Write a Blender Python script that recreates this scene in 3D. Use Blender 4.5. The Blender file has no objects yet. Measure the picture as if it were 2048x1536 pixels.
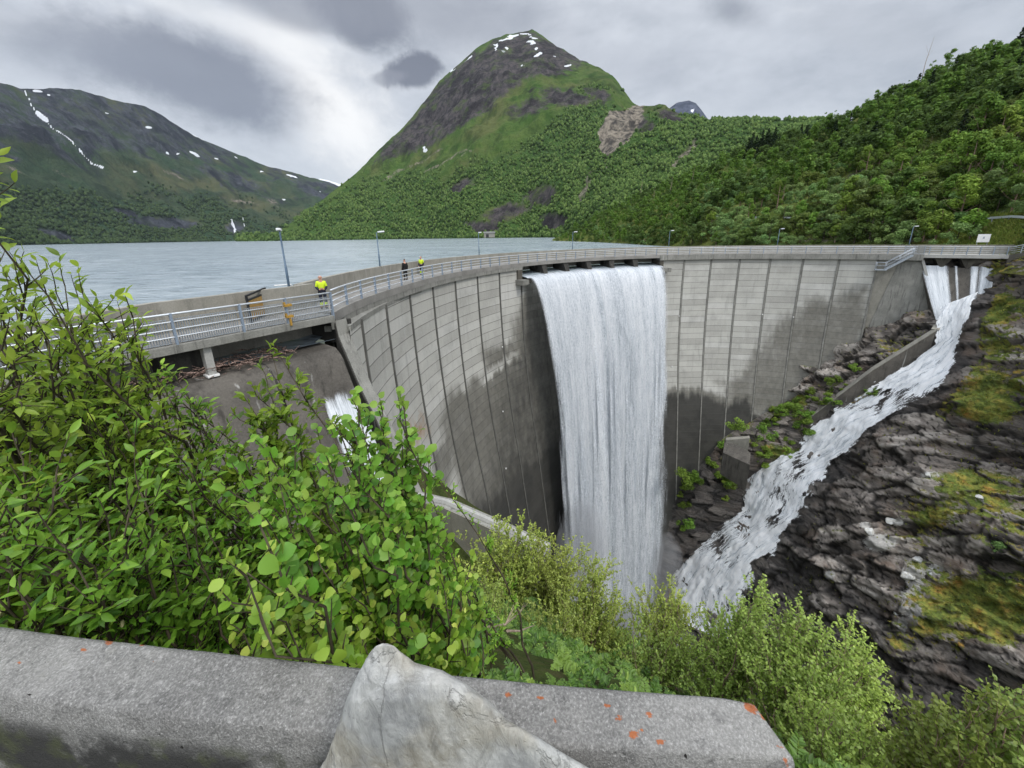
import bpy, bmesh, math, random
import numpy as np
from mathutils import Vector, Matrix
SC = bpy.context.scene
COL = SC.collection
rnd = random.Random(7)
RNG = np.random.default_rng(7)
# ------------------------------------------------------------------ camera model (ultra-wide, pitched down 15 deg)
FPX = 749.84; PITCH = .2637; ROLL = -.01596; SHY = -93.5; EYE = 3.75
_f = np.array([0, math.cos(PITCH), -math.sin(PITCH)]); _u0 = np.array([0, math.sin(PITCH), math.cos(PITCH)]); _r0 = np.array([1., 0, 0])
CR = math.cos(ROLL) * _r0 + math.sin(ROLL) * _u0
CU = -math.sin(ROLL) * _r0 + math.cos(ROLL) * _u0
def ray(x, y):
    return CR * ((x - 1024) / FPX) - CU * ((y - 768 - SHY) / FPX) + _f
def at_z(x, y, z):
    w = ray(x, y); t = (z - EYE) / w[2]; return np.array([w[0] * t, w[1] * t, z])
def at_d(x, y, d):
    w = ray(x, y); t = d / math.hypot(w[0], w[1]); return np.array([w[0] * t, w[1] * t, EYE + w[2] * t])
def to_px(P):
    P = np.atleast_2d(np.asarray(P, float)).copy(); P[:, 2] -= EYE
    d = P @ _f; d = np.where(np.abs(d) < 1e-6, 1e-6, d)
    return np.c_[1024 + FPX * (P @ CR) / d, 768 + SHY - FPX * (P @ CU) / d]
# ------------------------------------------------------------------ noise
def _h(ix, iy, iz, s):
    with np.errstate(over='ignore'):
        h = (ix.astype(np.uint32) * np.uint32(374761393) + iy.astype(np.uint32) * np.uint32(668265263) + iz.astype(np.uint32) * np.uint32(2246822519) + np.uint32(s * 3266489 + 17))
        h = (h ^ (h >> np.uint32(13))) * np.uint32(1274126177); h = (h ^ (h >> np.uint32(16))) * np.uint32(2246822519); h ^= h >> np.uint32(15)
    return h.astype(np.float64) / 4294967295.0
def vnoise(P, seed=0):
    P = np.asarray(P, float); F = np.floor(P); f = P - F; f = f * f * f * (f * (f * 6 - 15) + 10); I = F.astype(np.int64) + 100000
    o = 0
    for dx in (0, 1):
        wx = f[..., 0] if dx else 1 - f[..., 0]
        for dy in (0, 1):
            wy = f[..., 1] if dy else 1 - f[..., 1]
            for dz in (0, 1):
                wz = f[..., 2] if dz else 1 - f[..., 2]
                o = o + wx * wy * wz * _h(I[..., 0] + dx, I[..., 1] + dy, I[..., 2] + dz, seed)
    return o * 2 - 1
def fbm(P, octv=5, gain=.5, lac=2.03, seed=0, ridged=False):
    P = np.asarray(P, float); o = 0; a = 1.; n = 0
    for k in range(octv):
        v = vnoise(P, seed + k * 7)
        if ridged: v = 1 - 2 * np.abs(v)
        o = o + v * a; n += a; a *= gain; P = P * lac + 13.7
    return o / n
def cells(P, seed=0):
    """jittered-grid Voronoi: nearest cell's random values, offset from its centre and edge distance"""
    P = np.asarray(P, float); F = np.floor(P).astype(np.int64); best = np.full(P.shape[:-1], 1e9); sec = best.copy(); hid = np.zeros(P.shape[:-1] + (4,)); off = np.zeros(P.shape)
    for dx in (-1, 0, 1):
        for dy in (-1, 0, 1):
            for dz in (-1, 0, 1):
                I = F + np.array([dx, dy, dz]) + 100000; h = [_h(I[..., 0], I[..., 1], I[..., 2], seed + k) for k in range(3)]
                c = I - 100000 + .1 + .8 * np.stack(h, -1); o = P - c; d = (o * o).sum(-1); nb = d < best; sec = np.where(nb, best, np.minimum(sec, d)); best = np.where(nb, d, best)
                off = np.where(nb[..., None], o, off); hid = np.where(nb[..., None], np.stack([h[0], h[1], h[2], _h(I[..., 0], I[..., 1], I[..., 2], seed + 9)], -1), hid)
    return hid, off, np.sqrt(sec) - np.sqrt(best)
def sstep(a, b, x):
    t = np.clip((x - a) / (b - a), 0, 1); return t * t * (3 - 2 * t)
def in_poly(px, py, poly):
    poly = np.asarray(poly, float); c = np.zeros(px.shape, bool); j = len(poly) - 1
    for i in range(len(poly)):
        xi, yi = poly[i]; xj, yj = poly[j]
        k = ((yi > py) != (yj > py)) & (px < (xj - xi) * (py - yi) / (yj - yi + 1e-12) + xi); c ^= k; j = i
    return c
def seg_dist(px, py, pts):
    d = np.full(px.shape, 1e9)
    for (ax, ay), (bx, by) in zip(pts[:-1], pts[1:]):
        vx, vy = bx - ax, by - ay; t = np.clip(((px - ax) * vx + (py - ay) * vy) / (vx * vx + vy * vy + 1e-9), 0, 1)
        d = np.minimum(d, np.hypot(px - ax - t * vx, py - ay - t * vy))
    return d
def soft_poly(px, py, poly, w):
    ins = in_poly(px, py, poly); d = seg_dist(px, py, list(poly) + [poly[0]])
    return sstep(-w, w, np.where(ins, d, -d))
def lerp_tab(x, tab):
    tab = np.asarray(tab, float); return np.interp(x, tab[:, 0], tab[:, 1])
# ------------------------------------------------------------------ objects
def tag(o, label=None, cat=None, group=None, kind=None):
    if label: o['label'] = label
    if cat: o['category'] = cat
    if group: o['group'] = group
    if kind: o['kind'] = kind
    return o
def link(o, parent=None):
    COL.objects.link(o)
    if parent is not None: o.parent = parent
    return o
def empty(name, loc=(0, 0, 0), label=None, cat=None, group=None):
    o = bpy.data.objects.new(name, None); o.location = loc; o.empty_display_size = .3; link(o); return tag(o, label, cat, group)
def mesh_np(name, V, Fq, mats, parent=None, smooth=False, attrs=None, uv=None, mi=None, loc=None):
    """V (n,3); Fq (m,4) or (m,3) int array, or a list of such arrays"""
    V = np.asarray(V, np.float32)
    if loc is not None: V = V - np.asarray(loc, np.float32)
    if not isinstance(Fq, (list, tuple)): Fq = [Fq]
    Fq = [np.asarray(f, np.int32) for f in Fq if len(f)]
    me = bpy.data.meshes.new(name); me.vertices.add(len(V)); me.vertices.foreach_set('co', V.ravel())
    li = np.concatenate([f.ravel() for f in Fq]); lt = np.concatenate([np.full(len(f), f.shape[1], np.int32) for f in Fq])
    ls = np.concatenate([[0], np.cumsum(lt)[:-1]]).astype(np.int32)
    me.loops.add(len(li)); me.loops.foreach_set('vertex_index', li); me.polygons.add(len(lt)); me.polygons.foreach_set('loop_start', ls)
    try: me.polygons.foreach_set('loop_total', lt)
    except Exception: pass
    if mi is not None: me.polygons.foreach_set('material_index', np.asarray(mi, np.int32))
    me.update(calc_edges=True)
    if smooth: me.polygons.foreach_set('use_smooth', np.ones(len(lt), bool))
    for k, a in (attrs or {}).items():
        a = np.asarray(a, np.float32)
        if a.ndim == 1: t = me.attributes.new(k, 'FLOAT', 'POINT'); t.data.foreach_set('value', a)
        else:
            t = me.attributes.new(k, 'FLOAT_COLOR', 'POINT'); c = np.ones((len(a), 4), np.float32); c[:, :a.shape[1]] = a; t.data.foreach_set('color', c.ravel())
    if uv is not None:
        l = me.uv_layers.new(name='UVMap'); l.data.foreach_set('uv', np.asarray(uv, np.float32)[li].ravel())
    me.validate(clean_customdata=False)
    for m in (mats if isinstance(mats, (list, tuple)) else [mats]): me.materials.append(m)
    o = bpy.data.objects.new(name, me); link(o, parent)
    if loc is not None: o.location = loc
    return o
def grid_faces(nu, nv, wrap=False):
    a = np.arange(nu * nv).reshape(nu, nv); b = np.roll(a, -1, 0) if wrap else a
    p = a if wrap else a[:-1]; q = b if wrap else a[1:]
    return np.stack([p[:, :-1], q[:, :-1], q[:, 1:], p[:, 1:]], -1).reshape(-1, 4)
class MB:
    """collects shapes and links them as ONE mesh object"""
    def __init__(s): s.v = []; s.f = []; s.n = 0; s.m = []; s.cur = 0
    def add(s, V, F):
        V = np.asarray(V, float); s.v.append(V)
        for f in F: s.f.append(tuple(int(i) + s.n for i in f)); s.m.append(s.cur)
        s.n += len(V); return s
    def hexa(s, P):  # 8 corners: bottom 4 ccw, top 4 ccw
        return s.add(P, [(3, 2, 1, 0), (4, 5, 6, 7), (0, 1, 5, 4), (1, 2, 6, 5), (2, 3, 7, 6), (3, 0, 4, 7)])
    def box(s, c, sz, rz=0, tilt=None):
        x, y, z = [k / 2 for k in sz]
        P = np.array([(-x, -y, -z), (x, -y, -z), (x, y, -z), (-x, y, -z), (-x, -y, z), (x, -y, z), (x, y, z), (-x, y, z)])
        if tilt is not None: P = P @ np.array(Matrix.Rotation(tilt[1], 3, tilt[0])).T
        ca, sa = math.cos(rz), math.sin(rz); P = np.c_[P[:, 0] * ca - P[:, 1] * sa, P[:, 0] * sa + P[:, 1] * ca, P[:, 2]]
        return s.hexa(P + np.asarray(c, float))
    def beam(s, a, b, w, h, up=(0, 0, 1)):
        a = np.asarray(a, float); b = np.asarray(b, float); d = b - a; d /= np.linalg.norm(d); u = np.asarray(up, float); u = np.array([1., 0, 0]) if abs(d @ u) > .95 else u
        r = np.cross(d, u); r /= np.linalg.norm(r) + 1e-9; u = np.cross(r, d); r = r * w / 2; u = u * h / 2
        return s.hexa([a - r - u, a + r - u, b + r - u, b - r - u, a - r + u, a + r + u, b + r + u, b - r + u])
    def tube(s, pts, rad, n=8, cap=True):
        pts = np.asarray(pts, float); m = len(pts); rad = np.full(m, rad) if np.isscalar(rad) else np.asarray(rad, float)
        T = np.gradient(pts, axis=0); T /= np.linalg.norm(T, axis=1)[:, None] + 1e-9
        ref = np.array([0, 0, 1.]) if abs(T[0, 2]) < .9 else np.array([1., 0, 0]); V = []
        for i in range(m):
            r = np.cross(T[i], ref); r /= np.linalg.norm(r) + 1e-9; q = np.cross(r, T[i]); ref = q
            for k in range(n):
                a = 2 * math.pi * k / n; V.append(pts[i] + (r * math.cos(a) + q * math.sin(a)) * rad[i])
        F = [(i * n + k, i * n + (k + 1) % n, (i + 1) * n + (k + 1) % n, (i + 1) * n + k) for i in range(m - 1) for k in range(n)]
        if cap: F += [tuple(range(n))[::-1], tuple(range((m - 1) * n, m * n))]
        return s.add(V, F)
    def prism(s, poly, axis_vec):
        P = np.asarray(poly, float); n = len(P); V = np.vstack([P, P + np.asarray(axis_vec, float)])
        return s.add(V, [tuple(range(n))[::-1], tuple(range(n, 2 * n))] + [(i, (i + 1) % n, n + (i + 1) % n, n + i) for i in range(n)])
    def build(s, name, mats, parent=None, smooth=False, bevel=0, loc=None):
        V = np.vstack(s.v)
        if loc is not None: V = V - np.asarray(loc)
        me = bpy.data.meshes.new(name); me.from_pydata(V.tolist(), [], s.f); me.update()
        for m in (mats if isinstance(mats, (list, tuple)) else [mats]): me.materials.append(m)
        if any(s.m): me.polygons.foreach_set('material_index', np.array(s.m, np.int32))
        bm = bmesh.new(); bm.from_mesh(me); bmesh.ops.recalc_face_normals(bm, faces=bm.faces)
        if bevel: bmesh.ops.bevel(bm, geom=[e for e in bm.edges if len(e.link_faces) == 2 and e.calc_face_angle(0) > .5], offset=bevel, segments=2, affect='EDGES', profile=.6)
        bm.to_mesh(me); bm.free()
        if smooth: me.polygons.foreach_set('use_smooth', np.ones(len(me.polygons), bool))
        o = bpy.data.objects.new(name, me); link(o, parent)
        if loc is not None: o.location = loc
        return o
def copy_tree(o, parent=None):
    c = o.copy(); COL.objects.link(c)
    if parent is not None: c.parent = parent
    for ch in list(o.children): copy_tree(ch, c)
    return c
# ------------------------------------------------------------------ materials
class NB:
    def __init__(s, nt): s.nt = nt; s.N = nt.nodes; s.L = nt.links
    def set(s, sock, v):
        if v is None: return
        if isinstance(v, bpy.types.NodeSocket): s.L.new(v, sock)
        elif isinstance(v, (tuple, list)) and sock.type == 'RGBA' and len(v) == 3: sock.default_value = (*v, 1)
        elif isinstance(v, (int, float)) and sock.type in ('RGBA',): sock.default_value = (v, v, v, 1)
        elif isinstance(v, (int, float)) and sock.type == 'VECTOR': sock.default_value = (v, v, v)
        else: sock.default_value = v
    def node(s, t, **kw):
        n = s.N.new(t)
        for k, v in kw.items():
            if hasattr(n, k) and not k[0].isupper(): setattr(n, k, v)
        return n
    def coord(s, w='Object'): return s.N.new('ShaderNodeTexCoord').outputs[w]
    def geo(s, w): return s.N.new('ShaderNodeNewGeometry').outputs[w]
    def attr(s, name, out='Fac'):
        n = s.N.new('ShaderNodeAttribute'); n.attribute_name = name; return n.outputs[out]
    def sep(s, v):
        n = s.N.new('ShaderNodeSeparateXYZ'); s.L.new(v, n.inputs[0]); return n.outputs
    def comb(s, x, y, z):
        n = s.N.new('ShaderNodeCombineXYZ')
        for i, v in enumerate((x, y, z)): s.set(n.inputs[i], v)
        return n.outputs[0]
    def mapping(s, v, scale=(1, 1, 1), rot=(0, 0, 0), loc=(0, 0, 0)):
        n = s.N.new('ShaderNodeMapping'); s.L.new(v, n.inputs[0]); n.inputs['Scale'].default_value = scale; n.inputs['Rotation'].default_value = rot; n.inputs['Location'].default_value = loc
        return n.outputs[0]
    def noise(s, vec, scale=1, detail=4, rough=.55, dist=0, out='Fac'):
        n = s.N.new('ShaderNodeTexNoise'); s.set(n.inputs['Vector'], vec); s.set(n.inputs['Scale'], scale); n.inputs['Detail'].default_value = detail; n.inputs['Roughness'].default_value = rough; n.inputs['Distortion'].default_value = dist
        return n.outputs[out]
    def voro(s, vec, scale=1, feature='F1', out='Distance', rand=1):
        n = s.N.new('ShaderNodeTexVoronoi'); n.feature = feature; s.set(n.inputs['Vector'], vec); n.inputs['Scale'].default_value = scale; n.inputs['Randomness'].default_value = rand
        return n.outputs[out]
    def white(s, vec, out='Value'):
        n = s.N.new('ShaderNodeTexWhiteNoise'); n.noise_dimensions = '3D'; s.set(n.inputs['Vector'], vec); return n.outputs[out]
    def math(s, op, a, b=None, c=None, clamp=False):
        n = s.N.new('ShaderNodeMath'); n.operation = op; n.use_clamp = clamp
        for i, v in enumerate((a, b, c)): s.set(n.inputs[i], v)
        return n.outputs[0]
    def vmath(s, op, a, b=None, out=0):
        n = s.N.new('ShaderNodeVectorMath'); n.operation = op; s.set(n.inputs[0], a)
        if b is not None: s.set(n.inputs[1], b)
        return n.outputs[out]
    def ss(s, a, b, x):
        n = s.N.new('ShaderNodeMapRange'); n.interpolation_type = 'SMOOTHSTEP'; s.set(n.inputs[0], x); n.inputs[1].default_value = a; n.inputs[2].default_value = b; return n.outputs[0]
    def ramp(s, fac, stops, interp='LINEAR'):
        n = s.N.new('ShaderNodeValToRGB'); s.set(n.inputs[0], fac); e = n.color_ramp.elements; n.color_ramp.interpolation = interp
        while len(e) > 1: e.remove(e[-1])
        e[0].position = stops[0][0]; e[0].color = (*stops[0][1], 1)
        for p, c in stops[1:]: k = e.new(p); k.color = (*c, 1)
        return n.outputs[0]
    def mix(s, f, a, b, mode='MIX'):
        n = s.N.new('ShaderNodeMix'); n.data_type = 'RGBA'; n.blend_type = mode; s.set(n.inputs[0], f); s.set(n.inputs[6], a); s.set(n.inputs[7], b); return n.outputs[2]
    def bump(s, h, strength=.5, dist=.1, normal=None):
        n = s.N.new('ShaderNodeBump'); s.set(n.inputs['Height'], h); n.inputs['Strength'].default_value = strength; n.inputs['Distance'].default_value = dist
        if normal is not None: s.L.new(normal, n.inputs['Normal'])
        return n.outputs[0]
    def bsdf(s, color, rough=.8, normal=None, spec=.3, metal=0, alpha=None, trans=None, ior=None):
        n = s.N.new('ShaderNodeBsdfPrincipled'); s.set(n.inputs['Base Color'], color); s.set(n.inputs['Roughness'], rough); s.set(n.inputs['Specular IOR Level'], spec); s.set(n.inputs['Metallic'], metal)
        if normal is not None: s.L.new(normal, n.inputs['Normal'])
        if alpha is not None: s.set(n.inputs['Alpha'], alpha)
        if trans is not None: s.set(n.inputs['Transmission Weight'], trans)
        if ior is not None: s.set(n.inputs['IOR'], ior)
        return n.outputs[0]
    def out(s, shader):
        n = s.N.new('ShaderNodeOutputMaterial'); s.L.new(shader, n.inputs['Surface'])
    def mixsh(s, f, a, b):
        n = s.N.new('ShaderNodeMixShader'); s.set(n.inputs[0], f); s.L.new(a, n.inputs[1]); s.L.new(b, n.inputs[2]); return n.outputs[0]
def material(name, fn):
    m = bpy.data.materials.new(name); m.use_nodes = True; m.node_tree.nodes.clear(); b = NB(m.node_tree); b.out(fn(b)); return m
# ------------------------------------------------------------------ materials
def m_dam(b):
    uv = b.N.new('ShaderNodeUVMap').outputs[0]; u, v, _ = b.sep(uv); P = b.coord()
    pan = b.math('FLOOR', u); off = b.white(b.comb(pan, 3.1, 0))
    vv = b.math('ADD', v, b.math('MULTIPLY', off, .8)); row = b.math('FLOOR', vv); fr = b.math('FRACT', vv)
    t = b.white(b.comb(pan, row, 1.7)); t2 = b.noise(P, .35, 5, .6); t3 = b.noise(b.mapping(P, (1.5, 1.5, .12)), 1.2, 5, .65); t4 = b.noise(P, 9, 4, .7)
    base = b.ramp(t, [(0, (.345, .335, .3)), (.45, (.43, .42, .378)), (.8, (.47, .46, .415)), (1, (.51, .50, .465))])
    base = b.mix(b.math('MULTIPLY', b.ss(.42, .7, t2), .5), base, (.25, .243, .218)); base = b.mix(b.math('MULTIPLY', b.ss(.5, .75, t3), .45), base, (.2, .197, .18))
    base = b.mix(b.math('MULTIPLY', b.ss(.58, .75, b.noise(b.mapping(P, (2.2, 2.2, .3)), 1.1, 4)), .3), base, (.52, .52, .5)); base = b.mix(.22, base, b.ramp(t4, [(.25, (.14, .14, .13)), (.75, (.55, .55, .53))]))
    line = b.math('SUBTRACT', 1, b.ss(.0, .05, b.math('MINIMUM', fr, b.math('SUBTRACT', 1, fr))))
    lv = b.math('MULTIPLY', line, b.math('ADD', .2, b.math('MULTIPLY', b.noise(P, 1.2, 3), .75)))
    base = b.mix(lv, base, (.085, .083, .076))
    fu = b.math('FRACT', u); jn = b.math('SUBTRACT', 1, b.ss(.02, .045, fu)); base = b.mix(b.math('MULTIPLY', jn, .75), base, (.06, .058, .052))
    wet = b.attr('wet'); wn = b.math('ADD', wet, b.math('MULTIPLY', b.math('SUBTRACT', b.noise(b.mapping(P, (1, 1, .45)), .9, 6, .68), .5), .55))
    w1 = b.ss(.1, .56, wn); w2 = b.ss(.5, .98, wn)
    wetc = b.mix(b.ss(.35, .65, b.noise(P, 1.5, 5, .65)), (.07, .065, .052), (.115, .107, .086)); dk = b.mix(b.ss(.4, .6, t2), (.018, .018, .017), (.036, .035, .032))
    base = b.mix(b.math('MULTIPLY', w1, .92), base, b.mix(.16, wetc, base)); base = b.mix(b.math('MULTIPLY', w2, .85), base, dk)
    base = b.mix(b.math('MULTIPLY', lv, .5), base, (.04, .04, .036))
    rust = b.math('MULTIPLY', b.attr('rust'), b.ss(.42, .65, b.noise(P, .8, 5, .6))); base = b.mix(b.math('MULTIPLY', rust, .7), base, (.32, .19, .1))
    h = b.math('SUBTRACT', b.math('MULTIPLY', t4, .25), b.math('MULTIPLY', line, .8))
    rough = b.mix(w1, (.85,) * 3, (.5,) * 3)
    return b.bsdf(base, rough, b.bump(h, .6, .05), .3)
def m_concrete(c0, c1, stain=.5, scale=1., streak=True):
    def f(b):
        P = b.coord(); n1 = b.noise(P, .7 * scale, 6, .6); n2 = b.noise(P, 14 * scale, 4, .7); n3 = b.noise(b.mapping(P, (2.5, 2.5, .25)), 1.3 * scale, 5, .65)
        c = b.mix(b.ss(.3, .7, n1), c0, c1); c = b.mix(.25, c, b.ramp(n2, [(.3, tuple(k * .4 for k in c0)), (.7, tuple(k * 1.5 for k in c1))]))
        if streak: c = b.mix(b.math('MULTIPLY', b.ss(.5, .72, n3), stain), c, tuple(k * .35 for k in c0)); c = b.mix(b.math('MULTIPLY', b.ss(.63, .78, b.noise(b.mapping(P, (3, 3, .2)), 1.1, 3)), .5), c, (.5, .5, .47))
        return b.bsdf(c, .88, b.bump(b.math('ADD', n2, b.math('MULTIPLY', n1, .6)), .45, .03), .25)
    return f
def m_plain(c, rough=.5, metal=0, var=.15, spec=.4, scale=6):
    def f(b):
        n = b.noise(b.coord(), scale, 4, .6); k = b.mix(b.math('MULTIPLY', b.ss(.3, .75, n), var * 2), c, tuple(x * .5 for x in c))
        return b.bsdf(k, b.math('ADD', rough - .08, b.math('MULTIPLY', n, .16)), None, spec, metal)
    return f
def m_lake(b):
    P = b.coord(); pos = b.geo('Position'); m1 = b.mapping(pos, (.55, 1.0, 1), (0, 0, .5))
    n1 = b.noise(m1, .42, 5, .62, .6); n2 = b.noise(b.mapping(pos, (.5, 1, 1), (0, 0, .35)), 1.9, 3, .6, .4); n3 = b.noise(pos, .02, 4, .6); n4 = b.noise(b.mapping(pos, (.25, 1, 1), (0, 0, .3)), .09, 4, .6)
    h = b.math('ADD', b.math('MULTIPLY', n1, 1), b.math('ADD', b.math('MULTIPLY', n2, .3), b.math('MULTIPLY', n4, 1.1)))
    c = b.mix(b.ss(.35, .7, n3), (.27, .32, .355), (.36, .41, .44)); c = b.mix(b.math('MULTIPLY', b.ss(.52, .7, n1), .5), c, (.5, .54, .57)); c = b.mix(b.math('MULTIPLY', b.ss(.5, .34, n1), .5), c, (.12, .155, .18))  # sky reflection and ripple light and dark are put into the base colour
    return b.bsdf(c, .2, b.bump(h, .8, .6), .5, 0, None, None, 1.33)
def m_fall(b):
    uv = b.N.new('ShaderNodeUVMap').outputs[0]; u, v, _ = b.sep(uv)
    s1 = b.noise(b.comb(b.math('MULTIPLY', u, .9), b.math('MULTIPLY', v, .03), 0), 1, 6, .62, .6); s2 = b.noise(b.comb(b.math('MULTIPLY', u, 8), b.math('MULTIPLY', v, .5), 3), 1, 5, .72, .5); s3 = b.noise(b.comb(b.math('MULTIPLY', u, 15), b.math('MULTIPLY', v, 3.2), 5), 1, 4, .75)
    d = b.attr('dens'); f = b.math('ADD', b.math('MULTIPLY', s1, .32), b.math('ADD', b.math('MULTIPLY', s2, .36), b.math('MULTIPLY', s3, .42)))
    c = b.ramp(f, [(.4, (.30, .34, .38)), (.49, (.50, .54, .585)), (.58, (.70, .73, .765)), (.69, (.9, .91, .93))])
    a = b.math('ADD', b.math('MULTIPLY', d, 1.25), b.math('SUBTRACT', b.math('MULTIPLY', f, 2.2), 1.52)); a = b.ss(-.12, .92, a)
    p = b.bsdf(c, .45, b.bump(f, .5, .3), .35); t = b.N.new('ShaderNodeBsdfTranslucent'); b.set(t.inputs[0], c)
    return b.mixsh(a, b.N.new('ShaderNodeBsdfTransparent').outputs[0], b.mixsh(.3, p, t.outputs[0]))
def m_cascade(b):
    uv = b.N.new('ShaderNodeUVMap').outputs[0]; u, v, _ = b.sep(uv); P = b.coord()
    wrp = b.math('MULTIPLY', b.math('SUBTRACT', b.noise(P, .5, 3), .5), 3.0)
    s1 = b.noise(b.comb(b.math('ADD', b.math('MULTIPLY', u, 1.3), wrp), b.math('MULTIPLY', v, .22), 0), 1, 6, .66, .7); s2 = b.noise(b.comb(b.math('ADD', b.math('MULTIPLY', u, 7), wrp), b.math('MULTIPLY', v, .55), 3), 1, 5, .74, .4); s3 = b.noise(P, 7, 4, .75)
    f = b.math('ADD', b.math('MULTIPLY', s1, .5), b.math('ADD', b.math('MULTIPLY', s2, .32), b.math('MULTIPLY', s3, .18))); d = b.attr('dens')
    c = b.ramp(f, [(.35, (.2, .22, .24)), (.42, (.5, .54, .58)), (.48, (.82, .85, .88)), (.55, (.95, .96, .97))])
    a = b.ss(.0, .16, b.math('ADD', b.math('MULTIPLY', d, .85), b.math('SUBTRACT', b.math('MULTIPLY', f, 2.6), 1.82)))
    p = b.bsdf(c, .5, b.bump(f, .2, .12), .3); t = b.N.new('ShaderNodeBsdfTranslucent'); b.set(t.inputs[0], c); p = b.mixsh(.3, p, t.outputs[0])
    return b.mixsh(a, b.N.new('ShaderNodeBsdfTransparent').outputs[0], p)
def m_weir(b):
    uv = b.N.new('ShaderNodeUVMap').outputs[0]; u, v, _ = b.sep(uv); d = b.attr('dens')
    s1 = b.noise(b.comb(b.math('MULTIPLY', u, 1.6), b.math('MULTIPLY', v, .06), 0), 1, 6, .65, .2); s2 = b.noise(b.comb(b.math('MULTIPLY', u, 10), b.math('MULTIPLY', v, .8), 2), 1, 4, .7); s3 = b.noise(b.comb(b.math('MULTIPLY', u, 16), b.math('MULTIPLY', v, 7), 4), 1, 3, .7)
    f = b.math('ADD', b.math('MULTIPLY', s1, .5), b.math('ADD', b.math('MULTIPLY', s2, .3), b.math('MULTIPLY', s3, .2)))
    c = b.ramp(f, [(.38, (.32, .35, .38)), (.5, (.6, .63, .66)), (.64, (.86, .88, .9))]); a = b.ss(-.1, .5, b.math('ADD', d, b.math('SUBTRACT', b.math('MULTIPLY', f, 1.5), 1.2)))
    return b.mixsh(a, b.N.new('ShaderNodeBsdfTransparent').outputs[0], b.bsdf(c, .4, b.bump(f, .5, .1), .4))
def m_mountain(rockA, rockB, grassA, grassB, forest, sc=1.0, ns=.05):
    def f(b):
        P = b.geo('Position'); m = b.attr('mask', 'Color'); n = b.N.new('ShaderNodeSeparateColor'); b.L.new(m, n.inputs[0]); rk, sn, fo = n.outputs[0], n.outputs[1], n.outputs[2]; sr = b.attr('scree')
        n1 = b.noise(P, .012 * sc, 8, .65); n2 = b.noise(b.mapping(P, (1, 1, .3)), ns * sc, 7, .72, .5); n6 = b.noise(b.mapping(P, (1, 1, .5)), .011 * sc, 6, .65, .8); n3 = b.noise(P, .16 * sc, 5, .7); n5 = b.noise(P, .004 * sc, 5, .6)
        g = b.mix(b.ss(.35, .65, n1), grassA, grassB); g = b.mix(b.math('MULTIPLY', b.ss(.45, .68, n3), .55), g, tuple(k * .45 for k in grassA)); g = b.mix(b.math('MULTIPLY', b.ss(.48, .66, n5), .45), g, (.14, .12, .055)); g = b.mix(b.math('MULTIPLY', b.ss(.46, .62, n6), .6), g, tuple(k * .42 for k in grassA))
        g = b.mix(fo, g, b.mix(b.ss(.4, .6, n3), forest, tuple(k * 1.7 for k in forest)))
        r = b.mix(b.ss(.36, .64, n2), rockA, rockB); r = b.mix(b.math('MULTIPLY', b.ss(.42, .62, n6), .8), r, tuple(k * .45 for k in rockA)); r = b.mix(b.math('MULTIPLY', b.ss(.5, .66, n1), .6), r, tuple(k * .8 for k in grassB)); r = b.mix(b.math('MULTIPLY', b.ss(.58, .72, n3), .5), r, tuple(k * 1.6 for k in rockB))
        kk = b.ss(.35, .65, b.math('ADD', rk, b.math('ADD', b.math('MULTIPLY', b.math('SUBTRACT', n2, .5), .8), b.math('MULTIPLY', b.math('SUBTRACT', n6, .5), 1.1)))); c = b.mix(kk, g, r)
        c = b.mix(b.ss(.35, .7, b.math('ADD', sr, b.math('ADD', b.math('MULTIPLY', b.math('SUBTRACT', n3, .5), .8), b.math('MULTIPLY', b.math('SUBTRACT', n2, .5), .8)))), c, b.mix(b.ss(.38, .62, n2), (.05, .045, .04), (.27, .235, .185)))
        c = b.mix(b.ss(.45, .6, b.math('ADD', sn, b.math('MULTIPLY', b.math('SUBTRACT', n2, .5), .5))), c, (.68, .70, .73))
        hb = b.math('ADD', b.math('MULTIPLY', n2, 1), b.math('MULTIPLY', n3, .5))
        return b.bsdf(c, .95, b.bump(hb, .9, 14 / sc), .1)
    return f
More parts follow.
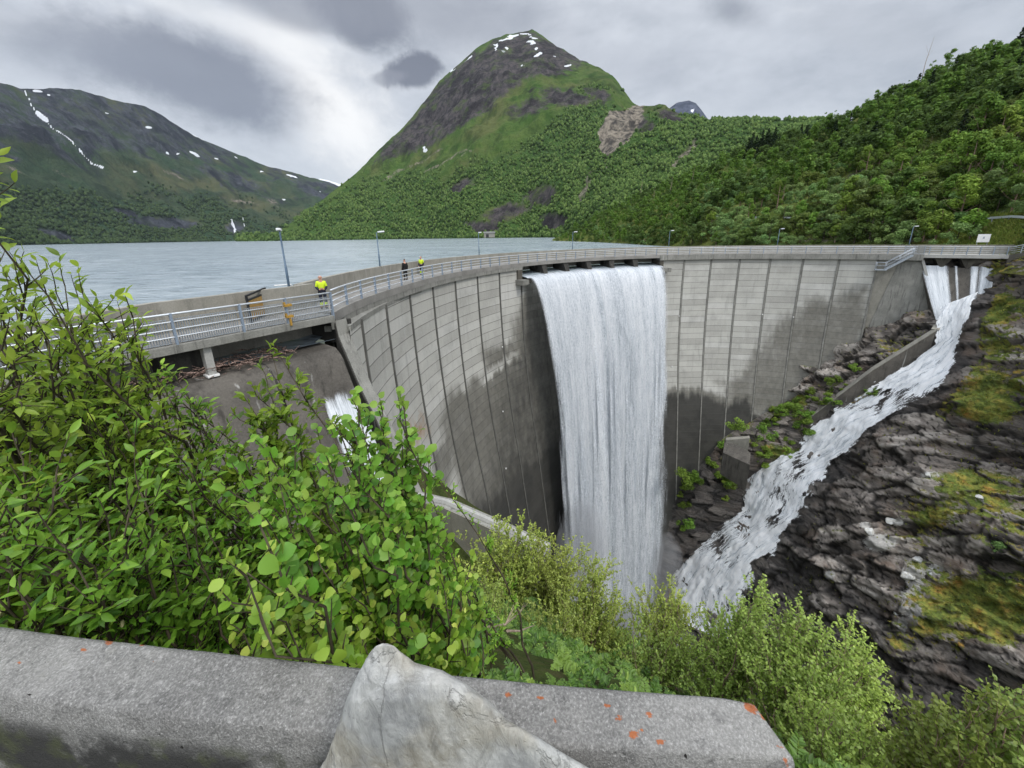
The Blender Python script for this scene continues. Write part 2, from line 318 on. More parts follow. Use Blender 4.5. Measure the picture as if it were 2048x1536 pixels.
def m_rock(b):
    P = b.geo('Position'); Q = b.mapping(P, (.35, .35, 1.6), (.25, .12, 0)); m = b.attr('moss'); q = b.attr('pale'); wt = b.attr('wet')
    n1 = b.noise(Q, .9, 7, .68, .4); n2 = b.noise(P, .35, 6, .62); n3 = b.noise(P, 3.2, 6, .7); n4 = b.noise(b.mapping(Q, (1, 1, 3)), 1.1, 6, .7, .6); tn = b.attr('tone'); ed_ = b.attr('crack')
    c = b.ramp(b.math('ADD', b.math('MULTIPLY', n1, .55), b.math('MULTIPLY', tn, .45)), [(.3, (.04, .036, .033)), (.42, (.135, .118, .104)), (.54, (.27, .236, .205)), (.68, (.48, .435, .385))]); c = b.mix(b.ss(.5, .7, n2), c, b.mix(n4, (.10, .09, .08), (.34, .24, .175)))
    c = b.mix(b.math('MULTIPLY', b.ss(.55, .72, n3), .4), c, (.3, .28, .26)); c = b.mix(b.math('MULTIPLY', b.math('SUBTRACT', 1, b.ss(.02, .2, ed_)), .85), c, (.012, .011, .009)); c = b.mix(b.math('MULTIPLY', b.ss(.56, .7, n4), .4), c, (.03, .027, .026))  # crevice shade between the blocks is put into the colour
    c = b.mix(b.ss(.45, .62, b.math('ADD', q, b.math('MULTIPLY', b.math('SUBTRACT', n3, .5), .9))), c, b.mix(n3, (.3, .29, .27), (.6, .58, .54)))
    c = b.mix(b.math('MULTIPLY', wt, .72), c, b.mix(n3, (.02, .019, .019), (.05, .046, .044)))  # darkens damp rock, plus the shade painted in the bank's hollow
    mf = b.ss(.38, .56, b.math('ADD', m, b.math('MULTIPLY', b.math('SUBTRACT', n3, .5), .8))); mc = b.ramp(b.noise(P, .55, 5, .65), [(.33, (.07, .11, .022)), (.47, (.15, .19, .033)), (.58, (.27, .24, .045)), (.68, (.4, .23, .05))]); mc = b.mix(b.ss(.45, .7, n3), mc, (.06, .066, .018))
    c = b.mix(mf, c, mc); h = b.math('ADD', b.math('MULTIPLY', n1, 1.1), b.math('ADD', b.math('MULTIPLY', n3, .35), b.math('MULTIPLY', n4, .7)))
    rough = b.mix(wt, (.85,) * 3, (.4,) * 3)
    return b.bsdf(c, rough, b.bump(h, .95, .5), .3)
def m_soil(b):
    P = b.geo('Position'); n = b.noise(P, 1.6, 6, .65); n2 = b.noise(P, 9, 5, .7)
    c = b.ramp(n, [(.3, (.03, .04, .012)), (.5, (.055, .075, .018)), (.65, (.085, .07, .035)), (.8, (.05, .035, .02))]); c = b.mix(b.ss(.5, .7, n2), c, (.03, .045, .012))
    return b.bsdf(c, .95, b.bump(b.math('ADD', n, n2), .8, .15), .1)
def m_leaf(dark, mid, light, trans=.35, rough=.45, spec=.35):
    def f(b):
        r = b.geo('Random Per Island'); bf = b.geo('Backfacing'); o = b.N.new('ShaderNodeObjectInfo').outputs['Random']
        c = b.ramp(r, [(0, dark), (.55, mid), (.92, mid), (1, light)]); c = b.mix(b.math('MULTIPLY', bf, .35), c, light); c = b.mix(b.math('MULTIPLY', b.attr('young'), .55), c, light); hs = b.N.new('ShaderNodeHueSaturation'); b.set(hs.inputs['Color'], c); b.set(hs.inputs['Value'], b.math('ADD', .68, b.math('MULTIPLY', o, .62))); b.set(hs.inputs['Hue'], b.math('ADD', .475, b.math('MULTIPLY', b.math('FRACT', b.math('MULTIPLY', o, 7.3)), .04)))
        c = hs.outputs[0]; p = b.bsdf(c, rough, None, spec); t = b.N.new('ShaderNodeBsdfTranslucent'); b.set(t.inputs[0], b.mix(.4, c, light))
        return b.mixsh(trans, p, t.outputs[0])
    return f
def m_bark(c0, c1):
    def f(b):
        n = b.noise(b.mapping(b.coord(), (6, 6, 1.4)), 3, 5, .65); return b.bsdf(b.mix(b.ss(.35, .65, n), c0, c1), .9, b.bump(n, .6, .01), .15)
    return f
def m_barrier(b):
    P = b.coord(); n1 = b.noise(P, 2.6, 6, .62); n2 = b.noise(P, 190, 4, .7); n5 = b.noise(P, 22, 5, .65); sp = b.voro(P, 210, out='Distance'); big = b.noise(P, .9, 4, .6); sc_ = b.white(b.voro(P, 210, out='Color'))
    c = b.mix(b.ss(.34, .66, n1), (.16, .156, .148), (.29, .283, .266)); c = b.mix(b.math('MULTIPLY', b.ss(.42, .62, big), .55), c, (.3, .292, .262)); c = b.mix(b.math('MULTIPLY', b.ss(.5, .66, n5), .6), c, (.085, .083, .079)); c = b.mix(b.math('MULTIPLY', b.ss(.52, .7, b.noise(P, 4.5, 6, .65, .5)), .6), c, (.11, .105, .097)); c = b.mix(b.math('MULTIPLY', b.ss(.56, .66, b.noise(P, 75, 3, .6)), .5), c, (.42, .41, .39)); c = b.mix(.34, c, b.ramp(n2, [(.32, (.02, .02, .021)), (.48, (.16, .157, .15)), (.66, (.5, .49, .47))]))
    c = b.mix(b.math('MULTIPLY', b.math('MULTIPLY', b.math('SUBTRACT', 1, b.ss(.2, .42, sp)), b.ss(.8, .95, sc_)), .5), c, (.5, .49, .47))
    c = b.mix(b.math('MULTIPLY', b.ss(.6, .72, b.noise(P, 5, 5, .6)), .6), c, (.30, .29, .25))
    # dark algae growing up from the foot of the face
    z = b.sep(P)[2]; al = b.ss(.62, .42, b.math('ADD', z, b.math('MULTIPLY', b.math('SUBTRACT', b.noise(P, 7, 5), .5), .35)))
    c = b.mix(b.math('MULTIPLY', b.attr('algae'), b.ss(.32, .5, b.noise(P, 6, 6, .68))), c, b.mix(b.ss(.45, .6, b.noise(P, 11, 4)), (.035, .034, .033), (.06, .066, .035)))
    li = b.attr('lichen'); lm = b.math('MULTIPLY', b.ss(.48, .72, b.math('ADD', li, b.math('MULTIPLY', b.math('SUBTRACT', b.noise(P, 38, 6, .75), .5), 2.2))), .9); c = b.mix(lm, c, b.mix(b.noise(P, 70, 3), (.2, .05, .015), (.5, .16, .05)))
    dk = b.ss(.55, .62, b.math('ADD', b.attr('spot'), b.math('MULTIPLY', b.math('SUBTRACT', b.noise(P, 30, 4, .7), .5), .7))); c = b.mix(dk, c, (.012, .01, .009))
    pit = b.ss(.1, .22, b.voro(P, 34, out='Distance')); h = b.math('ADD', b.math('MULTIPLY', n2, .8), b.math('ADD', b.math('MULTIPLY', pit, .35), b.math('MULTIPLY', n1, .6)))
    return b.bsdf(c, .9, b.bump(h, .9, .008), .25)
def m_boulder(b):
    P = b.coord(); Q = b.mapping(P, (1.1, 1.1, .5), (.15, .5, .2)); n1 = b.noise(Q, 3.8, 8, .68, .7); n2 = b.noise(P, 3.2, 5, .6); n3 = b.noise(b.mapping(Q, (1.6, 1.6, .8)), 34, 7, .78, .6); cr = b.voro(b.mapping(P, (1, 1, .5), (.3, .6, 0)), 4.2, 'DISTANCE_TO_EDGE')
    c = b.ramp(n1, [(.28, (.2, .21, .225)), (.42, (.38, .385, .385)), (.53, (.56, .565, .54)), (.68, (.72, .72, .68))]); c = b.mix(b.math('MULTIPLY', b.ss(.48, .62, n2), .8), c, (.36, .315, .225)); c = b.mix(b.math('MULTIPLY', b.ss(.52, .62, b.noise(Q, 7, 6, .7, .6)), .45), c, (.75, .745, .71)); c = b.mix(b.math('MULTIPLY', b.ss(.55, .7, b.noise(P, 2.1, 4)), .55), c, (.30, .33, .37))
    c = b.mix(.4, c, b.ramp(n3, [(.3, (.08, .08, .078)), (.5, (.36, .36, .34)), (.72, (.66, .66, .63))])); c = b.mix(b.math('MULTIPLY', b.ss(.56, .68, b.noise(Q, 9, 6, .7, .8)), .5), c, (.13, .125, .115))
    rl = b.math('SUBTRACT', 1, b.ss(0, .012, b.math('ABSOLUTE', b.math('SUBTRACT', b.noise(b.mapping(P, (1, 1, .45), (.3, .7, .1)), 5, 7, .62, .9), .5)))); c = b.mix(b.math('MULTIPLY', rl, .28), c, (.12, .115, .105))
    fk = b.noise(b.mapping(P, (1, 1, .5)), 48, 4, .7); c = b.mix(b.math('MULTIPLY', b.ss(.64, .72, fk), .75), c, (.07, .07, .065))
    return b.bsdf(c, .85, b.bump(b.math('ADD', b.math('MULTIPLY', n3, .8), b.math('ADD', n1, b.math('MULTIPLY', rl, -.2))), .9, .012), .3)
MT = {}
MT['dam'] = material('dam_concrete', m_dam)
MT['beam'] = material('beam_concrete', m_concrete((.17, .168, .15), (.27, .265, .24), .7, 1.2))
MT['rib_dark'] = material('dark_joint_concrete', m_concrete((.075, .073, .066), (.13, .127, .115), .5, 2))
MT['road'] = material('worn_walkway', m_concrete((.17, .162, .148), (.27, .26, .24), .2, 1, False))
MT['rib'] = material('joint_concrete', m_concrete((.13, .127, .115), (.24, .235, .21), .5, 2))
MT['deck'] = material('walkway_concrete', m_concrete((.30, .295, .275), (.4, .395, .37), .2, 1, False))
MT['parapet'] = material('parapet_concrete', m_concrete((.21, .2, .17), (.3, .285, .245), .35, 1.4))
MT['wetcon'] = material('damp_concrete', m_concrete((.06, .055, .046), (.115, .105, .087), .7, 1.))
MT['apron'] = material('apron_concrete', m_concrete((.062, .057, .05), (.13, .118, .102), .6, .8))
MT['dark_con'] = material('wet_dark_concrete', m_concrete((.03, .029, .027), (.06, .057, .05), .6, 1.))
MT['galv'] = material('galvanised_steel', m_plain((.42, .46, .5), .45, .55, .2))
MT['galv_light'] = material('bright_galvanised_rail', m_plain((.62, .65, .68), .4, .35, .12))
MT['bluepost'] = material('blue_grey_post', m_plain((.27, .33, .41), .5, .3, .2))
MT['lampgrey'] = material('lamp_pole_paint', m_plain((.09, .14, .2), .5, .2, .15))
MT['lamphead'] = material('lamp_head_plastic', m_plain((.8, .82, .82), .35, 0, .05))
MT['lampdark'] = material('lamp_underside', m_plain((.1, .12, .12), .4, 0, .1))
MT['white'] = material('white_paint', m_plain((.8, .8, .78), .5, 0, .1))
MT['yellow'] = material('yellow_paint', m_plain((.42, .24, .04), .55, 0, .3))
MT['orange'] = material('orange_plywood', m_plain((.4, .24, .07), .7, 0, .3))
MT['black'] = material('black_paint', m_plain((.015, .015, .016), .5, 0, .1))
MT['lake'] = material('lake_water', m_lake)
MT['fall'] = material('falling_water', m_fall); MT['cascade'] = material('white_water', m_cascade); MT['weirw'] = material('thin_water', m_weir)
MT['mt_mid'] = material('mountain_mid', m_mountain((.03, .027, .03), (.095, .083, .08), (.045, .095, .016), (.085, .13, .03), (.035, .07, .015)))
MT['mt_left'] = material('mountain_left', m_mountain((.026, .03, .04), (.08, .085, .1), (.032, .06, .03), (.055, .078, .042), (.026, .05, .024), .55))  # distance haze is put into these blue-grey base colours
MT['mt_far'] = material('mountain_far', m_mountain((.05, .06, .09), (.1, .11, .15), (.05, .06, .07), (.07, .08, .09), (.03, .04, .05)))
MT['hill'] = material('hillside_ground', m_mountain((.05, .045, .04), (.16, .14, .12), (.09, .135, .028), (.19, .2, .045), (.03, .05, .012), 8))
MT['rock'] = material('gorge_rock', m_rock); MT['soil'] = material('slope_soil', m_soil)
MT['barrier'] = material('barrier_concrete', m_barrier); MT['boulder'] = material('pale_schist', m_boulder)
MT['leaf_sallow'] = material('sallow_leaf', m_leaf((.04, .11, .01), (.165, .32, .03), (.46, .64, .085), .42))
MT['leaf_aspen'] = material('aspen_leaf', m_leaf((.045, .13, .014), (.145, .30, .026), (.5, .6, .12), .42))
MT['leaf_birch'] = material('birch_leaf', m_leaf((.04, .095, .011), (.125, .22, .022), (.5, .6, .14), .35, .4))
MT['leaf_fern'] = material('fern_leaf', m_leaf((.025, .06, .008), (.09, .175, .024), (.28, .38, .07), .3))
MT['leaf_grass'] = material('bank_grass_blade', m_leaf((.09, .12, .022), (.2, .28, .045), (.46, .42, .11), .3, .6, .15))
MT['leaf_h1'] = material('hill_birch_leaf', m_leaf((.06, .12, .016), (.15, .25, .036), (.28, .38, .08), .3, .6, .15))
MT['leaf_h2'] = material('hill_alder_leaf', m_leaf((.04, .07, .014), (.095, .15, .03), (.18, .25, .055), .3, .6, .15))
MT['leaf_h3'] = material('hill_willow_leaf', m_leaf((.08, .15, .04), (.18, .29, .085), (.36, .48, .18), .3, .6, .2))
MT['leaf_pine'] = material('pine_needle', m_leaf((.008, .016, .005), (.016, .03, .009), (.03, .045, .014), .1, .7, .1))
MT['bark'] = material('dark_bark', m_bark((.035, .03, .02), (.09, .075, .05))); MT['bark_birch'] = material('birch_bark', m_bark((.12, .08, .055), (.3, .22, .16)))
MT['catkin'] = material('pale_catkin', m_plain((.45, .4, .22), .9, 0, .2)); MT['deadwood'] = material('dead_wood', m_bark((.2, .15, .11), (.4, .32, .25))); MT['debris'] = material('driftwood_debris', m_bark((.06, .04, .033), (.34, .24, .2)))
MT['skin'] = material('skin', m_plain((.5, .27, .19), .5, 0, .08)); MT['hivis'] = material('hi_vis_yellow', m_plain((.55, .72, .02), .7, 0, .12)); MT['navy'] = material('navy_cloth', m_plain((.012, .014, .028), .85, 0, .2)); MT['blackcloth'] = material('black_cloth', m_plain((.008, .008, .009), .85, 0, .2)); MT['hair'] = material('short_hair', m_plain((.12, .08, .06), .8, 0, .2)); MT['boot'] = material('boot_leather', m_plain((.02, .018, .016), .6, 0, .2)); MT['stripe'] = material('reflective_stripe', m_plain((.6, .62, .6), .4, 0, .05))
# ------------------------------------------------------------------ camera, sky, light
cam = bpy.data.cameras.new('camera'); cam.sensor_width = 36; cam.sensor_fit = 'HORIZONTAL'; cam.lens = 36 * FPX / 2048; cam.shift_y = SHY / 2048; cam.clip_start = .05; cam.clip_end = 60000
camo = bpy.data.objects.new('camera', cam); link(camo)
camo.matrix_world = Matrix(((CR[0], CU[0], -_f[0], 0), (CR[1], CU[1], -_f[1], 0), (CR[2], CU[2], -_f[2], EYE), (0, 0, 0, 1))); SC.camera = camo
SUN_EL, SUN_AZ = math.radians(52), math.radians(142)   # azimuth from +Y towards +X : to the right, slightly behind the viewer
def build_world():
    w = bpy.data.worlds.new('World'); SC.world = w; w.use_nodes = True; nt = w.node_tree; nt.nodes.clear(); b = NB(nt)
    d = b.coord('Generated'); x, y, z = b.sep(d)
    u = b.math('ARCTAN2', x, y); v = b.math('ARCSINE', z)
    sky = b.node('ShaderNodeTexSky'); sky.sky_type = 'NISHITA'; sky.sun_disc = False; sky.sun_elevation = SUN_EL; sky.sun_rotation = SUN_AZ
    def uv(px, py):
        q = ray(px, py); q = q / np.linalg.norm(q); return np.array([math.atan2(q[0], q[1]), math.asin(q[2])])
    wob = b.math('MULTIPLY', b.math('SUBTRACT', b.noise(b.mapping(d, (1, 1, 1.6)), 5, 7, .64, .3), .5), 1.7)
    wobf = b.math('MULTIPLY', b.math('SUBTRACT', b.noise(d, 13, 8, .68, .4), .5), 1.25)
    def blob(c, e1, e2, lo, hi, wb=1., wf=.5):
        c = uv(*c); A = np.c_[uv(*e1) - c, uv(*e2) - c]; I = np.linalg.inv(A)
        du = b.math('SUBTRACT', u, float(c[0])); dv = b.math('SUBTRACT', v, float(c[1]))
        p = b.math('ADD', b.math('MULTIPLY', du, float(I[0, 0])), b.math('MULTIPLY', dv, float(I[0, 1]))); q = b.math('ADD', b.math('MULTIPLY', du, float(I[1, 0])), b.math('MULTIPLY', dv, float(I[1, 1])))
        r = b.math('SQRT', b.math('ADD', b.math('MULTIPLY', p, p), b.math('MULTIPLY', q, q)))
        r = b.math('ADD', r, b.math('ADD', b.math('MULTIPLY', wob, wb), b.math('MULTIPLY', wobf, wf)))
        return b.ss(hi, lo, r)
    n1 = b.noise(b.mapping(d, (1, 1, 2.6)), 2.6, 8, .58, .5); n2 = b.noise(b.mapping(d, (1, 1, 2.2), (.3, .2, 0)), 7, 6, .6, .3)
    n3_ = b.noise(b.mapping(d, (1, 1, 2)), 22, 6, .65, .4); f = b.math('ADD', b.math('MULTIPLY', n1, .52), b.math('ADD', b.math('MULTIPLY', n2, .36), b.math('MULTIPLY', n3_, .12)))
    c = b.ramp(f, [(.28, (.33, .36, .41)), (.44, (.50, .53, .58)), (.57, (.62, .65, .70)), (.7, (.78, .80, .83))])
    hz = b.ss(.32, .0, v); c = b.mix(b.math('MULTIPLY', hz, .75), c, (.66, .69, .735))
    c = b.mix(b.math('MULTIPLY', blob((660, 215), (800, 350), (620, 300), .1, 1.3, .9), .9), c, (1.0, .99, .97))
    c = b.mix(b.math('MULTIPLY', blob((500, 62), (800, 160), (490, 100), .1, 1.35, .9), .5), c, (.95, .95, .94))
    c = b.mix(b.math('MULTIPLY', blob((90, 60), (400, 90), (90, 110), .1, 1.3, .7), .35), c, (.72, .73, .75))
    for (cc, e1, e2, lo, hi, k, col, wf) in (((400, 155), (640, 225), (370, 250), .5, 1.2, .85, (.20, .215, .26), .5), ((180, 100), (380, 130), (170, 170), .3, 1.3, .6, (.30, .32, .37), .3), ((735, 30), (835, 88), (765, -40), .4, 1.15, .88, (.165, .178, .215), .8), ((600, 20), (780, 60), (600, 70), .3, 1.2, .7, (.26, .275, .32), .4), ((900, 30), (1150, 60), (900, 110), .3, 1.4, .6, (.31, .325, .37), .4),
                                    ((828, 142), (892, 132), (838, 182), .55, 1.02, .95, (.175, .185, .22), .8), ((775, 155), (815, 150), (778, 172), .4, 1.1, .7, (.29, .3, .34), .9), ((1468, 22), (1530, 32), (1465, 58), .2, 1.5, .6, (.2, .215, .255), .5), ((1250, 130), (1420, 130), (1250, 175), .3, 1.3, .3, (.40, .42, .47), .4), ((1750, 60), (2000, 100), (1740, 120), .3, 1.3, .35, (.41, .43, .47), .4)):
        c = b.mix(b.math('MULTIPLY', blob(cc, e1, e2, lo, hi, .6, wf), k), c, col)
    # unseen sky overhead and behind the viewer is brightened as added fill light
    br = b.math('ADD', 1, b.math('ADD', b.math('MULTIPLY', b.ss(.95, 1.3, v), SKY_TOP), b.math('MULTIPLY', b.math('MULTIPLY', b.ss(.15, -.45, y), b.ss(.05, .4, v)), SKY_BACK)))
    c = b.vmath('SCALE', c, None); c.node.inputs['Scale'].default_value = 1; b.L.new(br, c.node.inputs['Scale'])
    low = b.ss(-.02, -.2, v); c = b.mix(low, c, (.12, .14, .12))
    bg1 = b.N.new('ShaderNodeBackground'); b.L.new(sky.outputs[0], bg1.inputs[0]); bg1.inputs[1].default_value = .012
    bg2 = b.N.new('ShaderNodeBackground'); b.L.new(c, bg2.inputs[0]); bg2.inputs[1].default_value = .8
    ad = b.N.new('ShaderNodeAddShader'); b.L.new(bg1.outputs[0], ad.inputs[0]); b.L.new(bg2.outputs[0], ad.inputs[1])
    o = b.N.new('ShaderNodeOutputWorld'); b.L.new(ad.outputs[0], o.inputs[0])
    w.cycles.sampling_method = 'MANUAL'; w.cycles.sample_map_resolution = 512
SKY_TOP, SKY_BACK = 4.4, 1.6
build_world()
sl = bpy.data.lights.new('sun', 'SUN'); sl.energy = 1.5; sl.angle = math.radians(11); sl.color = (1, .96, .9); so = bpy.data.objects.new('sun', sl); link(so)
sd = Vector((math.sin(SUN_AZ) * math.cos(SUN_EL), math.cos(SUN_AZ) * math.cos(SUN_EL), math.sin(SUN_EL))); so.rotation_euler = sd.to_track_quat('Z', 'Y').to_euler(); so.location = (0, -20, 60)
vs = SC.view_settings; vs.view_transform = 'Standard'; vs.look = 'None'; vs.exposure = 0.36; vs.gamma = 1
SC.cycles.use_adaptive_sampling = True; SC.cycles.max_bounces = 6; SC.cycles.diffuse_bounces = 3; SC.cycles.transparent_max_bounces = 24; SC.cycles.sample_clamp_indirect = 4; SC.cycles.use_denoising = True
# ------------------------------------------------------------------ arch dam
AC = np.array([34.02075, 24.67725]); AR = 42.8835; A0 = 3.221; DA = -.11242093; BAY = AR * -DA
def wall_r(z):
    z = np.asarray(z, float); return AR - .004 * np.minimum(z * z, 625) - np.where(z < -25, .16 * (-25 - z), 0)
def cp(i, r, z):
    a = A0 + DA * np.asarray(i, float); return np.stack(np.broadcast_arrays(AC[0] + r * np.cos(a), AC[1] + r * np.sin(a), np.asarray(z, float)), -1)
def on_wall(x, y, off=0):
    w = ray(x, y); r = AR - off
    for k in range(40):
        a = w[0] ** 2 + w[1] ** 2; bb = -2 * (w[0] * AC[0] + w[1] * AC[1]); c = AC @ AC - r * r; D = bb * bb - 4 * a * c
        if D < 0: r += .5; continue
        t = (-bb + math.sqrt(D)) / (2 * a); p = w * t; p[2] += EYE; r = .5 * r + .5 * (float(wall_r(min(p[2], 0))) - off)
    return p
EA = A0 + DA * 20; E20 = AC + AR * np.array([math.cos(EA), math.sin(EA)]); ET = np.array([math.sin(EA), -math.cos(EA)]); EN = np.array([math.cos(EA), math.sin(EA)])  # tangent onwards, outward normal
B0 = at_z(668, 631, .12)[:2]; BU = at_z(300, 700, .12)[:2] - B0; BU /= np.linalg.norm(BU); BN = np.array([BU[1], -BU[0]])   # left bridge: start, direction, lake side
LAKE_Z = -1.3
dam = empty('arch_dam', (12.5, 61.8, 0), 'tall curved concrete arch dam with vertical joints and water pouring over its middle', 'dam')
def edge_out(i): return .8 * sstep(2.2, -.5, np.asarray(i, float))
def arc_bar(mb, i0, i1, r0, r1, z0, z1, step=.25, flare=False):
    n = max(2, int(abs(i1 - i0) / step) + 1); ii = np.linspace(i0, i1, n); V = []
    for i in ii:
        e_ = float(edge_out(i)) if flare else 0
        for (r, z) in ((r0 + e_, z0), (max(r1, r0 + e_ + .2), z0), (max(r1, r0 + e_ + .2), z1), (r0 + e_, z1)): V.append(cp(i, r, z))
    F = []
    for k in range(n - 1):
        for j in range(4): F.append((k * 4 + j, k * 4 + (j + 1) % 4, (k + 1) * 4 + (j + 1) % 4, (k + 1) * 4 + j))
    F += [(3, 2, 1, 0), tuple((n - 1) * 4 + j for j in range(4))]
    mb.add(np.array(V), F); return mb
def par(o, p):  # keep world placement below an Empty
    o.parent = p; o.matrix_parent_inverse = Matrix.Translation(-p.location); return o
# guide wall plane on the left (top edge slants down)
GP = np.array([-9., 18.8]); GA = math.radians(-27); GD = np.array([math.cos(GA), math.sin(GA)]); GNn = np.array([-GD[1], GD[0]])   # towards the arch
GTOP = [(0., -.3), (.12, -1.08), (1.2, -3.65), (2.1, -5.3), (3.5, -8.2), (4.2, -9.6), (6.1, -9.35), (9.5, -9.6), (11.6, -9.85)]
def build_wall():
    zs = np.concatenate([np.arange(-.72, -40, -.3), np.arange(-40, -75, -.7)]); ii = np.arange(-.9, 20.0001, 1 / 18)
    I, Z = np.meshgrid(ii, zs, indexing='ij'); top = np.where((I > 6.98) & (I < 13.02), -2.1, -.7); Zc = np.minimum(Z, top)
    V = cp(I, wall_r(Zc), Zc).reshape(-1, 3)
    F = grid_faces(*I.shape)
    # keep what lies to the arch side of the slanted left guide wall
    p2 = V[:, :2] - GP; side = p2 @ GNn; keep = (side > .35) | (I.ravel() > 2.5)
    F = F[keep[F].all(1)]; areaok = np.abs(Zc.ravel()[F][:, 0] - Zc.ravel()[F][:, 2]) + np.abs(I.ravel()[F][:, 0] - I.ravel()[F][:, 2]) > .02; F = F[areaok]
    q = to_px(V); px, py = q[:, 0], q[:, 1]
    fz = fbm(V / [2.0, 2.0, 7.0], 5, .62, seed=401); If = I.ravel(); drip = fbm(np.stack([If * 7, Z.ravel() * .12, If * 0], -1), 4, .62, seed=402); px = px + 9 * fz; py = py + 15 * drip + 14 * fz
    jx = 10 * (_h((np.floor(I.ravel() * 1)).astype(int), (np.floor(Z.ravel() / 1.03)).astype(int), np.zeros(V.shape[0], int), 5) - .5)
    wet = np.zeros(len(V))
    Lp = [(1046, 570), (1038, 610), (1034, 650), (1030, 690), (1003, 688), (964, 694), (966, 735), (932, 765), (888, 790), (882, 860), (898, 930), (930, 990), (960, 1060), (1010, 1140), (1200, 1200), (1300, 1000), (1260, 560)]
    wet = np.maximum(wet, .56 * soft_poly(px + jx, py + jx * .4, Lp, 24)); wet = np.maximum(wet, .46 * soft_poly(px, py, [(862, 900), (905, 855), (900, 1010), (880, 1030)], 9))
    wet += .22 * soft_poly(px, py, [(1002, 760), (985, 900), (985, 1100), (1400, 1100), (1300, 700), (1060, 600), (1040, 640)], 40); wet += .3 * soft_poly(px, py, [(925, 960), (960, 1010), (1000, 1000), (1120, 900), (1300, 1400), (960, 1120)], 30)
    wet = wet + .3 * sstep(-22, -48, V[:, 2]) * (wet > .2)
    wet = wet - .45 * soft_poly(px, py, [(962, 748), (1002, 715), (1038, 700), (1040, 712), (1003, 735), (962, 765)], 5)
    Rm = [(1440, 790), (1430, 765), (1475, 745), (1500, 700), (1555, 650), (1570, 630), (1620, 590), (1665, 600), (1690, 575), (1740, 572), (1745, 590), (1730, 690), (1600, 830), (1480, 850)]
    wet = np.maximum(wet, .5 * soft_poly(px + jx, py, Rm, 26)); wet = np.maximum(wet, .56 * soft_poly(px, py, [(1595, 645), (1740, 645), (1722, 700), (1560, 820), (1480, 830), (1500, 760), (1580, 720)], 24))
    Rd = [(1300, 790), (1336, 782), (1388, 778), (1440, 800), (1500, 785), (1520, 845), (1450, 1000), (1300, 1250), (1280, 900)]
    wet = np.maximum(wet, 1.02 * soft_poly(px + jx, py, Rd, 22)); wet = np.maximum(wet, .85 * soft_poly(px, py, [(1290, 850), (1330, 860), (1560, 830), (1500, 1100), (1300, 1400)], 14))
    wet = np.maximum(wet, .42 * soft_poly(px, py, [(1265, 560), (1296, 545), (1322, 700), (1335, 800), (1280, 800)], 12))
    rust = soft_poly(px, py, [(815, 845), (840, 820), (860, 860), (840, 900), (820, 900)], 14)
    o = mesh_np('dam_wall', V, F, MT['dam'], None, True, {'wet': wet, 'rust': rust}, np.c_[I.ravel(), Z.ravel() / 1.03]); par(o, dam); return o
build_wall()
for i in range(0, 21):   # one raised joint strip per contraction joint
    if 8 <= i <= 12: continue
    zs = np.arange(-.74 if not 6.9 < i < 13.1 else -2.8, -66, -1.2); mb = MB(); V = []
    for z in zs:
        r = float(wall_r(z)); V += [cp(i - .038, r + .1, z), cp(i - .038, r - .09, z), cp(i + .006, r - .09, z), cp(i + .006, r + .1, z)]
    V = np.array(V); n = len(zs)
    if i < 3:
        s_ = ((V[:, :2] - GP) @ GNn).reshape(n, 4).min(1); k_ = np.where(s_ < .5)[0]
        if len(k_): n = max(2, int(k_[0])); V = V[:n * 4]
    mb.add(V, [(k * 4 + j, k * 4 + (j + 1) % 4, (k + 1) * 4 + (j + 1) % 4, (k + 1) * 4 + j) for k in range(n - 1) for j in range(3)] + [(0, 1, 2, 3)])
    par(mb.build('joint_strip', MT['rib_dark' if i < 8 else 'rib']), dam)
m = MB(); arc_bar(m, -.5, 7.0, AR - .25, AR + .8, -.75, .13, flare=True); par(m.build('crest_beam', MT['beam']), dam)
m = MB(); arc_bar(m, -.42, 2.5, AR - .03, AR + 1.3, -.95, -.66); par(m.build('beam_seat', MT['beam']), dam)
m = MB(); arc_bar(m, 13.0, 20.95, AR - .4, AR + .8, -.75, .13); par(m.build('crest_beam', MT['beam']), dam)
m = MB(); arc_bar(m, -.5, 20.95, AR - .27, AR + 2.6, -.34, .15, flare=True); par(m.build('walkway_deck', MT['road']), dam)
m = MB(); arc_bar(m, -.2, 20.95, AR + 2.6, AR + 2.95, -1.2, 1.45); par(m.build('parapet', MT['parapet']), dam)
m = MB(); arc_bar(m, 6.98, 13.02, AR - 1.15, AR + .6, -2.6, -2.02); par(m.build('spillway_lip', MT['wetcon']), dam)
for i0, i1 in ((6.72, 7.02), (12.98, 13.36)):
    m = MB(); arc_bar(m, i0, i1, AR - 1.3, AR + .3, -2.75, -2.05, .1); par(m.build('corbel', MT['rib']), dam)
for i0, i1 in ((6.78, 6.99), (13.01, 13.16)):
    m = MB(); arc_bar(m, i0, i1, AR - .25, AR + 2.4, -2.05, -.35, .1); par(m.build('end_pier', MT['wetcon']), dam)
for i in (8, 9, 10, 11, 12):
    m = MB(); h = .075; P = [cp(i - h, AR - .75, -2.05), cp(i - h, AR + 2.3, -2.05), cp(i + h, AR + 2.3, -2.05), cp(i + h, AR - .75, -2.05), cp(i - h * 1.5, AR - .1, -.34), cp(i - h * 1.5, AR + 2.3, -.34), cp(i + h * 1.5, AR + 2.3, -.34), cp(i + h * 1.5, AR - .1, -.34)]
    m.hexa(P); par(m.build('spillway_pier', MT['dark_con'], bevel=.05), dam)
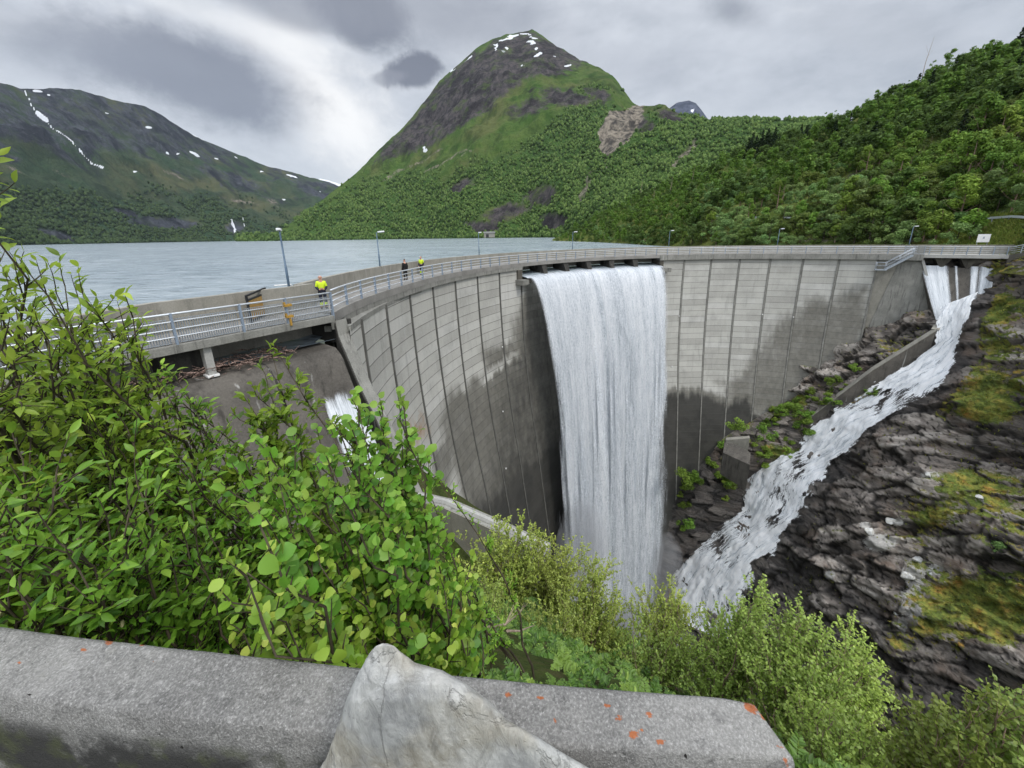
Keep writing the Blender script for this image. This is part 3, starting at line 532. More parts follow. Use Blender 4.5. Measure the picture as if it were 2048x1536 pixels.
# upstream body (never seen from the camera, closes the dam towards the lake)
m = MB(); arc_bar(m, .3, 20.95, AR + .9, AR + 2.9, -40, -2.06, .5); par(m.build('dam_core', MT['wetcon']), dam)
for i in (14.0, 16.98, 17.98, 14.98, 5.98, 3.98): pass
for (px, py) in ((1358, 632), (1344, 733), (1525, 629), (1587, 634), (1005, 694), (1006, 823), (1012, 937)):   # small white survey targets bolted to the joints
    p = on_wall(px, py, .12); mb = MB(); mb.box(p, (.14, .14, .14)); par(mb.build('survey_target', MT['white']), dam)
# right abutment block and weir
ab = empty('abutment_block', (*(E20 + ET * 2), -.7), 'plain concrete block between the curved dam wall and the right side spillway', 'abutment')
def ep(s, n, z): q = E20 + ET * s + EN * n; return np.array([q[0], q[1], z])
m = MB(); poly = [ep(.02, 0, -.72), ep(4.75, 0, -.72), ep(8.2, 0, -10.2), ep(6.2, 0, -13.5), ep(1.5, 0, -20), ep(-.2, 0, -20)]; m.prism(poly, (EN[0] * 3, EN[1] * 3, 0)); par(m.build('block_face', MT['parapet']), ab)
m = MB(); poly = [ep(2.35, -.06, -.72), ep(4.62, -.06, -.72), ep(8.0, -.06, -10.2), ep(6.0, -.06, -13.4), ep(2.2, -.06, -17.0), ep(.55, -.06, -12.)]; m.prism(poly, (EN[0] * .1, EN[1] * .1, 0)); par(m.build('face_panel', MT['beam']), ab)
m = MB(); m.beam(ep(4.8, -.12, -.75), ep(8.25, -.12, -10.2), .3, .3, (EN[0], EN[1], 0)); par(m.build('edge_rim', MT['deck']), ab)
m = MB(); m.prism([ep(-.2, -.55, -.75), ep(4.75, -.55, -.75), ep(4.75, -.55, .13), ep(-.2, -.55, .13)], (EN[0] * 1.2, EN[1] * 1.2, 0)); par(m.build('crest_beam', MT['beam']), ab)
weir = empty('side_weir', (*(E20 + ET * 8.5), -1.5), 'sloping concrete weir below the right bridge with thin white streams running down it', 'weir')
WT0, WT1 = ep(4.8, .3, -1.75), ep(12.3, .3, -1.75); WB0, WB1 = ep(7.9, -3.2, -11.5), ep(11.9, -3.2, -11.5)
m = MB(); m.hexa([WB0, WB1, WB1 + np.array([EN[0], EN[1], 0]) * 7, WB0 + np.array([EN[0], EN[1], 0]) * 7, WT0, WT1, WT1 + np.array([EN[0], EN[1], 0]) * 2.5, WT0 + np.array([EN[0], EN[1], 0]) * 2.5]); par(m.build('weir_face', MT['apron']), weir)
br2 = empty('weir_bridge', (*(E20 + ET * 8.5), 0), 'short concrete footbridge over the right side weir, reaching the rock bank', 'bridge')
m = MB(); m.prism([ep(4.76, -.5, -.34), ep(14.2, -.5, -.34), ep(14.2, -.5, .15), ep(4.76, -.5, .15)], (EN[0] * 3.1, EN[1] * 3.1, 0)); par(m.build('deck', MT['deck']), br2)
m = MB(); m.prism([ep(-.3, 2.6, -1.2), ep(14.2, 2.6, -1.2), ep(14.2, 2.6, 1.45), ep(-.3, 2.6, 1.45)], (EN[0] * .35, EN[1] * .35, 0)); par(m.build('parapet', MT['parapet']), br2)
for s in (7.0, 9.6):
    m = MB(); m.prism([ep(s - .15, .2, -1.8), ep(s + .15, .2, -1.8), ep(s + .95, .2, -.35), ep(s - .95, .2, -.35)], (EN[0] * 1.6, EN[1] * 1.6, 0)); par(m.build('support', MT['wetcon']), br2)
# ------------------------------------------------------------------ left bridge and side spillway
def bp(s, n, z): q = B0 + BU * s + BN * n; return np.array([q[0], q[1], z])
br1 = empty('spillway_bridge', (*(B0 + BU * 4), 0), 'flat concrete bridge deck over the left spillway, standing on a square pillar', 'bridge')
m = MB(); m.prism([bp(-.02, 0, -.2), bp(24, 0, -.2), bp(24, 0, .12), bp(-.02, 0, .12)], (BN[0] * 3.3, BN[1] * 3.3, 0)); par(m.build('deck', MT['beam'], bevel=.02), br1)
m = MB(); m.prism([bp(.2, .14, .12), bp(24, .14, .12), bp(24, .14, .16), bp(.2, .14, .16)], (BN[0] * 3.0, BN[1] * 3.0, 0)); par(m.build('road_surface', MT['road']), br1)
m = MB(); PL = [cp(-.2, AR + 2.775, 1.45)] + [at_z(x, y, 1.43) for x, y in ((620, 567), (575, 574), (500, 582), (430, 591), (300, 606), (150, 631))]; PL.append(PL[-1] + (PL[-1] - PL[-2]) * 4); PL = np.array(PL); tn = np.gradient(PL, axis=0); tn[:, 2] = 0; tn /= np.linalg.norm(tn, axis=1)[:, None]; sd_ = np.c_[tn[:, 1], -tn[:, 0], tn[:, 2] * 0] * .175; V = []
for p_, s_ in zip(PL, sd_): V += [p_ - s_ - [0, 0, 2.7], p_ + s_ - [0, 0, 2.7], p_ + s_, p_ - s_]
m.add(np.array(V), [(k * 4 + j, k * 4 + (j + 1) % 4, (k + 1) * 4 + (j + 1) % 4, (k + 1) * 4 + j) for k in range(len(PL) - 1) for j in range(4)] + [(3, 2, 1, 0), tuple(len(V) - 4 + j for j in range(4))]); par(m.build('parapet', MT['parapet']), br1)
c = bp(5.15, .4, 0); ang = math.atan2(BU[1], BU[0]); m = MB(); m.box((c[0], c[1], -.78), (.27, .4, 1.16), ang); par(m.build('pillar', MT['deck'], bevel=.02), br1)
c = bp(5.15, .4, 0); m = MB(); m.box((c[0], c[1], -1.4), (.4, .52, .1), ang); par(m.build('footing', MT['white'], bevel=.02), br1)
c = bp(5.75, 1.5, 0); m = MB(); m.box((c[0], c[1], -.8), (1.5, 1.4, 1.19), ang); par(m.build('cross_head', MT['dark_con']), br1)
sp = empty('side_spillway', (*(B0 + BU * 4), -1.5), 'steep weathered concrete spillway apron beneath the left bridge', 'spillway')
def apron_pt(s, k):  # s along the bridge, k metres downstream of the sill
    z = np.interp(k, [-1.2, 0, .9, 1.3, 1.8, 3, 4.4, 6, 10, 17], [-1.42, -1.42, -1.52, -1.95, -3.4, -6.8, -10.2, -12, -13.2, -15])
    q = B0 + BU * s + BN * 1.0 + GD * k; return np.array([q[0], q[1], z])
S_, K_ = np.meshgrid(np.linspace(.2, 17, 80), np.concatenate([np.linspace(-1.2, 5, 40), np.linspace(5.5, 17, 20)]), indexing='ij')
V = np.array([apron_pt(s, k) for s, k in zip(S_.ravel(), K_.ravel())]); par(mesh_np('apron', V, grid_faces(*S_.shape), MT['apron'], None, True), sp)
for s in (3.4, 6.3, 10.5):
    m = MB(); pts = [apron_pt(s, k) + np.array([0, 0, .0]) for k in np.linspace(.2, 7, 24)]; m.tube(pts, .045, 5); par(m.build('joint_line', MT['dark_con'], smooth=True), sp)
gw = empty('guide_wall', (GP[0], GP[1], -.5), 'slanting concrete guide wall with dark inner side, left of the arch dam', 'wall')
def gp(s, n, z): q = GP + GD * s + GNn * n; return np.array([q[0], q[1], z])
W = .62; top = GTOP; m = MB(); k = len(top)
V = []; F = []
for s, z in top: V += [gp(s, -.05, z), gp(s, W, z + .02), gp(s, W, z - 14), gp(s, -.05, z - 14)]
for j in range(k - 1): F += [(j * 4 + a, j * 4 + (a + 1) % 4, (j + 1) * 4 + (a + 1) % 4, (j + 1) * 4 + a) for a in range(4)]
F += [(0, 1, 2, 3), tuple((k - 1) * 4 + a for a in (3, 2, 1, 0))]; m.add(np.array(V), F); par(m.build('wall_body', MT['beam']), gw)
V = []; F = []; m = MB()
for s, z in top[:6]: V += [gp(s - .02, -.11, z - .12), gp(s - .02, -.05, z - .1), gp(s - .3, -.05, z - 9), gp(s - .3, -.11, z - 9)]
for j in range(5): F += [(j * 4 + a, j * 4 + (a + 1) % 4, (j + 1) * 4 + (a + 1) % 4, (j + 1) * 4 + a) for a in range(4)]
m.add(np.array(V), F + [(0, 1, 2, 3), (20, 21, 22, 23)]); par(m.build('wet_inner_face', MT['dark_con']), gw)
V = []; F = []; m = MB()
for s, z in top[5:]: V += [gp(s, -.1, z - .0), gp(s, -.06, z), gp(s, -.06, z - 3.4), gp(s, -.1, z - 3.4)]
for j in range(len(top) - 6): F += [(j * 4 + a, j * 4 + (a + 1) % 4, (j + 1) * 4 + (a + 1) % 4, (j + 1) * 4 + a) for a in range(4)]
m.add(np.array(V), F + [(0, 1, 2, 3)]); par(m.build('lower_face', MT['parapet']), gw)
m = MB(); m.tube([gp(s, .28, z + .03) for s, z in top[5:]], .16, 6); par(m.build('coping', MT['deck']), gw)
# abutment nose that carries the bridge end (dark below the deck)
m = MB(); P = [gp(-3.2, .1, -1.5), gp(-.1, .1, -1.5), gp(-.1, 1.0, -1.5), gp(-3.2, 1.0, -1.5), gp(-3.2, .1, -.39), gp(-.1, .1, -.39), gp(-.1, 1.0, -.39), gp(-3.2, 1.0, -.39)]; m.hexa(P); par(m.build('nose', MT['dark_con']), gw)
# ------------------------------------------------------------------ railings
def rail_post(parent, p, out, h=1.12, w=.12, mat='bluepost'):
    m = MB(); m.box((p[0], p[1], p[2] + h / 2 - .08), (.07, w, h + .16), math.atan2(out[1], out[0]) + math.pi / 2); o = m.build('post', MT[mat]); par(o, parent)
def rails(parent, path, zs=((1.1, .045), (.83, .03), (.55, .03), (.27, .03)), mat='galv_light'):
    for z, r in zs:
        m = MB(); m.tube([(p[0], p[1], p[2] + z) for p in path], r, 6); o = m.build('rail', MT[mat], smooth=True); par(o, parent)
rl = empty('crest_railing', (*cp(10, AR - .15, .15)[:2], .15), 'long grey steel railing along the curved walkway of the dam crest', 'railing')
ii = np.arange(-.05, 20.4, .43)
for i in ii: a = A0 + DA * i; rail_post(rl, cp(i, AR - .17 + edge_out(i), .15), (math.cos(a), math.sin(a)))
rails(rl, [cp(i, AR - .17 + edge_out(i), .15) for i in np.arange(-.48, 20.9, .215)])
lr = empty('bridge_railing', (*bp(6, .1, .12)[:2], .12), 'grey railing with fine mesh infill along the left bridge', 'railing')
posts = [0.0, 2.1, 3.85, 6.0, 8.1, 10.6, 13, 15.5, 18]
for s in posts: rail_post(lr, bp(s, .08, .12), BN, 1.15, .15)
rails(lr, [bp(s, .08, .12) for s in (0, 6, 12, 19)], ((1.12, .04), (.84, .028), (.56, .028), (.28, .028)))
for a_, b_ in zip(posts[:-1], posts[1:]):
    m = MB()
    for s in np.arange(a_ + .16, b_ - .1, .075): m.beam(bp(s, .12, .16), bp(s, .12, 1.06), .024, .024)
    for z in (.18, 1.05): m.beam(bp(a_ + .14, .12, z), bp(b_ - .14, .12, z), .02, .02)
    par(m.build('mesh_panel', MT['galv']), lr)
wr = empty('weir_railing', (*ep(9, -.4, .15)[:2], .15), 'grey steel railing on the short bridge over the right weir', 'railing')
for s in np.arange(5.2, 13.6, 1.25): rail_post(wr, ep(s, -.42, .15), EN)
rails(wr, [ep(s, -.42, .15) for s in (4.6, 9, 13.4)])
br = empty('bank_railing', (*ep(15, -1, .2)[:2], .2), 'pale railing climbing the rock bank at the right end of the dam', 'railing')
pth = [ep(12.9, -.42, .15), ep(13.7, -.9, .45), ep(14.8, -1.7, 1.0), ep(16.2, -2.7, 1.6), ep(18, -4.0, 2.3), ep(21, -6, 3.2)]
for a, b_ in zip(pth[:-1], pth[1:]): m = MB(); up_ = np.array([0, 0, 1.]); w_ = np.array([EN[0], EN[1], 0]) * .35; m.hexa([a - up_ * 2.6 - w_ * .2, b_ - up_ * 2.6 - w_ * .2, b_ - up_ * 2.6 + w_, a - up_ * 2.6 + w_, a - w_ * .2, b_ - w_ * .2, b_ + w_, a + w_]); par(m.build('ramp_kerb', MT['wetcon']), br)
for p in pth[1:]: rail_post(br, p, EN, 1.15, .1, 'galv')
rails(br, pth)
# ------------------------------------------------------------------ maintenance stair on the right
st = empty('maintenance_stair', (*ep(2.5, -.8, 0)[:2], 0), 'galvanised steel stair and landing hung on the right end of the dam wall', 'stair')
a_, b_ = ep(3.4, -.95, .1), ep(.55, -.95, -2.15)
for n_ in (-.62, -1.3):
    m = MB(); p, q = ep(3.4, n_, .05), ep(.75, n_, -2.15); m.beam(p, q, .06, .26); par(m.build('stringer', MT['galv']), st)
for t in np.linspace(.05, .97, 11):
    m = MB(); c = ep(3.4 + (.75 - 3.4) * t, -.96, .05 - 2.2 * t); m.box(c, (.24, .62, .04), math.atan2(ET[1], ET[0])); par(m.build('step', MT['galv']), st)
for n_ in (-.62, -1.3):
    m = MB(); m.tube([ep(3.4, n_, 1.1), ep(.75, n_, -1.1), ep(-.35, n_, -1.1)], .03, 6); m.tube([ep(3.4, n_, .6), ep(.75, n_, -1.6), ep(-.35, n_, -1.6)], .022, 6)
    for s, z in ((3.4, 0), (2.1, -1.05), (.75, -2.15), (-.35, -2.15)): m.tube([ep(s, n_, z), ep(s, n_, z + 1.1)], .025, 6)
    par(m.build('handrail', MT['galv'], smooth=True), st)
m = MB(); m.prism([ep(-.45, -.5, -2.3), ep(.9, -.5, -2.3), ep(.9, -.5, -2.15), ep(-.45, -.5, -2.15)], (-EN[0] * .9, -EN[1] * .9, 0)); par(m.build('landing', MT['galv']), st)
gt = empty('stair_gate', (*ep(4, -.5, .15)[:2], .15), 'closed steel bar gate in the crest railing above the maintenance stair', 'gate')
m = MB(); 
for s in np.arange(2.6, 4.61, .125): m.beam(ep(s, -.52, .25), ep(s, -.52, 1.3), .022, .022)
par(m.build('bars', MT['bluepost']), gt); m = MB()
for z in (.22, 1.32): m.beam(ep(2.55, -.52, z), ep(4.65, -.52, z), .05, .05)
for s in (2.55, 3.6, 4.65): m.beam(ep(s, -.52, .1), ep(s, -.52, 1.4), .06, .06)
par(m.build('gate_frame', MT['galv']), gt)
# ------------------------------------------------------------------ lake
def build_lake():
    P = [bp(24, .9, LAKE_Z), bp(10, .9, LAKE_Z), bp(-1.0, .9, LAKE_Z)] + [cp(i, AR + 1.6, LAKE_Z) for i in np.arange(-.6, 20.9, .5)] + [ep(5, 1.5, LAKE_Z), ep(14.5, 1.5, LAKE_Z), ep(40, 6, LAKE_Z)]
    for az in np.radians(np.arange(70, -106, -8.)): P.append(np.array([math.sin(az) * 12500, math.cos(az) * 12500, LAKE_Z]))
    P.append(np.array([-60, -20, LAKE_Z]))
    bm = bmesh.new(); vs_ = [bm.verts.new(p) for p in P]; f = bm.faces.new(vs_); bm.normal_update()
    if f.normal.z < 0: f.normal_flip()
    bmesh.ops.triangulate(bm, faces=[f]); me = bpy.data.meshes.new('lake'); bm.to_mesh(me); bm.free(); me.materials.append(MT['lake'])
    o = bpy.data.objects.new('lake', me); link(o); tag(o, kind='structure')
build_lake()
# ------------------------------------------------------------------ right bank: one displaced rock slope
RP = np.array([62., 51., -11.]); RG, RGY = 1.65, .6
Rn = np.array([-RG, -RGY, 1.]); Rn /= np.linalg.norm(Rn); Ra = np.array([-RGY, RG, 0.]); Ra /= np.linalg.norm(Ra); Re = np.array([RG, RGY, RG * RG + RGY * RGY]); Re /= np.linalg.norm(Re)
def rs_px(x, y):   # pixel -> (along, up-slope)
    w = ray(x, y); o = np.array([0, 0, EYE]); t = ((RP - o) @ Rn) / (w @ Rn); p = o + w * t - RP; return np.array([p @ Ra, p @ Re])
SL = np.array([rs_px(*q) for q in [(1878, 618), (1868, 650), (1866, 689), (1813, 724), (1739, 765), (1663, 818), (1625, 841), (1593, 876), (1572, 903), (1528, 920), (1493, 941), (1476, 985), (1467, 1022), (1424, 1049), (1365, 1100), (1330, 1155), (1325, 1200), (1350, 1240)]])
SR = np.array([rs_px(*q) for q in [(1962, 585), (1940, 632), (1921, 682), (1920, 721), (1912, 749), (1880, 776), (1850, 805), (1777, 834), (1728, 870), (1678, 920), (1638, 975), (1610, 1018), (1600, 1037), (1553, 1092), (1512, 1155), (1484, 1229), (1470, 1290)]])
def resample(P, n):
    d = np.r_[0, np.cumsum(np.linalg.norm(np.diff(P, axis=0), axis=1))]; t = np.linspace(0, d[-1], n); return np.c_[np.interp(t, d, P[:, 0]), np.interp(t, d, P[:, 1])]
SLr, SRr = resample(SL, 60), resample(SR, 60)
STREAM = [tuple(p) for p in SLr] + [tuple(p) for p in SRr[::-1]]
RBUMP = [(q, r, h) for q, r, h in (((1760, 900), 4.2, 1.5), ((1700, 1010), 4, 1.6), ((1860, 980), 4, 1.3), ((1950, 905), 4.0, -2.6), ((2030, 900), 4, -2.0), ((1600, 1100), 3.0, 1.0), ((1740, 1100), 3.5, 1.2), ((1960, 830), 4, 1.3), ((2000, 1060), 5, 1.2), ((1850, 1250), 5, .9), ((1640, 1200), 3, .8), ((1620, 1280), 3, -1.), ((1900, 1150), 4, -.8), ((1975, 640), 3, .5), ((1990, 545), 2.5, .3), ((1945, 580), 4.0, -2.4), ((1965, 540), 3, -1.2))]
RBUMP = [(rs_px(*q), r, h) for q, r, h in RBUMP]
def stair(x, k=.18):
    f = np.floor(x); t = x - f; return f + sstep(.5 - k, .5 + k, t)
def rs_disp(A, E, fine=True):
    P = RP + A[..., None] * Ra + E[..., None] * Re
    D = 2.2 * fbm(P / 17, 3, .5, seed=3)
    for (c, r, h) in RBUMP: D = D + h * np.exp(-((A - c[0]) ** 2 + (E - c[1]) ** 2) / r ** 2)
    ins = in_poly(A, E, STREAM); d = np.minimum(seg_dist(A, E, [tuple(p) for p in SLr]), seg_dist(A, E, [tuple(p) for p in SRr])); sd = np.where(ins, d, -d)
    wch = sstep(-2.2, 1.2, sd); D = D * (1 - .75 * wch) - 1.0 * wch
    if fine == 2:
        wp = 1.3 * fbm(P / 5, 4, seed=11); rock = 1 - .55 * wch
        q = (P @ np.array([.10, .42, .90])) / 1.9 + wp * .9; D = D + rock * .95 * ((q - stair(q, .12)))       # bedded ledges dipping along the bank
        q2 = (P @ np.array([.75, -.6, .25])) / 2.7 + 1.1 * fbm(P / 4, 3, seed=23); D = D + rock * .55 * (stair(q2, .08) - q2)   # cross joints
        D = D + rock * (1.0 * fbm(P / 4.2, 5, .56, seed=5, ridged=True) - .2 + .4 * fbm(P / 1.3, 4, .6, seed=9))
    if fine:
        rock = 1 - .6 * wch; w1 = P + .9 * np.stack([fbm(P / 6, 3, seed=s_) for s_ in (11, 12, 13)], -1); M1 = np.array([[.95, .1, .05], [-.2, .8, -.35], [.05, .45, .9]])
        h, o, e = cells((w1 @ M1.T) / [7.5, 4.2, 1.9], 501); D = D + rock * (1.7 * (h[..., 3] - .45) + 1.3 * (o * (h[..., :3] - .5)).sum(-1) - .35 * sstep(.08, .0, e))
        h2, o2, e2 = cells((w1 @ M1.T) / [2.4, 1.3, .55], 511); D = D + rock * (.55 * (h2[..., 3] - .5) + .7 * (o2 * (h2[..., :3] - .5)).sum(-1) - .12 * sstep(.1, .0, e2))
        D = D + rock * (.8 * fbm(P / 5., 4, .55, seed=5) + .22 * fbm(P / .8, 3, .6, seed=9)); rs_disp.tone = .6 * h[..., 3] + .4 * h2[..., 2]; rs_disp.crack = np.minimum(e * 1.3, e2 * 2.2)
    return D, sd
def rs_pt(A, E, D): 
    bend = np.maximum(E - 13.5, 0); P = RP + A[..., None] * Ra + E[..., None] * Re + D[..., None] * Rn; P[..., 2] -= bend * .62; P[..., 2] = np.where(P[..., 2] > -.6, -.6 + (P[..., 2] + .6) * .22, P[..., 2]); return P
def build_bank():
    A, E = np.meshgrid(np.arange(-64, 18, .25), np.arange(-74, 24, .25), indexing='ij'); D, sd = rs_disp(A, E); tone, crack = rs_disp.tone, rs_disp.crack; V = rs_pt(A, E, D)
    gx = np.gradient(V, axis=0); gy = np.gradient(V, axis=1); N = np.cross(gx, gy); N /= np.linalg.norm(N, axis=-1, keepdims=True) + 1e-9; N *= np.sign(N[..., 2:3] + 1e-9)
    Vf = V.reshape(-1, 3); q = to_px(Vf); px, py = q[:, 0].reshape(A.shape), q[:, 1].reshape(A.shape)
    flat = sstep(.42, .75, N[..., 2]); moss = .34 * flat + .42 * fbm(Vf / 5, 5, .6, seed=31).reshape(A.shape) + .06
    for (cx, cy, rx, ry, k) in ((1985, 770, 90, 50, .6), (1960, 830, 80, 30, .55), (1960, 640, 80, 45, .5), (2010, 600, 60, 30, .4), (1920, 980, 75, 55, .5), (1860, 1040, 60, 35, .4), (1950, 1180, 90, 50, .55), (2000, 1230, 60, 60, .5), (1780, 1200, 40, 12, .5), (1860, 1255, 40, 30, .4), (2020, 1380, 60, 25, .35), (1990, 540, 50, 20, .3), (1920, 1290, 40, 25, .35), (1990, 700, 70, 25, .35), (1790, 1300, 40, 40, .3), (1680, 1060, 40, 10, .4)):
        moss = moss + k * np.exp(-((px - cx) / rx) ** 2 - ((py - cy) / ry) ** 2)
    for (cx, cy, rx, ry, k) in ((1950, 905, 110, 35, .8), (1700, 1000, 70, 80, .4), (1720, 1180, 90, 70, .5), (1790, 900, 60, 60, .35), (1560, 1150, 60, 60, .5), (2000, 1330, 150, 40, .45), (1640, 1250, 80, 60, .5), (1780, 1380, 120, 70, .5)):
        moss = moss - k * np.exp(-((px - cx) / rx) ** 2 - ((py - cy) / ry) ** 2)
    pale = np.zeros(A.shape)
    for (cx, cy, rx, ry) in ((1760, 1085, 42, 22), (1830, 1150, 26, 42), (1825, 1190, 36, 14), (1835, 1225, 30, 24), (1815, 1215, 22, 20), (1805, 1250, 14, 20), (1795, 1045, 16, 10), (1965, 1000, 14, 8), (1870, 1140, 24, 14), (1862, 950, 26, 10), (1660, 1150, 14, 12), (1730, 1050, 16, 8)):
        pale = np.maximum(pale, .85 * np.exp(-(((px - cx) / rx) ** 2 + ((py - cy) / ry) ** 2) ** 1.5))
    wet = sstep(-2.2, .4, sd) * .9; wet = np.maximum(wet, .55 * np.exp(-((px - 1950) / 120) ** 2 - ((py - 905) / 40) ** 2)); wet = np.maximum(wet, .8 * sstep(-34, -50, Vf[:, 2].reshape(A.shape) + 5 * fbm(Vf / 7, 4, seed=37).reshape(A.shape)))  # damp by stream and depth; the hollow term is shade put into the colour
    for (cx, cy, rx, ry, k) in ((1960, 905, 130, 45, .95), (1700, 1250, 230, 50, .9), (1900, 1380, 260, 70, .85), (1600, 1060, 60, 60, .7), (1950, 1330, 160, 50, .7), (1690, 960, 70, 30, .5), (1930, 700, 40, 80, .8), (2000, 590, 60, 16, .6)): wet = np.maximum(wet, k * np.exp(-((px - cx) / rx) ** 2 - ((py - cy) / ry) ** 2) * (.65 + .8 * fbm(Vf / 3, 4, seed=39).reshape(A.shape)))  # dark zones; the first one paints more shade into the hollow
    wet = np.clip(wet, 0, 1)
    moss = moss - 1.2 * sstep(-1.6, .2, sd)
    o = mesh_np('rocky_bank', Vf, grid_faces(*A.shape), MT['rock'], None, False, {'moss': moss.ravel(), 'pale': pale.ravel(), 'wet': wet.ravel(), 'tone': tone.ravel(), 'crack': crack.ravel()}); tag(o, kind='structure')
build_bank()
# ------------------------------------------------------------------ cascade
def build_cascade():
    n, m = 420, 80; L, R = resample(SL, n), resample(SR, n); u = np.linspace(-.04, 1.04, m)
    AE = L[:, None, :] * (1 - u[None, :, None]) + R[:, None, :] * u[None, :, None]; A, E = AE[..., 0], AE[..., 1]
    D, sd = rs_disp(A, E, False); P = RP + A[..., None] * Ra + E[..., None] * Re
    D = D + .55 + 1.3 * sstep(.1, .0, np.linspace(0, 1, n))[:, None] + .45 * fbm(P / 4.5, 3, .5, seed=41) + .05 * fbm(P / 1.3, 4, .6, seed=43) + .04 * fbm(P / .5, 3, .6, seed=47)
    q = E / 3.2 + 1.6 * fbm(P / 5, 3, seed=51); D = D + .22 * fbm(np.stack([A / .9, E / 5.5, A * 0], -1), 4, .6, seed=55)
    V = RP + A[..., None] * Ra + E[..., None] * Re + D[..., None] * Rn
    ed = np.minimum(u, 1 - u)[None, :] * np.ones((n, 1)); dens = sstep(-.04, .16, ed + .16 * fbm(P / 1.6, 5, .6, seed=53)) * 1.02
    hole = np.zeros(A.shape); px = to_px(V.reshape(-1, 3)); X, Y = px[:, 0].reshape(A.shape), px[:, 1].reshape(A.shape)
    for (cx, cy, rx, ry, k) in ((1760, 785, 50, 9, .55), (1720, 815, 40, 8, .6), (1830, 800, 45, 16, .7), (1650, 830, 30, 8, .4), (1590, 950, 26, 14, .55), (1560, 985, 22, 22, .55), (1545, 1000, 24, 26, .45), (1440, 1080, 24, 22, .7), (1400, 1090, 26, 20, .5), (1490, 1075, 16, 10, .6), (1545, 1045, 22, 14, .6), (1455, 1212, 22, 12, .8), (1370, 1110, 20, 20, .4), (1690, 750, 30, 8, .4), (1860, 745, 20, 8, .4)):
        hole = np.maximum(hole, k * np.exp(-((X - cx) / rx) ** 2 - ((Y - cy) / ry) ** 2))
    dens = dens + .04 + .3 * fbm(np.stack([A / 2.2, E / 5, A * 0], -1), 4, seed=57) - hole * .55 - .3 * sstep(.18, .48, fbm(np.stack([A / 1.5, E / 4.2, A * 0], -1), 5, .62, seed=59)) * sstep(.02, .2, np.linspace(0, 1, n))[:, None]
    dl = np.r_[0, np.cumsum(np.linalg.norm(np.diff((L + R) / 2, axis=0), axis=1))]; wid = np.linalg.norm(L - R, axis=1)
    uv = np.stack([u[None, :] * wid[:, None], np.repeat(dl[:, None], m, 1)], -1)
    o = mesh_np('white_water_stream', V.reshape(-1, 3), grid_faces(n, m), MT['cascade'], None, True, {'dens': dens.ravel()}, uv.reshape(-1, 2)); tag(o, kind='structure')
build_cascade()
def build_weir_water():
    n, m = 60, 70; u = np.linspace(.0, 1, m); v = np.linspace(-.02, 1.12, n); Vv, Uu = np.meshgrid(v, u, indexing='ij')
    T = WT0 + (WT1 - WT0) * Uu[..., None]; Bm = WB0 + (WB1 - WB0) * Uu[..., None]; V = T + (Bm - T) * Vv[..., None] - np.array([EN[0], EN[1], -.4]) * (.10 + .06 * np.abs(fbm(np.stack([Uu * 9, Vv * 2, Vv * 0], -1), 4)))[..., None]
    d = np.interp(u, [0, .02, .05, .33, .38, .42, .455, .49, .53, .66, .7, .74, .79, .84, 1], [.35, .85, 1.0, 1.0, .5, .22, .25, .75, .2, .25, .8, .95, .45, .9, 1.0])[None, :] * np.ones((n, 1)); d = np.maximum(d, 1.1 * sstep(.80, .98, Vv + .25 * (Uu - .5))); d = d + .0 * Vv
    uv = np.stack([Uu * 7, Vv * 11], -1); o = mesh_np('weir_water', V.reshape(-1, 3), grid_faces(n, m), MT['weirw'], None, True, {'dens': d.ravel()}, uv.reshape(-1, 2)); tag(o, kind='structure')
build_weir_water()
def build_spill_water():
    n, m = 60, 24; K, S = np.meshgrid(np.linspace(1.75, 13.5, n), np.linspace(.22, 2.05, m), indexing='ij'); V = np.array([apron_pt(s - .06 * k * 0, k) for s, k in zip(S.ravel(), K.ravel())]); V[:, 2] += .1 + .08 * fbm(V / .7, 4); V[:, 0] += .05
    ed = np.minimum((2.05 - S) / .5, 3) ; d = sstep(-.1, .5, ed + .15 * fbm(V / .8, 3).reshape(S.shape)) * sstep(1.7, 2.1, K + .3 * fbm(V / .5, 3, seed=3).reshape(S.shape)) * .98 + .02
    o = mesh_np('spillway_water', V, grid_faces(n, m), MT['weirw'], None, True, {'dens': d.ravel()}, np.c_[S.ravel() * 2, K.ravel() * 2]); tag(o, kind='structure')
build_spill_water()
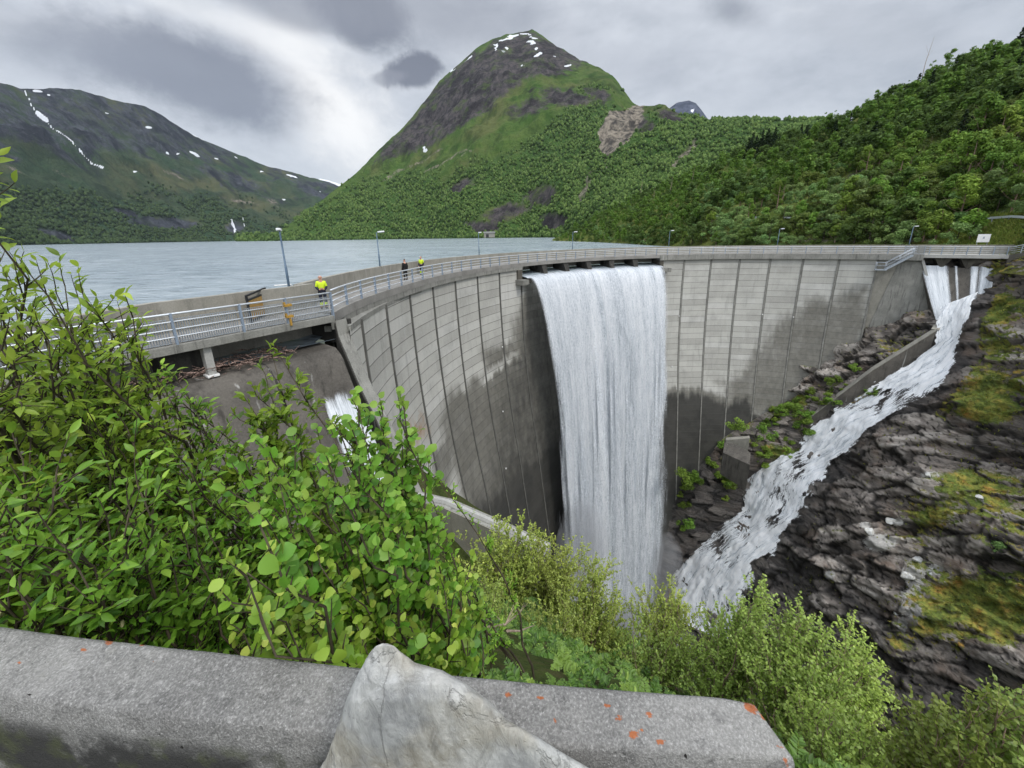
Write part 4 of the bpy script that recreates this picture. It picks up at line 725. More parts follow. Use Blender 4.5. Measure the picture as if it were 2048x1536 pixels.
# ------------------------------------------------------------------ waterfall over the crest
def build_fall():
    Vs, Fs, Ds, Us, off = [], [], [], [], 0
    for layer, (dr, sd_, i0, i1) in enumerate(((0, 0, 6.97, 13.03), (.75, 31, 6.95, 13.05), (-.55, 62, 7.2, 12.9))):
        ii = np.linspace(i0, i1, 190); lip = [(AR + 3.2, LAKE_Z + .02), (AR + 2, LAKE_Z - .03), (AR + .8, LAKE_Z - .14), (AR - .3, -1.6), (AR - .9, -1.72), (AR - 1.25, -1.84)] if layer == 0 else [(AR - 1.0, -1.8)]
        tt = np.concatenate([np.linspace(.06, 1, 26), np.linspace(1.03, 3.85, 120)]); fall = [(lip[-1][0] - 2.55 * t, lip[-1][1] - 4.905 * t * t) for t in tt]
        prof = np.array(lip + fall); I, J = np.meshgrid(ii, np.arange(len(prof)), indexing='ij'); r = prof[J, 0]; z = prof[J, 1]; dep = np.maximum(-1.84 - z, 0)
        Q = np.stack([I * 2.2, z * .035, np.full(I.shape, layer * 9.)], -1); amp = .02 + .4 * sstep(0, 18, dep); r = r + dr * sstep(0, 6, dep) + amp * (fbm(Q, 4, .55, seed=71 + sd_) + .35 * fbm(Q * 3.1, 3, seed=75 + sd_))
        r = r - .22 * np.exp(-((I - 9.95) / .06) ** 2) * sstep(1.9, -.2, r - AR)
        i_in = I + .05 * fbm(np.stack([z * .12, I * 2, I * 0], -1), 4, seed=77) * sstep(2, 30, dep)
        i_in = 10.0 + (i_in - 10.0) * (1 + .035 * sstep(0, 60, dep))
        V = cp(i_in, r, z)
        eL = (I - i0) * 2.2; eR = (i1 - I) * 2.2; ed = np.minimum(eL, eR)
        rag = .5 * fbm(np.stack([I * 3, z * .06, z * 0], -1), 5, .6, seed=79 + sd_)
        d = sstep(-.12, .6, ed * (1.1 / (1 + .05 * dep)) + rag * sstep(1, 25, dep)); st_ = 3 + 30 * (.5 + .9 * fbm(np.stack([I * 3.3, I * 0, I * 0 + layer], -1), 4, .6, seed=83)); d = d * (1 if layer == 0 else .8 * sstep(0, 16, dep - st_)); d = np.where(dep <= .01, np.where(r > AR + .3, .0, .25 + .6 * sstep(AR + .2, AR - 1.2, r)), d)
        d = d * np.where((dep > 0) | (layer > 0), 1, 1)
        Vs.append(V.reshape(-1, 3)); Fs.append(grid_faces(*I.shape) + off); off += I.size; Ds.append(d.ravel()); Us.append(np.stack([I * BAY * .45 + layer * 40, -z + layer * 7], -1).reshape(-1, 2))
    o = mesh_np('waterfall', np.vstack(Vs), np.vstack(Fs), MT['fall'], None, True, {'dens': np.concatenate(Ds)}, np.vstack(Us)); tag(o, kind='structure')
    # dark smooth water gliding over the sill between the piers
    ii = np.linspace(6.98, 13.02, 120); prof = np.array([(AR + 3.4, LAKE_Z + .01), (AR + 2, LAKE_Z - .06), (AR + .8, LAKE_Z - .2), (AR - .3, -1.68), (AR - 1.1, -1.86)]); I, J = np.meshgrid(ii, np.arange(5), indexing='ij'); V = cp(I, prof[J, 0], prof[J, 1])
    o = mesh_np('sill_water', V.reshape(-1, 3), grid_faces(*I.shape), MT['lake'], None, True); tag(o, kind='structure')
build_fall()
# ------------------------------------------------------------------ bank between the dam foot and the stream (right), with the guide wall
def on_wallp(q, off=0.): return on_wall(q[0], q[1], off)
FOOT = [on_wallp(q, -.4) for q in [(1772, 690), (1720, 708), (1640, 762), (1560, 806), (1490, 846), (1440, 876), (1385, 945), (1340, 1000)]]; FOOT.append(cp(13.2, wall_r(-58) + .5, -58.)); FOOT.append(cp(12.5, wall_r(-70) + .5, -70.))
def slope_pt(q, dz=0): a, e = rs_px(*q); D, _ = rs_disp(np.array([a]), np.array([e]), False); p = rs_pt(np.array([a]), np.array([e]), D)[0]; p[2] += dz; return p
EDGE = [slope_pt(q, -.5) for q in [(1885, 690), (1830, 735), (1745, 782), (1670, 830), (1630, 855), (1600, 890), (1545, 925), (1500, 955), (1482, 1010), (1400, 1090)]]
def path_s(P, n):
    P = np.array(P); d = np.r_[0, np.cumsum(np.linalg.norm(np.diff(P, axis=0), axis=1))]; t = np.linspace(0, d[-1], n); return np.stack([np.interp(t, d, P[:, k]) for k in range(3)], -1)
def build_ledge():
    n, m = 300, 90; A_, B_ = path_s(FOOT, n), path_s(EDGE, n); v = np.linspace(0, 1, m)[None, :, None]; V = A_[:, None] * (1 - v) + B_[:, None] * v
    bulge = np.sin(np.pi * v[..., 0]) * np.linspace(.1, 3.0, n)[:, None]; V[..., 2] += bulge; out = -np.stack([np.full(n, .35), np.full(n, .75), np.full(n, 0)], -1)[:, None, :]
    hh, oo, ee = cells(V / [2.6, 2.2, 1.0], 521); nz = 1.2 * (hh[..., 3] - .5) + 1.0 * (oo * (hh[..., :3] - .5)).sum(-1) + .5 * fbm(V / 1.1, 4, .6, seed=93); w = np.sin(np.pi * np.clip(v[..., 0] * .9 + .05, 0, 1)); V = V + out * (nz * .6 * w)[..., None]; V[..., 2] += nz * .45 * w * np.linspace(.4, 1, n)[:, None]
    moss = .42 + .5 * fbm(V / 3, 4, seed=95); zz = V[..., 2]; moss = moss - .75 * sstep(-34, -48, zz); wet = .25 + .75 * sstep(-30, -42, zz)
    o = mesh_np('dam_foot_bank', V.reshape(-1, 3), grid_faces(n, m), MT['rock'], None, True, {'moss': moss.ravel(), 'pale': np.zeros(n * m), 'wet': wet.ravel(), 'tone': hh[..., 3].ravel() * .7, 'crack': ee.ravel() * 2}); tag(o, kind='structure'); return A_, B_
LEDGE_A, LEDGE_B = build_ledge()
rw = empty('stream_wall', (58, 55, -15), 'long low concrete wall sloping down beside the white side stream', 'wall')
m = MB(); tp = [slope_pt(q) for q in [(1884, 700), (1745, 786), (1640, 856)]]; tops = []
for q, base in zip([(1872, 661), (1745, 740), (1622, 833)], tp):
    w = ray(*q); d = math.hypot(base[0], base[1]) + .4; t = d / math.hypot(w[0], w[1]); tops.append(np.array([w[0] * t, w[1] * t, EYE + w[2] * t]))
tops.insert(0, tops[0] + np.array([.7, .4, .55])); nb = np.array([.45, .8, 0])
for k in range(3):
    a, b_ = tops[k], tops[k + 1]; m.hexa([a - [0, 0, 6], b_ - [0, 0, 6], b_ - [0, 0, 6] + nb * .7, a - [0, 0, 6] + nb * .7, a, b_, b_ + nb * .7, a + nb * .7])
par(m.build('wall_body', MT['apron']), rw); m = MB()
for k in range(3): a, b_ = tops[k] + nb * .33 + [0, 0, .06], tops[k + 1] + nb * .33 + [0, 0, .06]; m.beam(a, b_, .8, .12)
par(m.build('coping', MT['parapet']), rw)
ow = empty('ruined_wall', (44, 60, -38), 'short broken old concrete wall on the ledge left of the white stream', 'wall')
c = at_d(1480, 915, 66.); m = MB(); a = at_d(1446, 905, 66.5); b_ = at_d(1500, 930, 63.5); dn = np.array([0, 0, -4.2]); bk = np.array([1.6, 2.6, .6]); m.hexa([a + dn, b_ + dn * 1.1, b_ + dn + bk, a + dn + bk, a, b_, b_ + bk, a + bk + [0, 0, .5]]); par(m.build('wall_body', MT['apron'], bevel=.08), ow)
m = MB(); a2 = at_d(1452, 880, 68.5); b2 = at_d(1500, 876, 68.2); m.hexa([a2 + dn, b2 + dn, b2 + dn + [.4, .8, 0], a2 + dn + [.4, .8, 0], a2, b2, b2 + [.4, .8, 0], a2 + [.4, .8, 0]]); par(m.build('upper_block', MT['parapet'], bevel=.08), ow)
# ------------------------------------------------------------------ near (left) bank, gorge floor : one heightfield
def rbf(ctrl):
    C_ = np.array(ctrl, float); X = C_[:, :2]; r = np.linalg.norm(X[:, None] - X[None], axis=-1); n = len(C_); M = np.zeros((n + 3, n + 3)); M[:n, :n] = r + np.eye(n) * .05; M[:n, n] = M[n, :n] = 1; M[:n, n + 1:] = X; M[n + 1:, :n] = X.T
    w = np.linalg.solve(M, np.r_[C_[:, 2], 0, 0, 0])
    def f(x, y): x = np.asarray(x, float); y = np.asarray(y, float); d = np.sqrt((x[..., None] - X[:, 0]) ** 2 + (y[..., None] - X[:, 1]) ** 2); return d @ w[:n] + w[n] + w[n + 1] * x + w[n + 2] * y
    return f
GROUND = rbf([(0, 0, 2.1), (0, -6, 2.2), (-8, -6, 2.2), (10, -8, 1.8), (-3, .9, 2.0), (0, .9, 1.75), (2.2, .6, 1.6), (4, -2, 1.3), (-6, 1.5, 1.6), (-12, 0, 1.0), (-17, 4, .3), (0, 3.0, -1.0), (-4, 4, -.9), (-8, 6, -1.6), (-10, 9, -2.6), (-5, 8, -4.5), (-2.5, 10, -8.0), (0, 6, -4.4), (1.5, 9, -8.2), (3.5, 12, -12), (0.8, 13, -11.8), (-2, 13.6, -11.6), (2.5, 16, -16), (4, 4, -4.5), (6, 7, -9), (5, 1, -1.5), (8, -1, -2.6), (8, 3.5, -7), (10, 7.5, -13.5), (14, 1, -11), (14, 8, -21), (9, 15, -22), (4, 22, -25), (18, 14, -36), (12, 24, -42), (0, 24, -18), (0, 33, -31), (6, 34, -42), (10, 44, -56), (20, 32, -58), (24, 18, -54), (28, 6, -48), (30, 42, -68), (20, 52, -66), (32, 25, -64), (36, 8, -60), (30, -12, -34), (18, -10, -8), (24, -20, -12), (40, -15, -55), (-20, -20, 2.4), (20, -28, 1), (-6.8, 20, -9), (-7.5, 25, -14)])
def build_ground():
    X, Y = np.meshgrid(np.r_[np.arange(-60, -14, 2.), np.arange(-14, 16, .35), np.arange(16, 52, .9)], np.r_[np.arange(-60, -6, 2.), np.arange(-6, 20, .35), np.arange(20, 64, .9)], indexing='ij'); Z = GROUND(X, Y)
    P = np.stack([X, Y, Z], -1); far = sstep(1.2, 4, np.hypot(X, Y - .0) + (Y < .5) * -10); Z = Z + far * (.5 * fbm(P / 3.2, 4, seed=101) + .16 * fbm(P / .8, 3, seed=103)); Z = np.where((X < -14) | (Y < -6), np.minimum(Z, 2.3), Z)
    # keep clear of the spillway apron / the left bridge
    s = (X - B0[0]) * BU[0] + (Y - B0[1]) * BU[1]; n = (X - B0[0]) * BN[0] + (Y - B0[1]) * BN[1]; Z = np.where((n > -5.5) & (s < 12), np.minimum(Z, -3.2), Z); Z = np.where((n > .4), np.minimum(Z, -2.4), Z)
    ds = np.hypot(X - AC[0], Y - AC[1]); Z = np.where(ds > AR - .5, np.minimum(Z, -8), Z)
    o = mesh_np('ground', np.stack([X, Y, Z], -1).reshape(-1, 3), grid_faces(*X.shape), MT['soil'], None, True); tag(o, kind='structure')
build_ground()
# ------------------------------------------------------------------ mountains : polar height fields round the viewer
def az_el(x, y): w = ray(x, y); return math.atan2(w[0], w[1]), w[2] / math.hypot(w[0], w[1])
class Mountain:
    def __init__(s, sky, foot, ridge, naz, nr, gamma=1.15, rough=60., seed=1, az_lim=None, z0=-4., tback=1.35, ridge_rough=.25):
        k = np.array([az_el(*q) for q in sky]); s.az_t, s.el_t = k[:, 0], k[:, 1]
        s.f = np.array([(az_el(x, 476)[0], d) for x, d in foot]); s.r = np.array([(az_el(x, 476)[0], d) for x, d in ridge]); s.gamma, s.rough, s.seed, s.z0, s.rr = gamma, rough, seed, z0, ridge_rough
        lo, hi = az_lim or (s.az_t[0], s.az_t[-1]); s.az = np.linspace(lo, hi, naz); s.t = np.r_[np.linspace(0, 1, nr), np.linspace(1.02, tback, 14)]
    def pos(s, az, t):
        az, t = np.broadcast_arrays(np.asarray(az, float), np.asarray(t, float)); el = np.interp(az, s.az_t, s.el_t); r0 = np.interp(az, s.f[:, 0], s.f[:, 1]); r1 = np.interp(az, s.r[:, 0], s.r[:, 1]); r = r0 + (r1 - r0) * t
        h1 = EYE + el * r1; tc = np.clip(t, 0, 1); z = s.z0 + (h1 - s.z0) * tc ** s.gamma; z = z - np.maximum(t - 1, 0) * np.abs(h1) * 1.3
        P = np.stack([np.sin(az) * r, np.cos(az) * r, z], -1)
        env = sstep(0, .1, t) * (1 - (1 - s.rr) * sstep(.72, 1., t)); sc = s.rough
        d = fbm(P / (sc * 5), 5, .52, seed=s.seed, ridged=True) * .9 + .35 * fbm(P / (sc * 1.2), 4, .55, seed=s.seed + 5)
        P[..., 2] += d * sc * env * np.clip((h1 - s.z0) / (sc * 6), .15, 1); return P
    def build(s, name, mat, paint):
        A, T = np.meshgrid(s.az, s.t, indexing='ij'); V = s.pos(A, T).reshape(-1, 3); q = to_px(V); m, scr = paint(q[:, 0], q[:, 1], V, T.ravel()); o = mesh_np(name, V, grid_faces(*A.shape), mat, None, True, {'mask': m, 'scree': scr}); tag(o, kind='structure')
        s.V, s.q, s.m, s.T = V, q, m, T.ravel(); s.scr = scr; return o
def ell(px, py, L, k=1., p=1.):
    o = np.zeros(px.shape)
    for (cx, cy, rx, ry, a) in L:
        ca, sa = math.cos(math.radians(a)), math.sin(math.radians(a)); u = ((px - cx) * ca + (py - cy) * sa) / rx; v = (-(px - cx) * sa + (py - cy) * ca) / ry; o = np.maximum(o, k * np.exp(-(u * u + v * v) ** p))
    return o
def line(px, py, pts, w, k=1.): return k * (1 - sstep(w * .5, w * 1.5, seg_dist(px, py, pts)))
# central peak
MID = Mountain([(470, 470), (540, 466), (560, 460), (600, 434), (640, 405), (680, 374), (720, 344), (760, 300), (800, 262), (830, 230), (860, 190), (880, 165), (900, 145), (930, 118), (960, 95), (985, 77), (1010, 67), (1040, 63), (1065, 62), (1090, 77), (1120, 98), (1160, 122), (1200, 138), (1225, 155), (1245, 180), (1265, 204), (1280, 211), (1330, 212), (1360, 224), (1410, 238), (1440, 236), (1500, 237), (1560, 241), (1650, 241), (1720, 262), (1850, 300), (2100, 340)],
    [(450, 2500), (560, 2000), (700, 1750), (850, 1500), (960, 1200), (1050, 1100), (1130, 900), (1250, 600), (1400, 520), (2100, 480)], [(450, 2600), (560, 2150), (700, 2250), (880, 2500), (1050, 2600), (1160, 2300), (1260, 1800), (1330, 1500), (1450, 1300), (1650, 1100), (2100, 900)], 820, 300, 1.12, 58., 3)
def paint_mid(px, py, V, T):
    px = px + 14 * fbm(V / 120, 5, .6, seed=411); py = py + 12 * fbm(V / 110, 5, .6, seed=412)
    rock = soft_poly(px, py, [(740, 330), (860, 185), (930, 110), (1040, 55), (1110, 80), (1175, 128), (1120, 150), (1060, 160), (1010, 190), (960, 232), (905, 268), (850, 300), (790, 318)], 22) * .85
    rock = np.maximum(rock, .8 * ell(px, py, [(1130, 195, 80, 26, 10), (1060, 215, 55, 22, -20), (1195, 190, 40, 18, 20), (925, 368, 42, 14, -25), (1010, 425, 70, 22, -10), (1085, 392, 46, 26, -20), (960, 450, 50, 16, 0), (1290, 250, 32, 20, 40), (1340, 232, 40, 14, 10), (1110, 440, 40, 20, 0)]))
    scree = soft_poly(px, py, [(1218, 218), (1290, 212), (1288, 236), (1262, 280), (1226, 306), (1214, 318), (1196, 302), (1202, 262)], 5) * .95
    scree = np.maximum(scree, .72 * np.maximum(line(px, py, [(1208, 315), (1214, 345)], 2.5), line(px, py, [(1180, 345), (1165, 380), (1155, 400)], 7, .8))); scree = np.maximum(scree, .5 * np.maximum(line(px, py, [(770, 360), (830, 325), (880, 298)], 4), line(px, py, [(850, 345), (910, 315), (940, 300)], 3))); scree = np.maximum(scree, line(px, py, [(1345, 335), (1372, 305), (1390, 285)], 8, .6))
    snow = ell(px, py, [(1005, 78, 10, 2.6, -25), (1022, 71, 14, 3, -8), (1048, 70, 12, 2.6, 15), (1064, 78, 8, 3, 20), (1058, 87, 10, 3, 0), (1075, 107, 11, 3.4, -15), (990, 92, 7, 2.2, -30), (1068, 95, 5, 2, 0), (1042, 133, 5, 2, 0), (1140, 128, 6, 3, -10), (1112, 115, 4, 2, 0), (905, 138, 9, 2, -35), (935, 118, 8, 2, -35), (850, 296, 7, 2, -25), (1010, 95, 4, 2, 0), (1000, 100, 3, 1.5, 0)], 1.1, 1.6)
    ln = lerp_tab(px, [(400, 480), (560, 455), (680, 392), (800, 372), (900, 345), (1000, 322), (1060, 290), (1100, 235), (1150, 190), (1200, 170), (1240, 195), (1265, 215), (1330, 218), (2100, 240)]); n = fbm(V / 160, 4, seed=61)
    fo = sstep(-18, 26, py - ln + n * 60) * (1 - sstep(.3, .6, rock)) * (1 - sstep(.3, .6, scree)); return np.c_[rock, snow, fo], scree
MID.build('central_mountain', MT['mt_mid'], paint_mid)
LEFT = Mountain([(-700, 300), (-400, 190), (-200, 168), (0, 168), (40, 177), (100, 178), (160, 180), (230, 200), (290, 215), (330, 236), (370, 262), (420, 285), (480, 310), (530, 330), (600, 351), (660, 365), (700, 380), (760, 410), (850, 460)],
    [(-700, 1500), (-100, 2100), (50, 2600), (300, 3300), (520, 3600), (850, 3800)], [(-700, 3000), (0, 3900), (300, 4600), (520, 5200), (700, 5600), (850, 5800)], 520, 170, 1.25, 75., 13)
def paint_left(px, py, V, T):
    px = px + 9 * fbm(V / 260, 5, .6, seed=413); py = py + 7 * fbm(V / 200, 5, .6, seed=414)
    n = fbm(V / 260, 5, seed=63); ln = lerp_tab(px, [(-700, 330), (0, 330), (200, 345), (320, 330), (450, 350), (560, 385), (700, 400)]); rock = .62 * (1 - sstep(-60, 40, py - ln + n * 90)); rock = rock + .35 * soft_poly(px, py, [(300, 330), (420, 335), (560, 362), (680, 375), (640, 400), (560, 415), (470, 395), (360, 370)], 12)
    rock = np.maximum(rock, .85 * ell(px, py, [(330, 445, 100, 18, 3), (20, 318, 40, 10, 10), (110, 470, 60, 12, 12), (470, 455, 30, 16, 0), (250, 425, 40, 9, 8)])); scree = .62 * ell(px, py, [(30, 340, 28, 7, 25), (105, 408, 20, 6, 30), (350, 352, 40, 7, 25), (480, 402, 60, 5, 12), (545, 405, 24, 6, 30), (40, 483, 26, 6, 12), (130, 355, 40, 5, 25)])
    snow = np.maximum(line(px, py, [(46, 178), (58, 200), (68, 218), (84, 232), (104, 256), (140, 282), (165, 305), (185, 325), (208, 335)], 1.0, .9), line(px, py, [(74, 225), (92, 238)], 5, 1.)); snow = np.maximum(snow, ell(px, py, [(298, 254, 9, 2.6, 15), (388, 309, 14, 3, 25), (338, 306, 4, 3, 40), (212, 224, 7, 2, 15), (392, 272, 22, 2, 24), (436, 316, 5, 2, 10), (470, 318, 5, 2, 20), (586, 353, 16, 2.4, 12), (70, 181, 12, 3, 10), (92, 190, 6, 2, 20), (240, 202, 6, 2, 20), (640, 384, 4, 2, 0), (524, 342, 5, 1.6, 0), (360, 308, 5, 2, 0), (270, 344, 5, 2, 0), (565, 400, 4, 2, 0), (205, 332, 8, 3, 20)], .9, 1.6))
    snow = np.maximum(snow, np.maximum(line(px, py, [(459, 438), (466, 452), (478, 472)], 1.8, .9), line(px, py, [(487, 436), (488, 455)], 1.3, .8))); fo = sstep(-10, 60, py - ln - 40 + n * 60) * (1 - sstep(.3, .6, rock)); return np.c_[rock, snow, fo], scree
LEFT.build('left_mountain', MT['mt_left'], paint_left)
FARM = Mountain([(1300, 250), (1342, 214), (1352, 207), (1378, 201), (1392, 206), (1404, 222), (1416, 238), (1440, 300)], [(1290, 3500), (1450, 3500)], [(1290, 5200), (1450, 5200)], 90, 40, 1., 60., 23, ridge_rough=.15)
FARM.build('blue_peak', MT['mt_far'], lambda px, py, V, T: (np.c_[np.full(px.shape, .75), ell(px, py, [(1385, 221, 6, 3, -30), (1376, 228, 3, 2, 0)], 1.1, 1.6), np.zeros(px.shape)], np.zeros(px.shape)))
FAR2 = Mountain([(560, 400), (610, 368), (640, 357), (655, 360), (690, 372), (740, 400)], [(540, 7000), (760, 7000)], [(540, 9000), (760, 9000)], 80, 30, 1., 60., 29, ridge_rough=.15)
FAR2.build('snowy_ridge', MT['mt_far'], lambda px, py, V, T: (np.c_[np.full(px.shape, .5), .75 * sstep(.8, .95, T), np.zeros(px.shape)], np.zeros(px.shape)))
# near hillside on the right
HILL = Mountain([(1105, 478), (1130, 470), (1160, 458), (1200, 436), (1260, 408), (1330, 378), (1400, 352), (1450, 330), (1500, 300), (1560, 284), (1640, 268), (1700, 245), (1760, 215), (1860, 172), (1950, 140), (2048, 110), (2200, 60), (2500, 20), (3200, 20)],
    [(1090, 380), (1125, 345), (1200, 265), (1290, 190), (1420, 135), (1600, 112), (1800, 98), (2048, 84), (2500, 70), (3200, 60)], [(1090, 400), (1125, 380), (1200, 400), (1290, 380), (1420, 350), (1600, 330), (1800, 300), (2048, 280), (2500, 260), (3200, 240)], 560, 170, .92, 7., 17, z0=-2.2)
def paint_hill(px, py, V, T):
    rock = .62 * ell(px, py, [(1830, 305, 70, 20, -10), (2025, 320, 50, 50, -20), (1720, 345, 50, 18, -20), (1900, 390, 60, 12, 0), (1650, 420, 40, 10, -10), (2010, 425, 50, 12, 0)]) + .2 * fbm(V / 14, 4, seed=67); return np.c_[rock, np.zeros(px.shape), (.25 + .3 * fbm(V / 20, 3, seed=69)) * (1 - sstep(420, 440, py) * sstep(1860, 1900, px))], .55 * ell(px, py, [(2030, 320, 40, 42, -20), (1640, 480, 130, 9, 0), (1830, 480, 100, 6, 0), (1300, 480, 40, 5, 0)])
HILL.build('right_hillside', MT['hill'], paint_hill)
# ------------------------------------------------------------------ leaf / tree builders (numpy)
def rand_unit(n, rg): v = rg.normal(size=(n, 3)); return v / (np.linalg.norm(v, axis=1, keepdims=True) + 1e-9)
def quads_at(C_, Nn, size, rg, asp=1.3, fold=.0):
    n = len(C_); t = rand_unit(n, rg); u = np.cross(Nn, t); u /= np.linalg.norm(u, axis=1, keepdims=True) + 1e-9; v = np.cross(Nn, u); s = (size if np.ndim(size) else np.full(n, size))[:, None]
    V = np.stack([C_ - u * s * asp, C_ - v * s * .62, C_ + u * s * asp, C_ + v * s * .62], 1).reshape(-1, 3); return V, np.arange(4 * n).reshape(n, 4)
def crown_cloud(clumps, n, rg, size, up=.35):
    cl = np.array(clumps, float); w = cl[:, 3] * cl[:, 4] * cl[:, 5]; w = w ** .7; k = rg.choice(len(cl), n, p=w / w.sum()); d = rand_unit(n, rg); rr = rg.uniform(.35, 1, n) ** .45
    C_ = cl[k, :3] + d * cl[k, 3:6] * (rr * rg.uniform(.8, 1.12, n))[:, None]; N_ = d + rand_unit(n, rg) * .7 + [0, 0, up]; N_ /= np.linalg.norm(N_, axis=1, keepdims=True); return quads_at(C_, N_, size * rg.uniform(.6, 1.3, n), rg)
def trunk_mb(h, r, limbs, rg, lean=(0, 0), n=6):
    m = MB(); z = np.linspace(0, 1, 6); p = np.c_[lean[0] * z ** 1.5 + rg.normal(0, .02, 6) * h * .3 * z, lean[1] * z ** 1.5 + rg.normal(0, .02, 6) * h * .3 * z, z * h]; m.tube(p, r * (1 - .82 * z), n)
    for k in range(limbs):
        t = rg.uniform(.25, .85); b_ = np.array([np.interp(t, z, p[:, j]) for j in range(3)]); a = rg.uniform(0, 6.28); L = h * .38 * (1.1 - t) + .3; e = b_ + np.array([math.cos(a) * L, math.sin(a) * L, L * rg.uniform(.6, 1.1)]); mid = (b_ + e) / 2 + [0, 0, -L * .1]; m.tube([b_, mid, e], [r * .45 * (1 - t) + .01, r * .3 * (1 - t) + .008, .006], 4)
    return m
def hill_clumps(kind, rg, h):
    L = []
    if kind == 'birch':
        for k in range(13): t = rg.uniform(.3, 1); R_ = h * .21 * math.sin(math.pi * min(1, .22 + t * .74)) + .15; a = rg.uniform(0, 6.28); q = R_ * rg.uniform(.35, 1); s = h * rg.uniform(.075, .13); L.append((q * math.cos(a) + h * .05 * t, q * math.sin(a), t * h * .93, s, s, s * .85))
    elif kind == 'alder':
        for k in range(15): t = rg.uniform(.2, .95); R_ = h * .34 * math.sin(math.pi * (.12 + t * .76)) + .2; a = rg.uniform(0, 6.28); q = R_ * rg.uniform(.4, 1); s = h * rg.uniform(.1, .16); L.append((q * math.cos(a), q * math.sin(a), t * h * .9, s, s, s * .8))
    elif kind == 'willow':
        for k in range(17): t = rg.uniform(.12, .92); R_ = h * .5 * math.sin(math.pi * (.15 + t * .7)) + .2; a = rg.uniform(0, 6.28); q = R_ * rg.uniform(.4, 1); s = h * rg.uniform(.12, .19); L.append((q * math.cos(a) + h * .1 * t, q * math.sin(a), t * h * .88, s, s, s * .75))
    elif kind == 'pine':
        for k in range(20): t = k / 20; R_ = h * .22 * (1.02 - t) ** .8; 
        for k in range(26): t = .15 + .83 * k / 26; R_ = h * .2 * (1.03 - t) ** .8; a = k * 2.4 + rg.uniform(-.4, .4); L.append((R_ * .6 * math.cos(a), R_ * .6 * math.sin(a), t * h, R_ * .5 + .1, R_ * .5 + .1, h * .03))
    elif kind == 'slender':
        for k in range(10): t = rg.uniform(.35, 1); R_ = h * .11; a = rg.uniform(0, 6.28); q = R_ * rg.uniform(.3, 1); s = h * rg.uniform(.05, .09); L.append((q * math.cos(a) + h * .18 * t, q * math.sin(a), t * h * .95, s * 1.2, s, s))
    return L
HK = {'birch': (8.5, 1500, .2, 'leaf_h1', 'birch tree'), 'alder': (7., 1700, .2, 'leaf_h2', 'alder tree'), 'willow': (5.2, 1700, .17, 'leaf_h3', 'willow tree'), 'pine': (9, 1300, .2, 'leaf_pine', 'pine tree'), 'slender': (9, 620, .17, 'leaf_h1', 'birch tree')}
PROTO = {}
def hill_proto(kind, var):
    rg = np.random.default_rng(100 + var * 17 + len(kind)); h, n, s, mt, cat = HK[kind]; V, F = crown_cloud(hill_clumps(kind, rg, h), n, rg, s); return V, F, trunk_mb(h * .9, h * .018 + .03, 5 if kind != 'pine' else 0, rg, (h * .15, 0) if kind == 'slender' else (0, 0)), MT[mt], h
for k_ in HK:
    for v_ in range(3 if k_ in ('birch', 'alder', 'willow') else 2): PROTO[(k_, v_)] = hill_proto(k_, v_)
KW = {'birch': 'oval light green birch', 'alder': 'rounded dark green alder', 'willow': 'wide pale green willow', 'pine': 'dark narrow pine', 'slender': 'thin leaning birch'}
FIRST = {}
def put_hill_tree(kind, var, loc, sc, rz, label, group):
    key = (kind, var)
    if key not in FIRST:
        V, F, tm, mt, h = PROTO[key]; r = empty({'pine': 'pine_tree', 'willow': 'willow_tree', 'alder': 'alder_tree'}.get(kind, 'birch_tree'), (0, 0, 0)); tm.build('trunk', MT['bark_birch' if kind in ('birch', 'slender') else 'bark'], r, smooth=True); mesh_np('crown', V, F, mt, r); FIRST[key] = r
    else: r = copy_tree(FIRST[key])
    r.location = loc; r.scale = (sc, sc, sc * rnd.uniform(.92, 1.1)); r.rotation_euler = (0, 0, rz); tag(r, label, HK[kind][4], group); return r
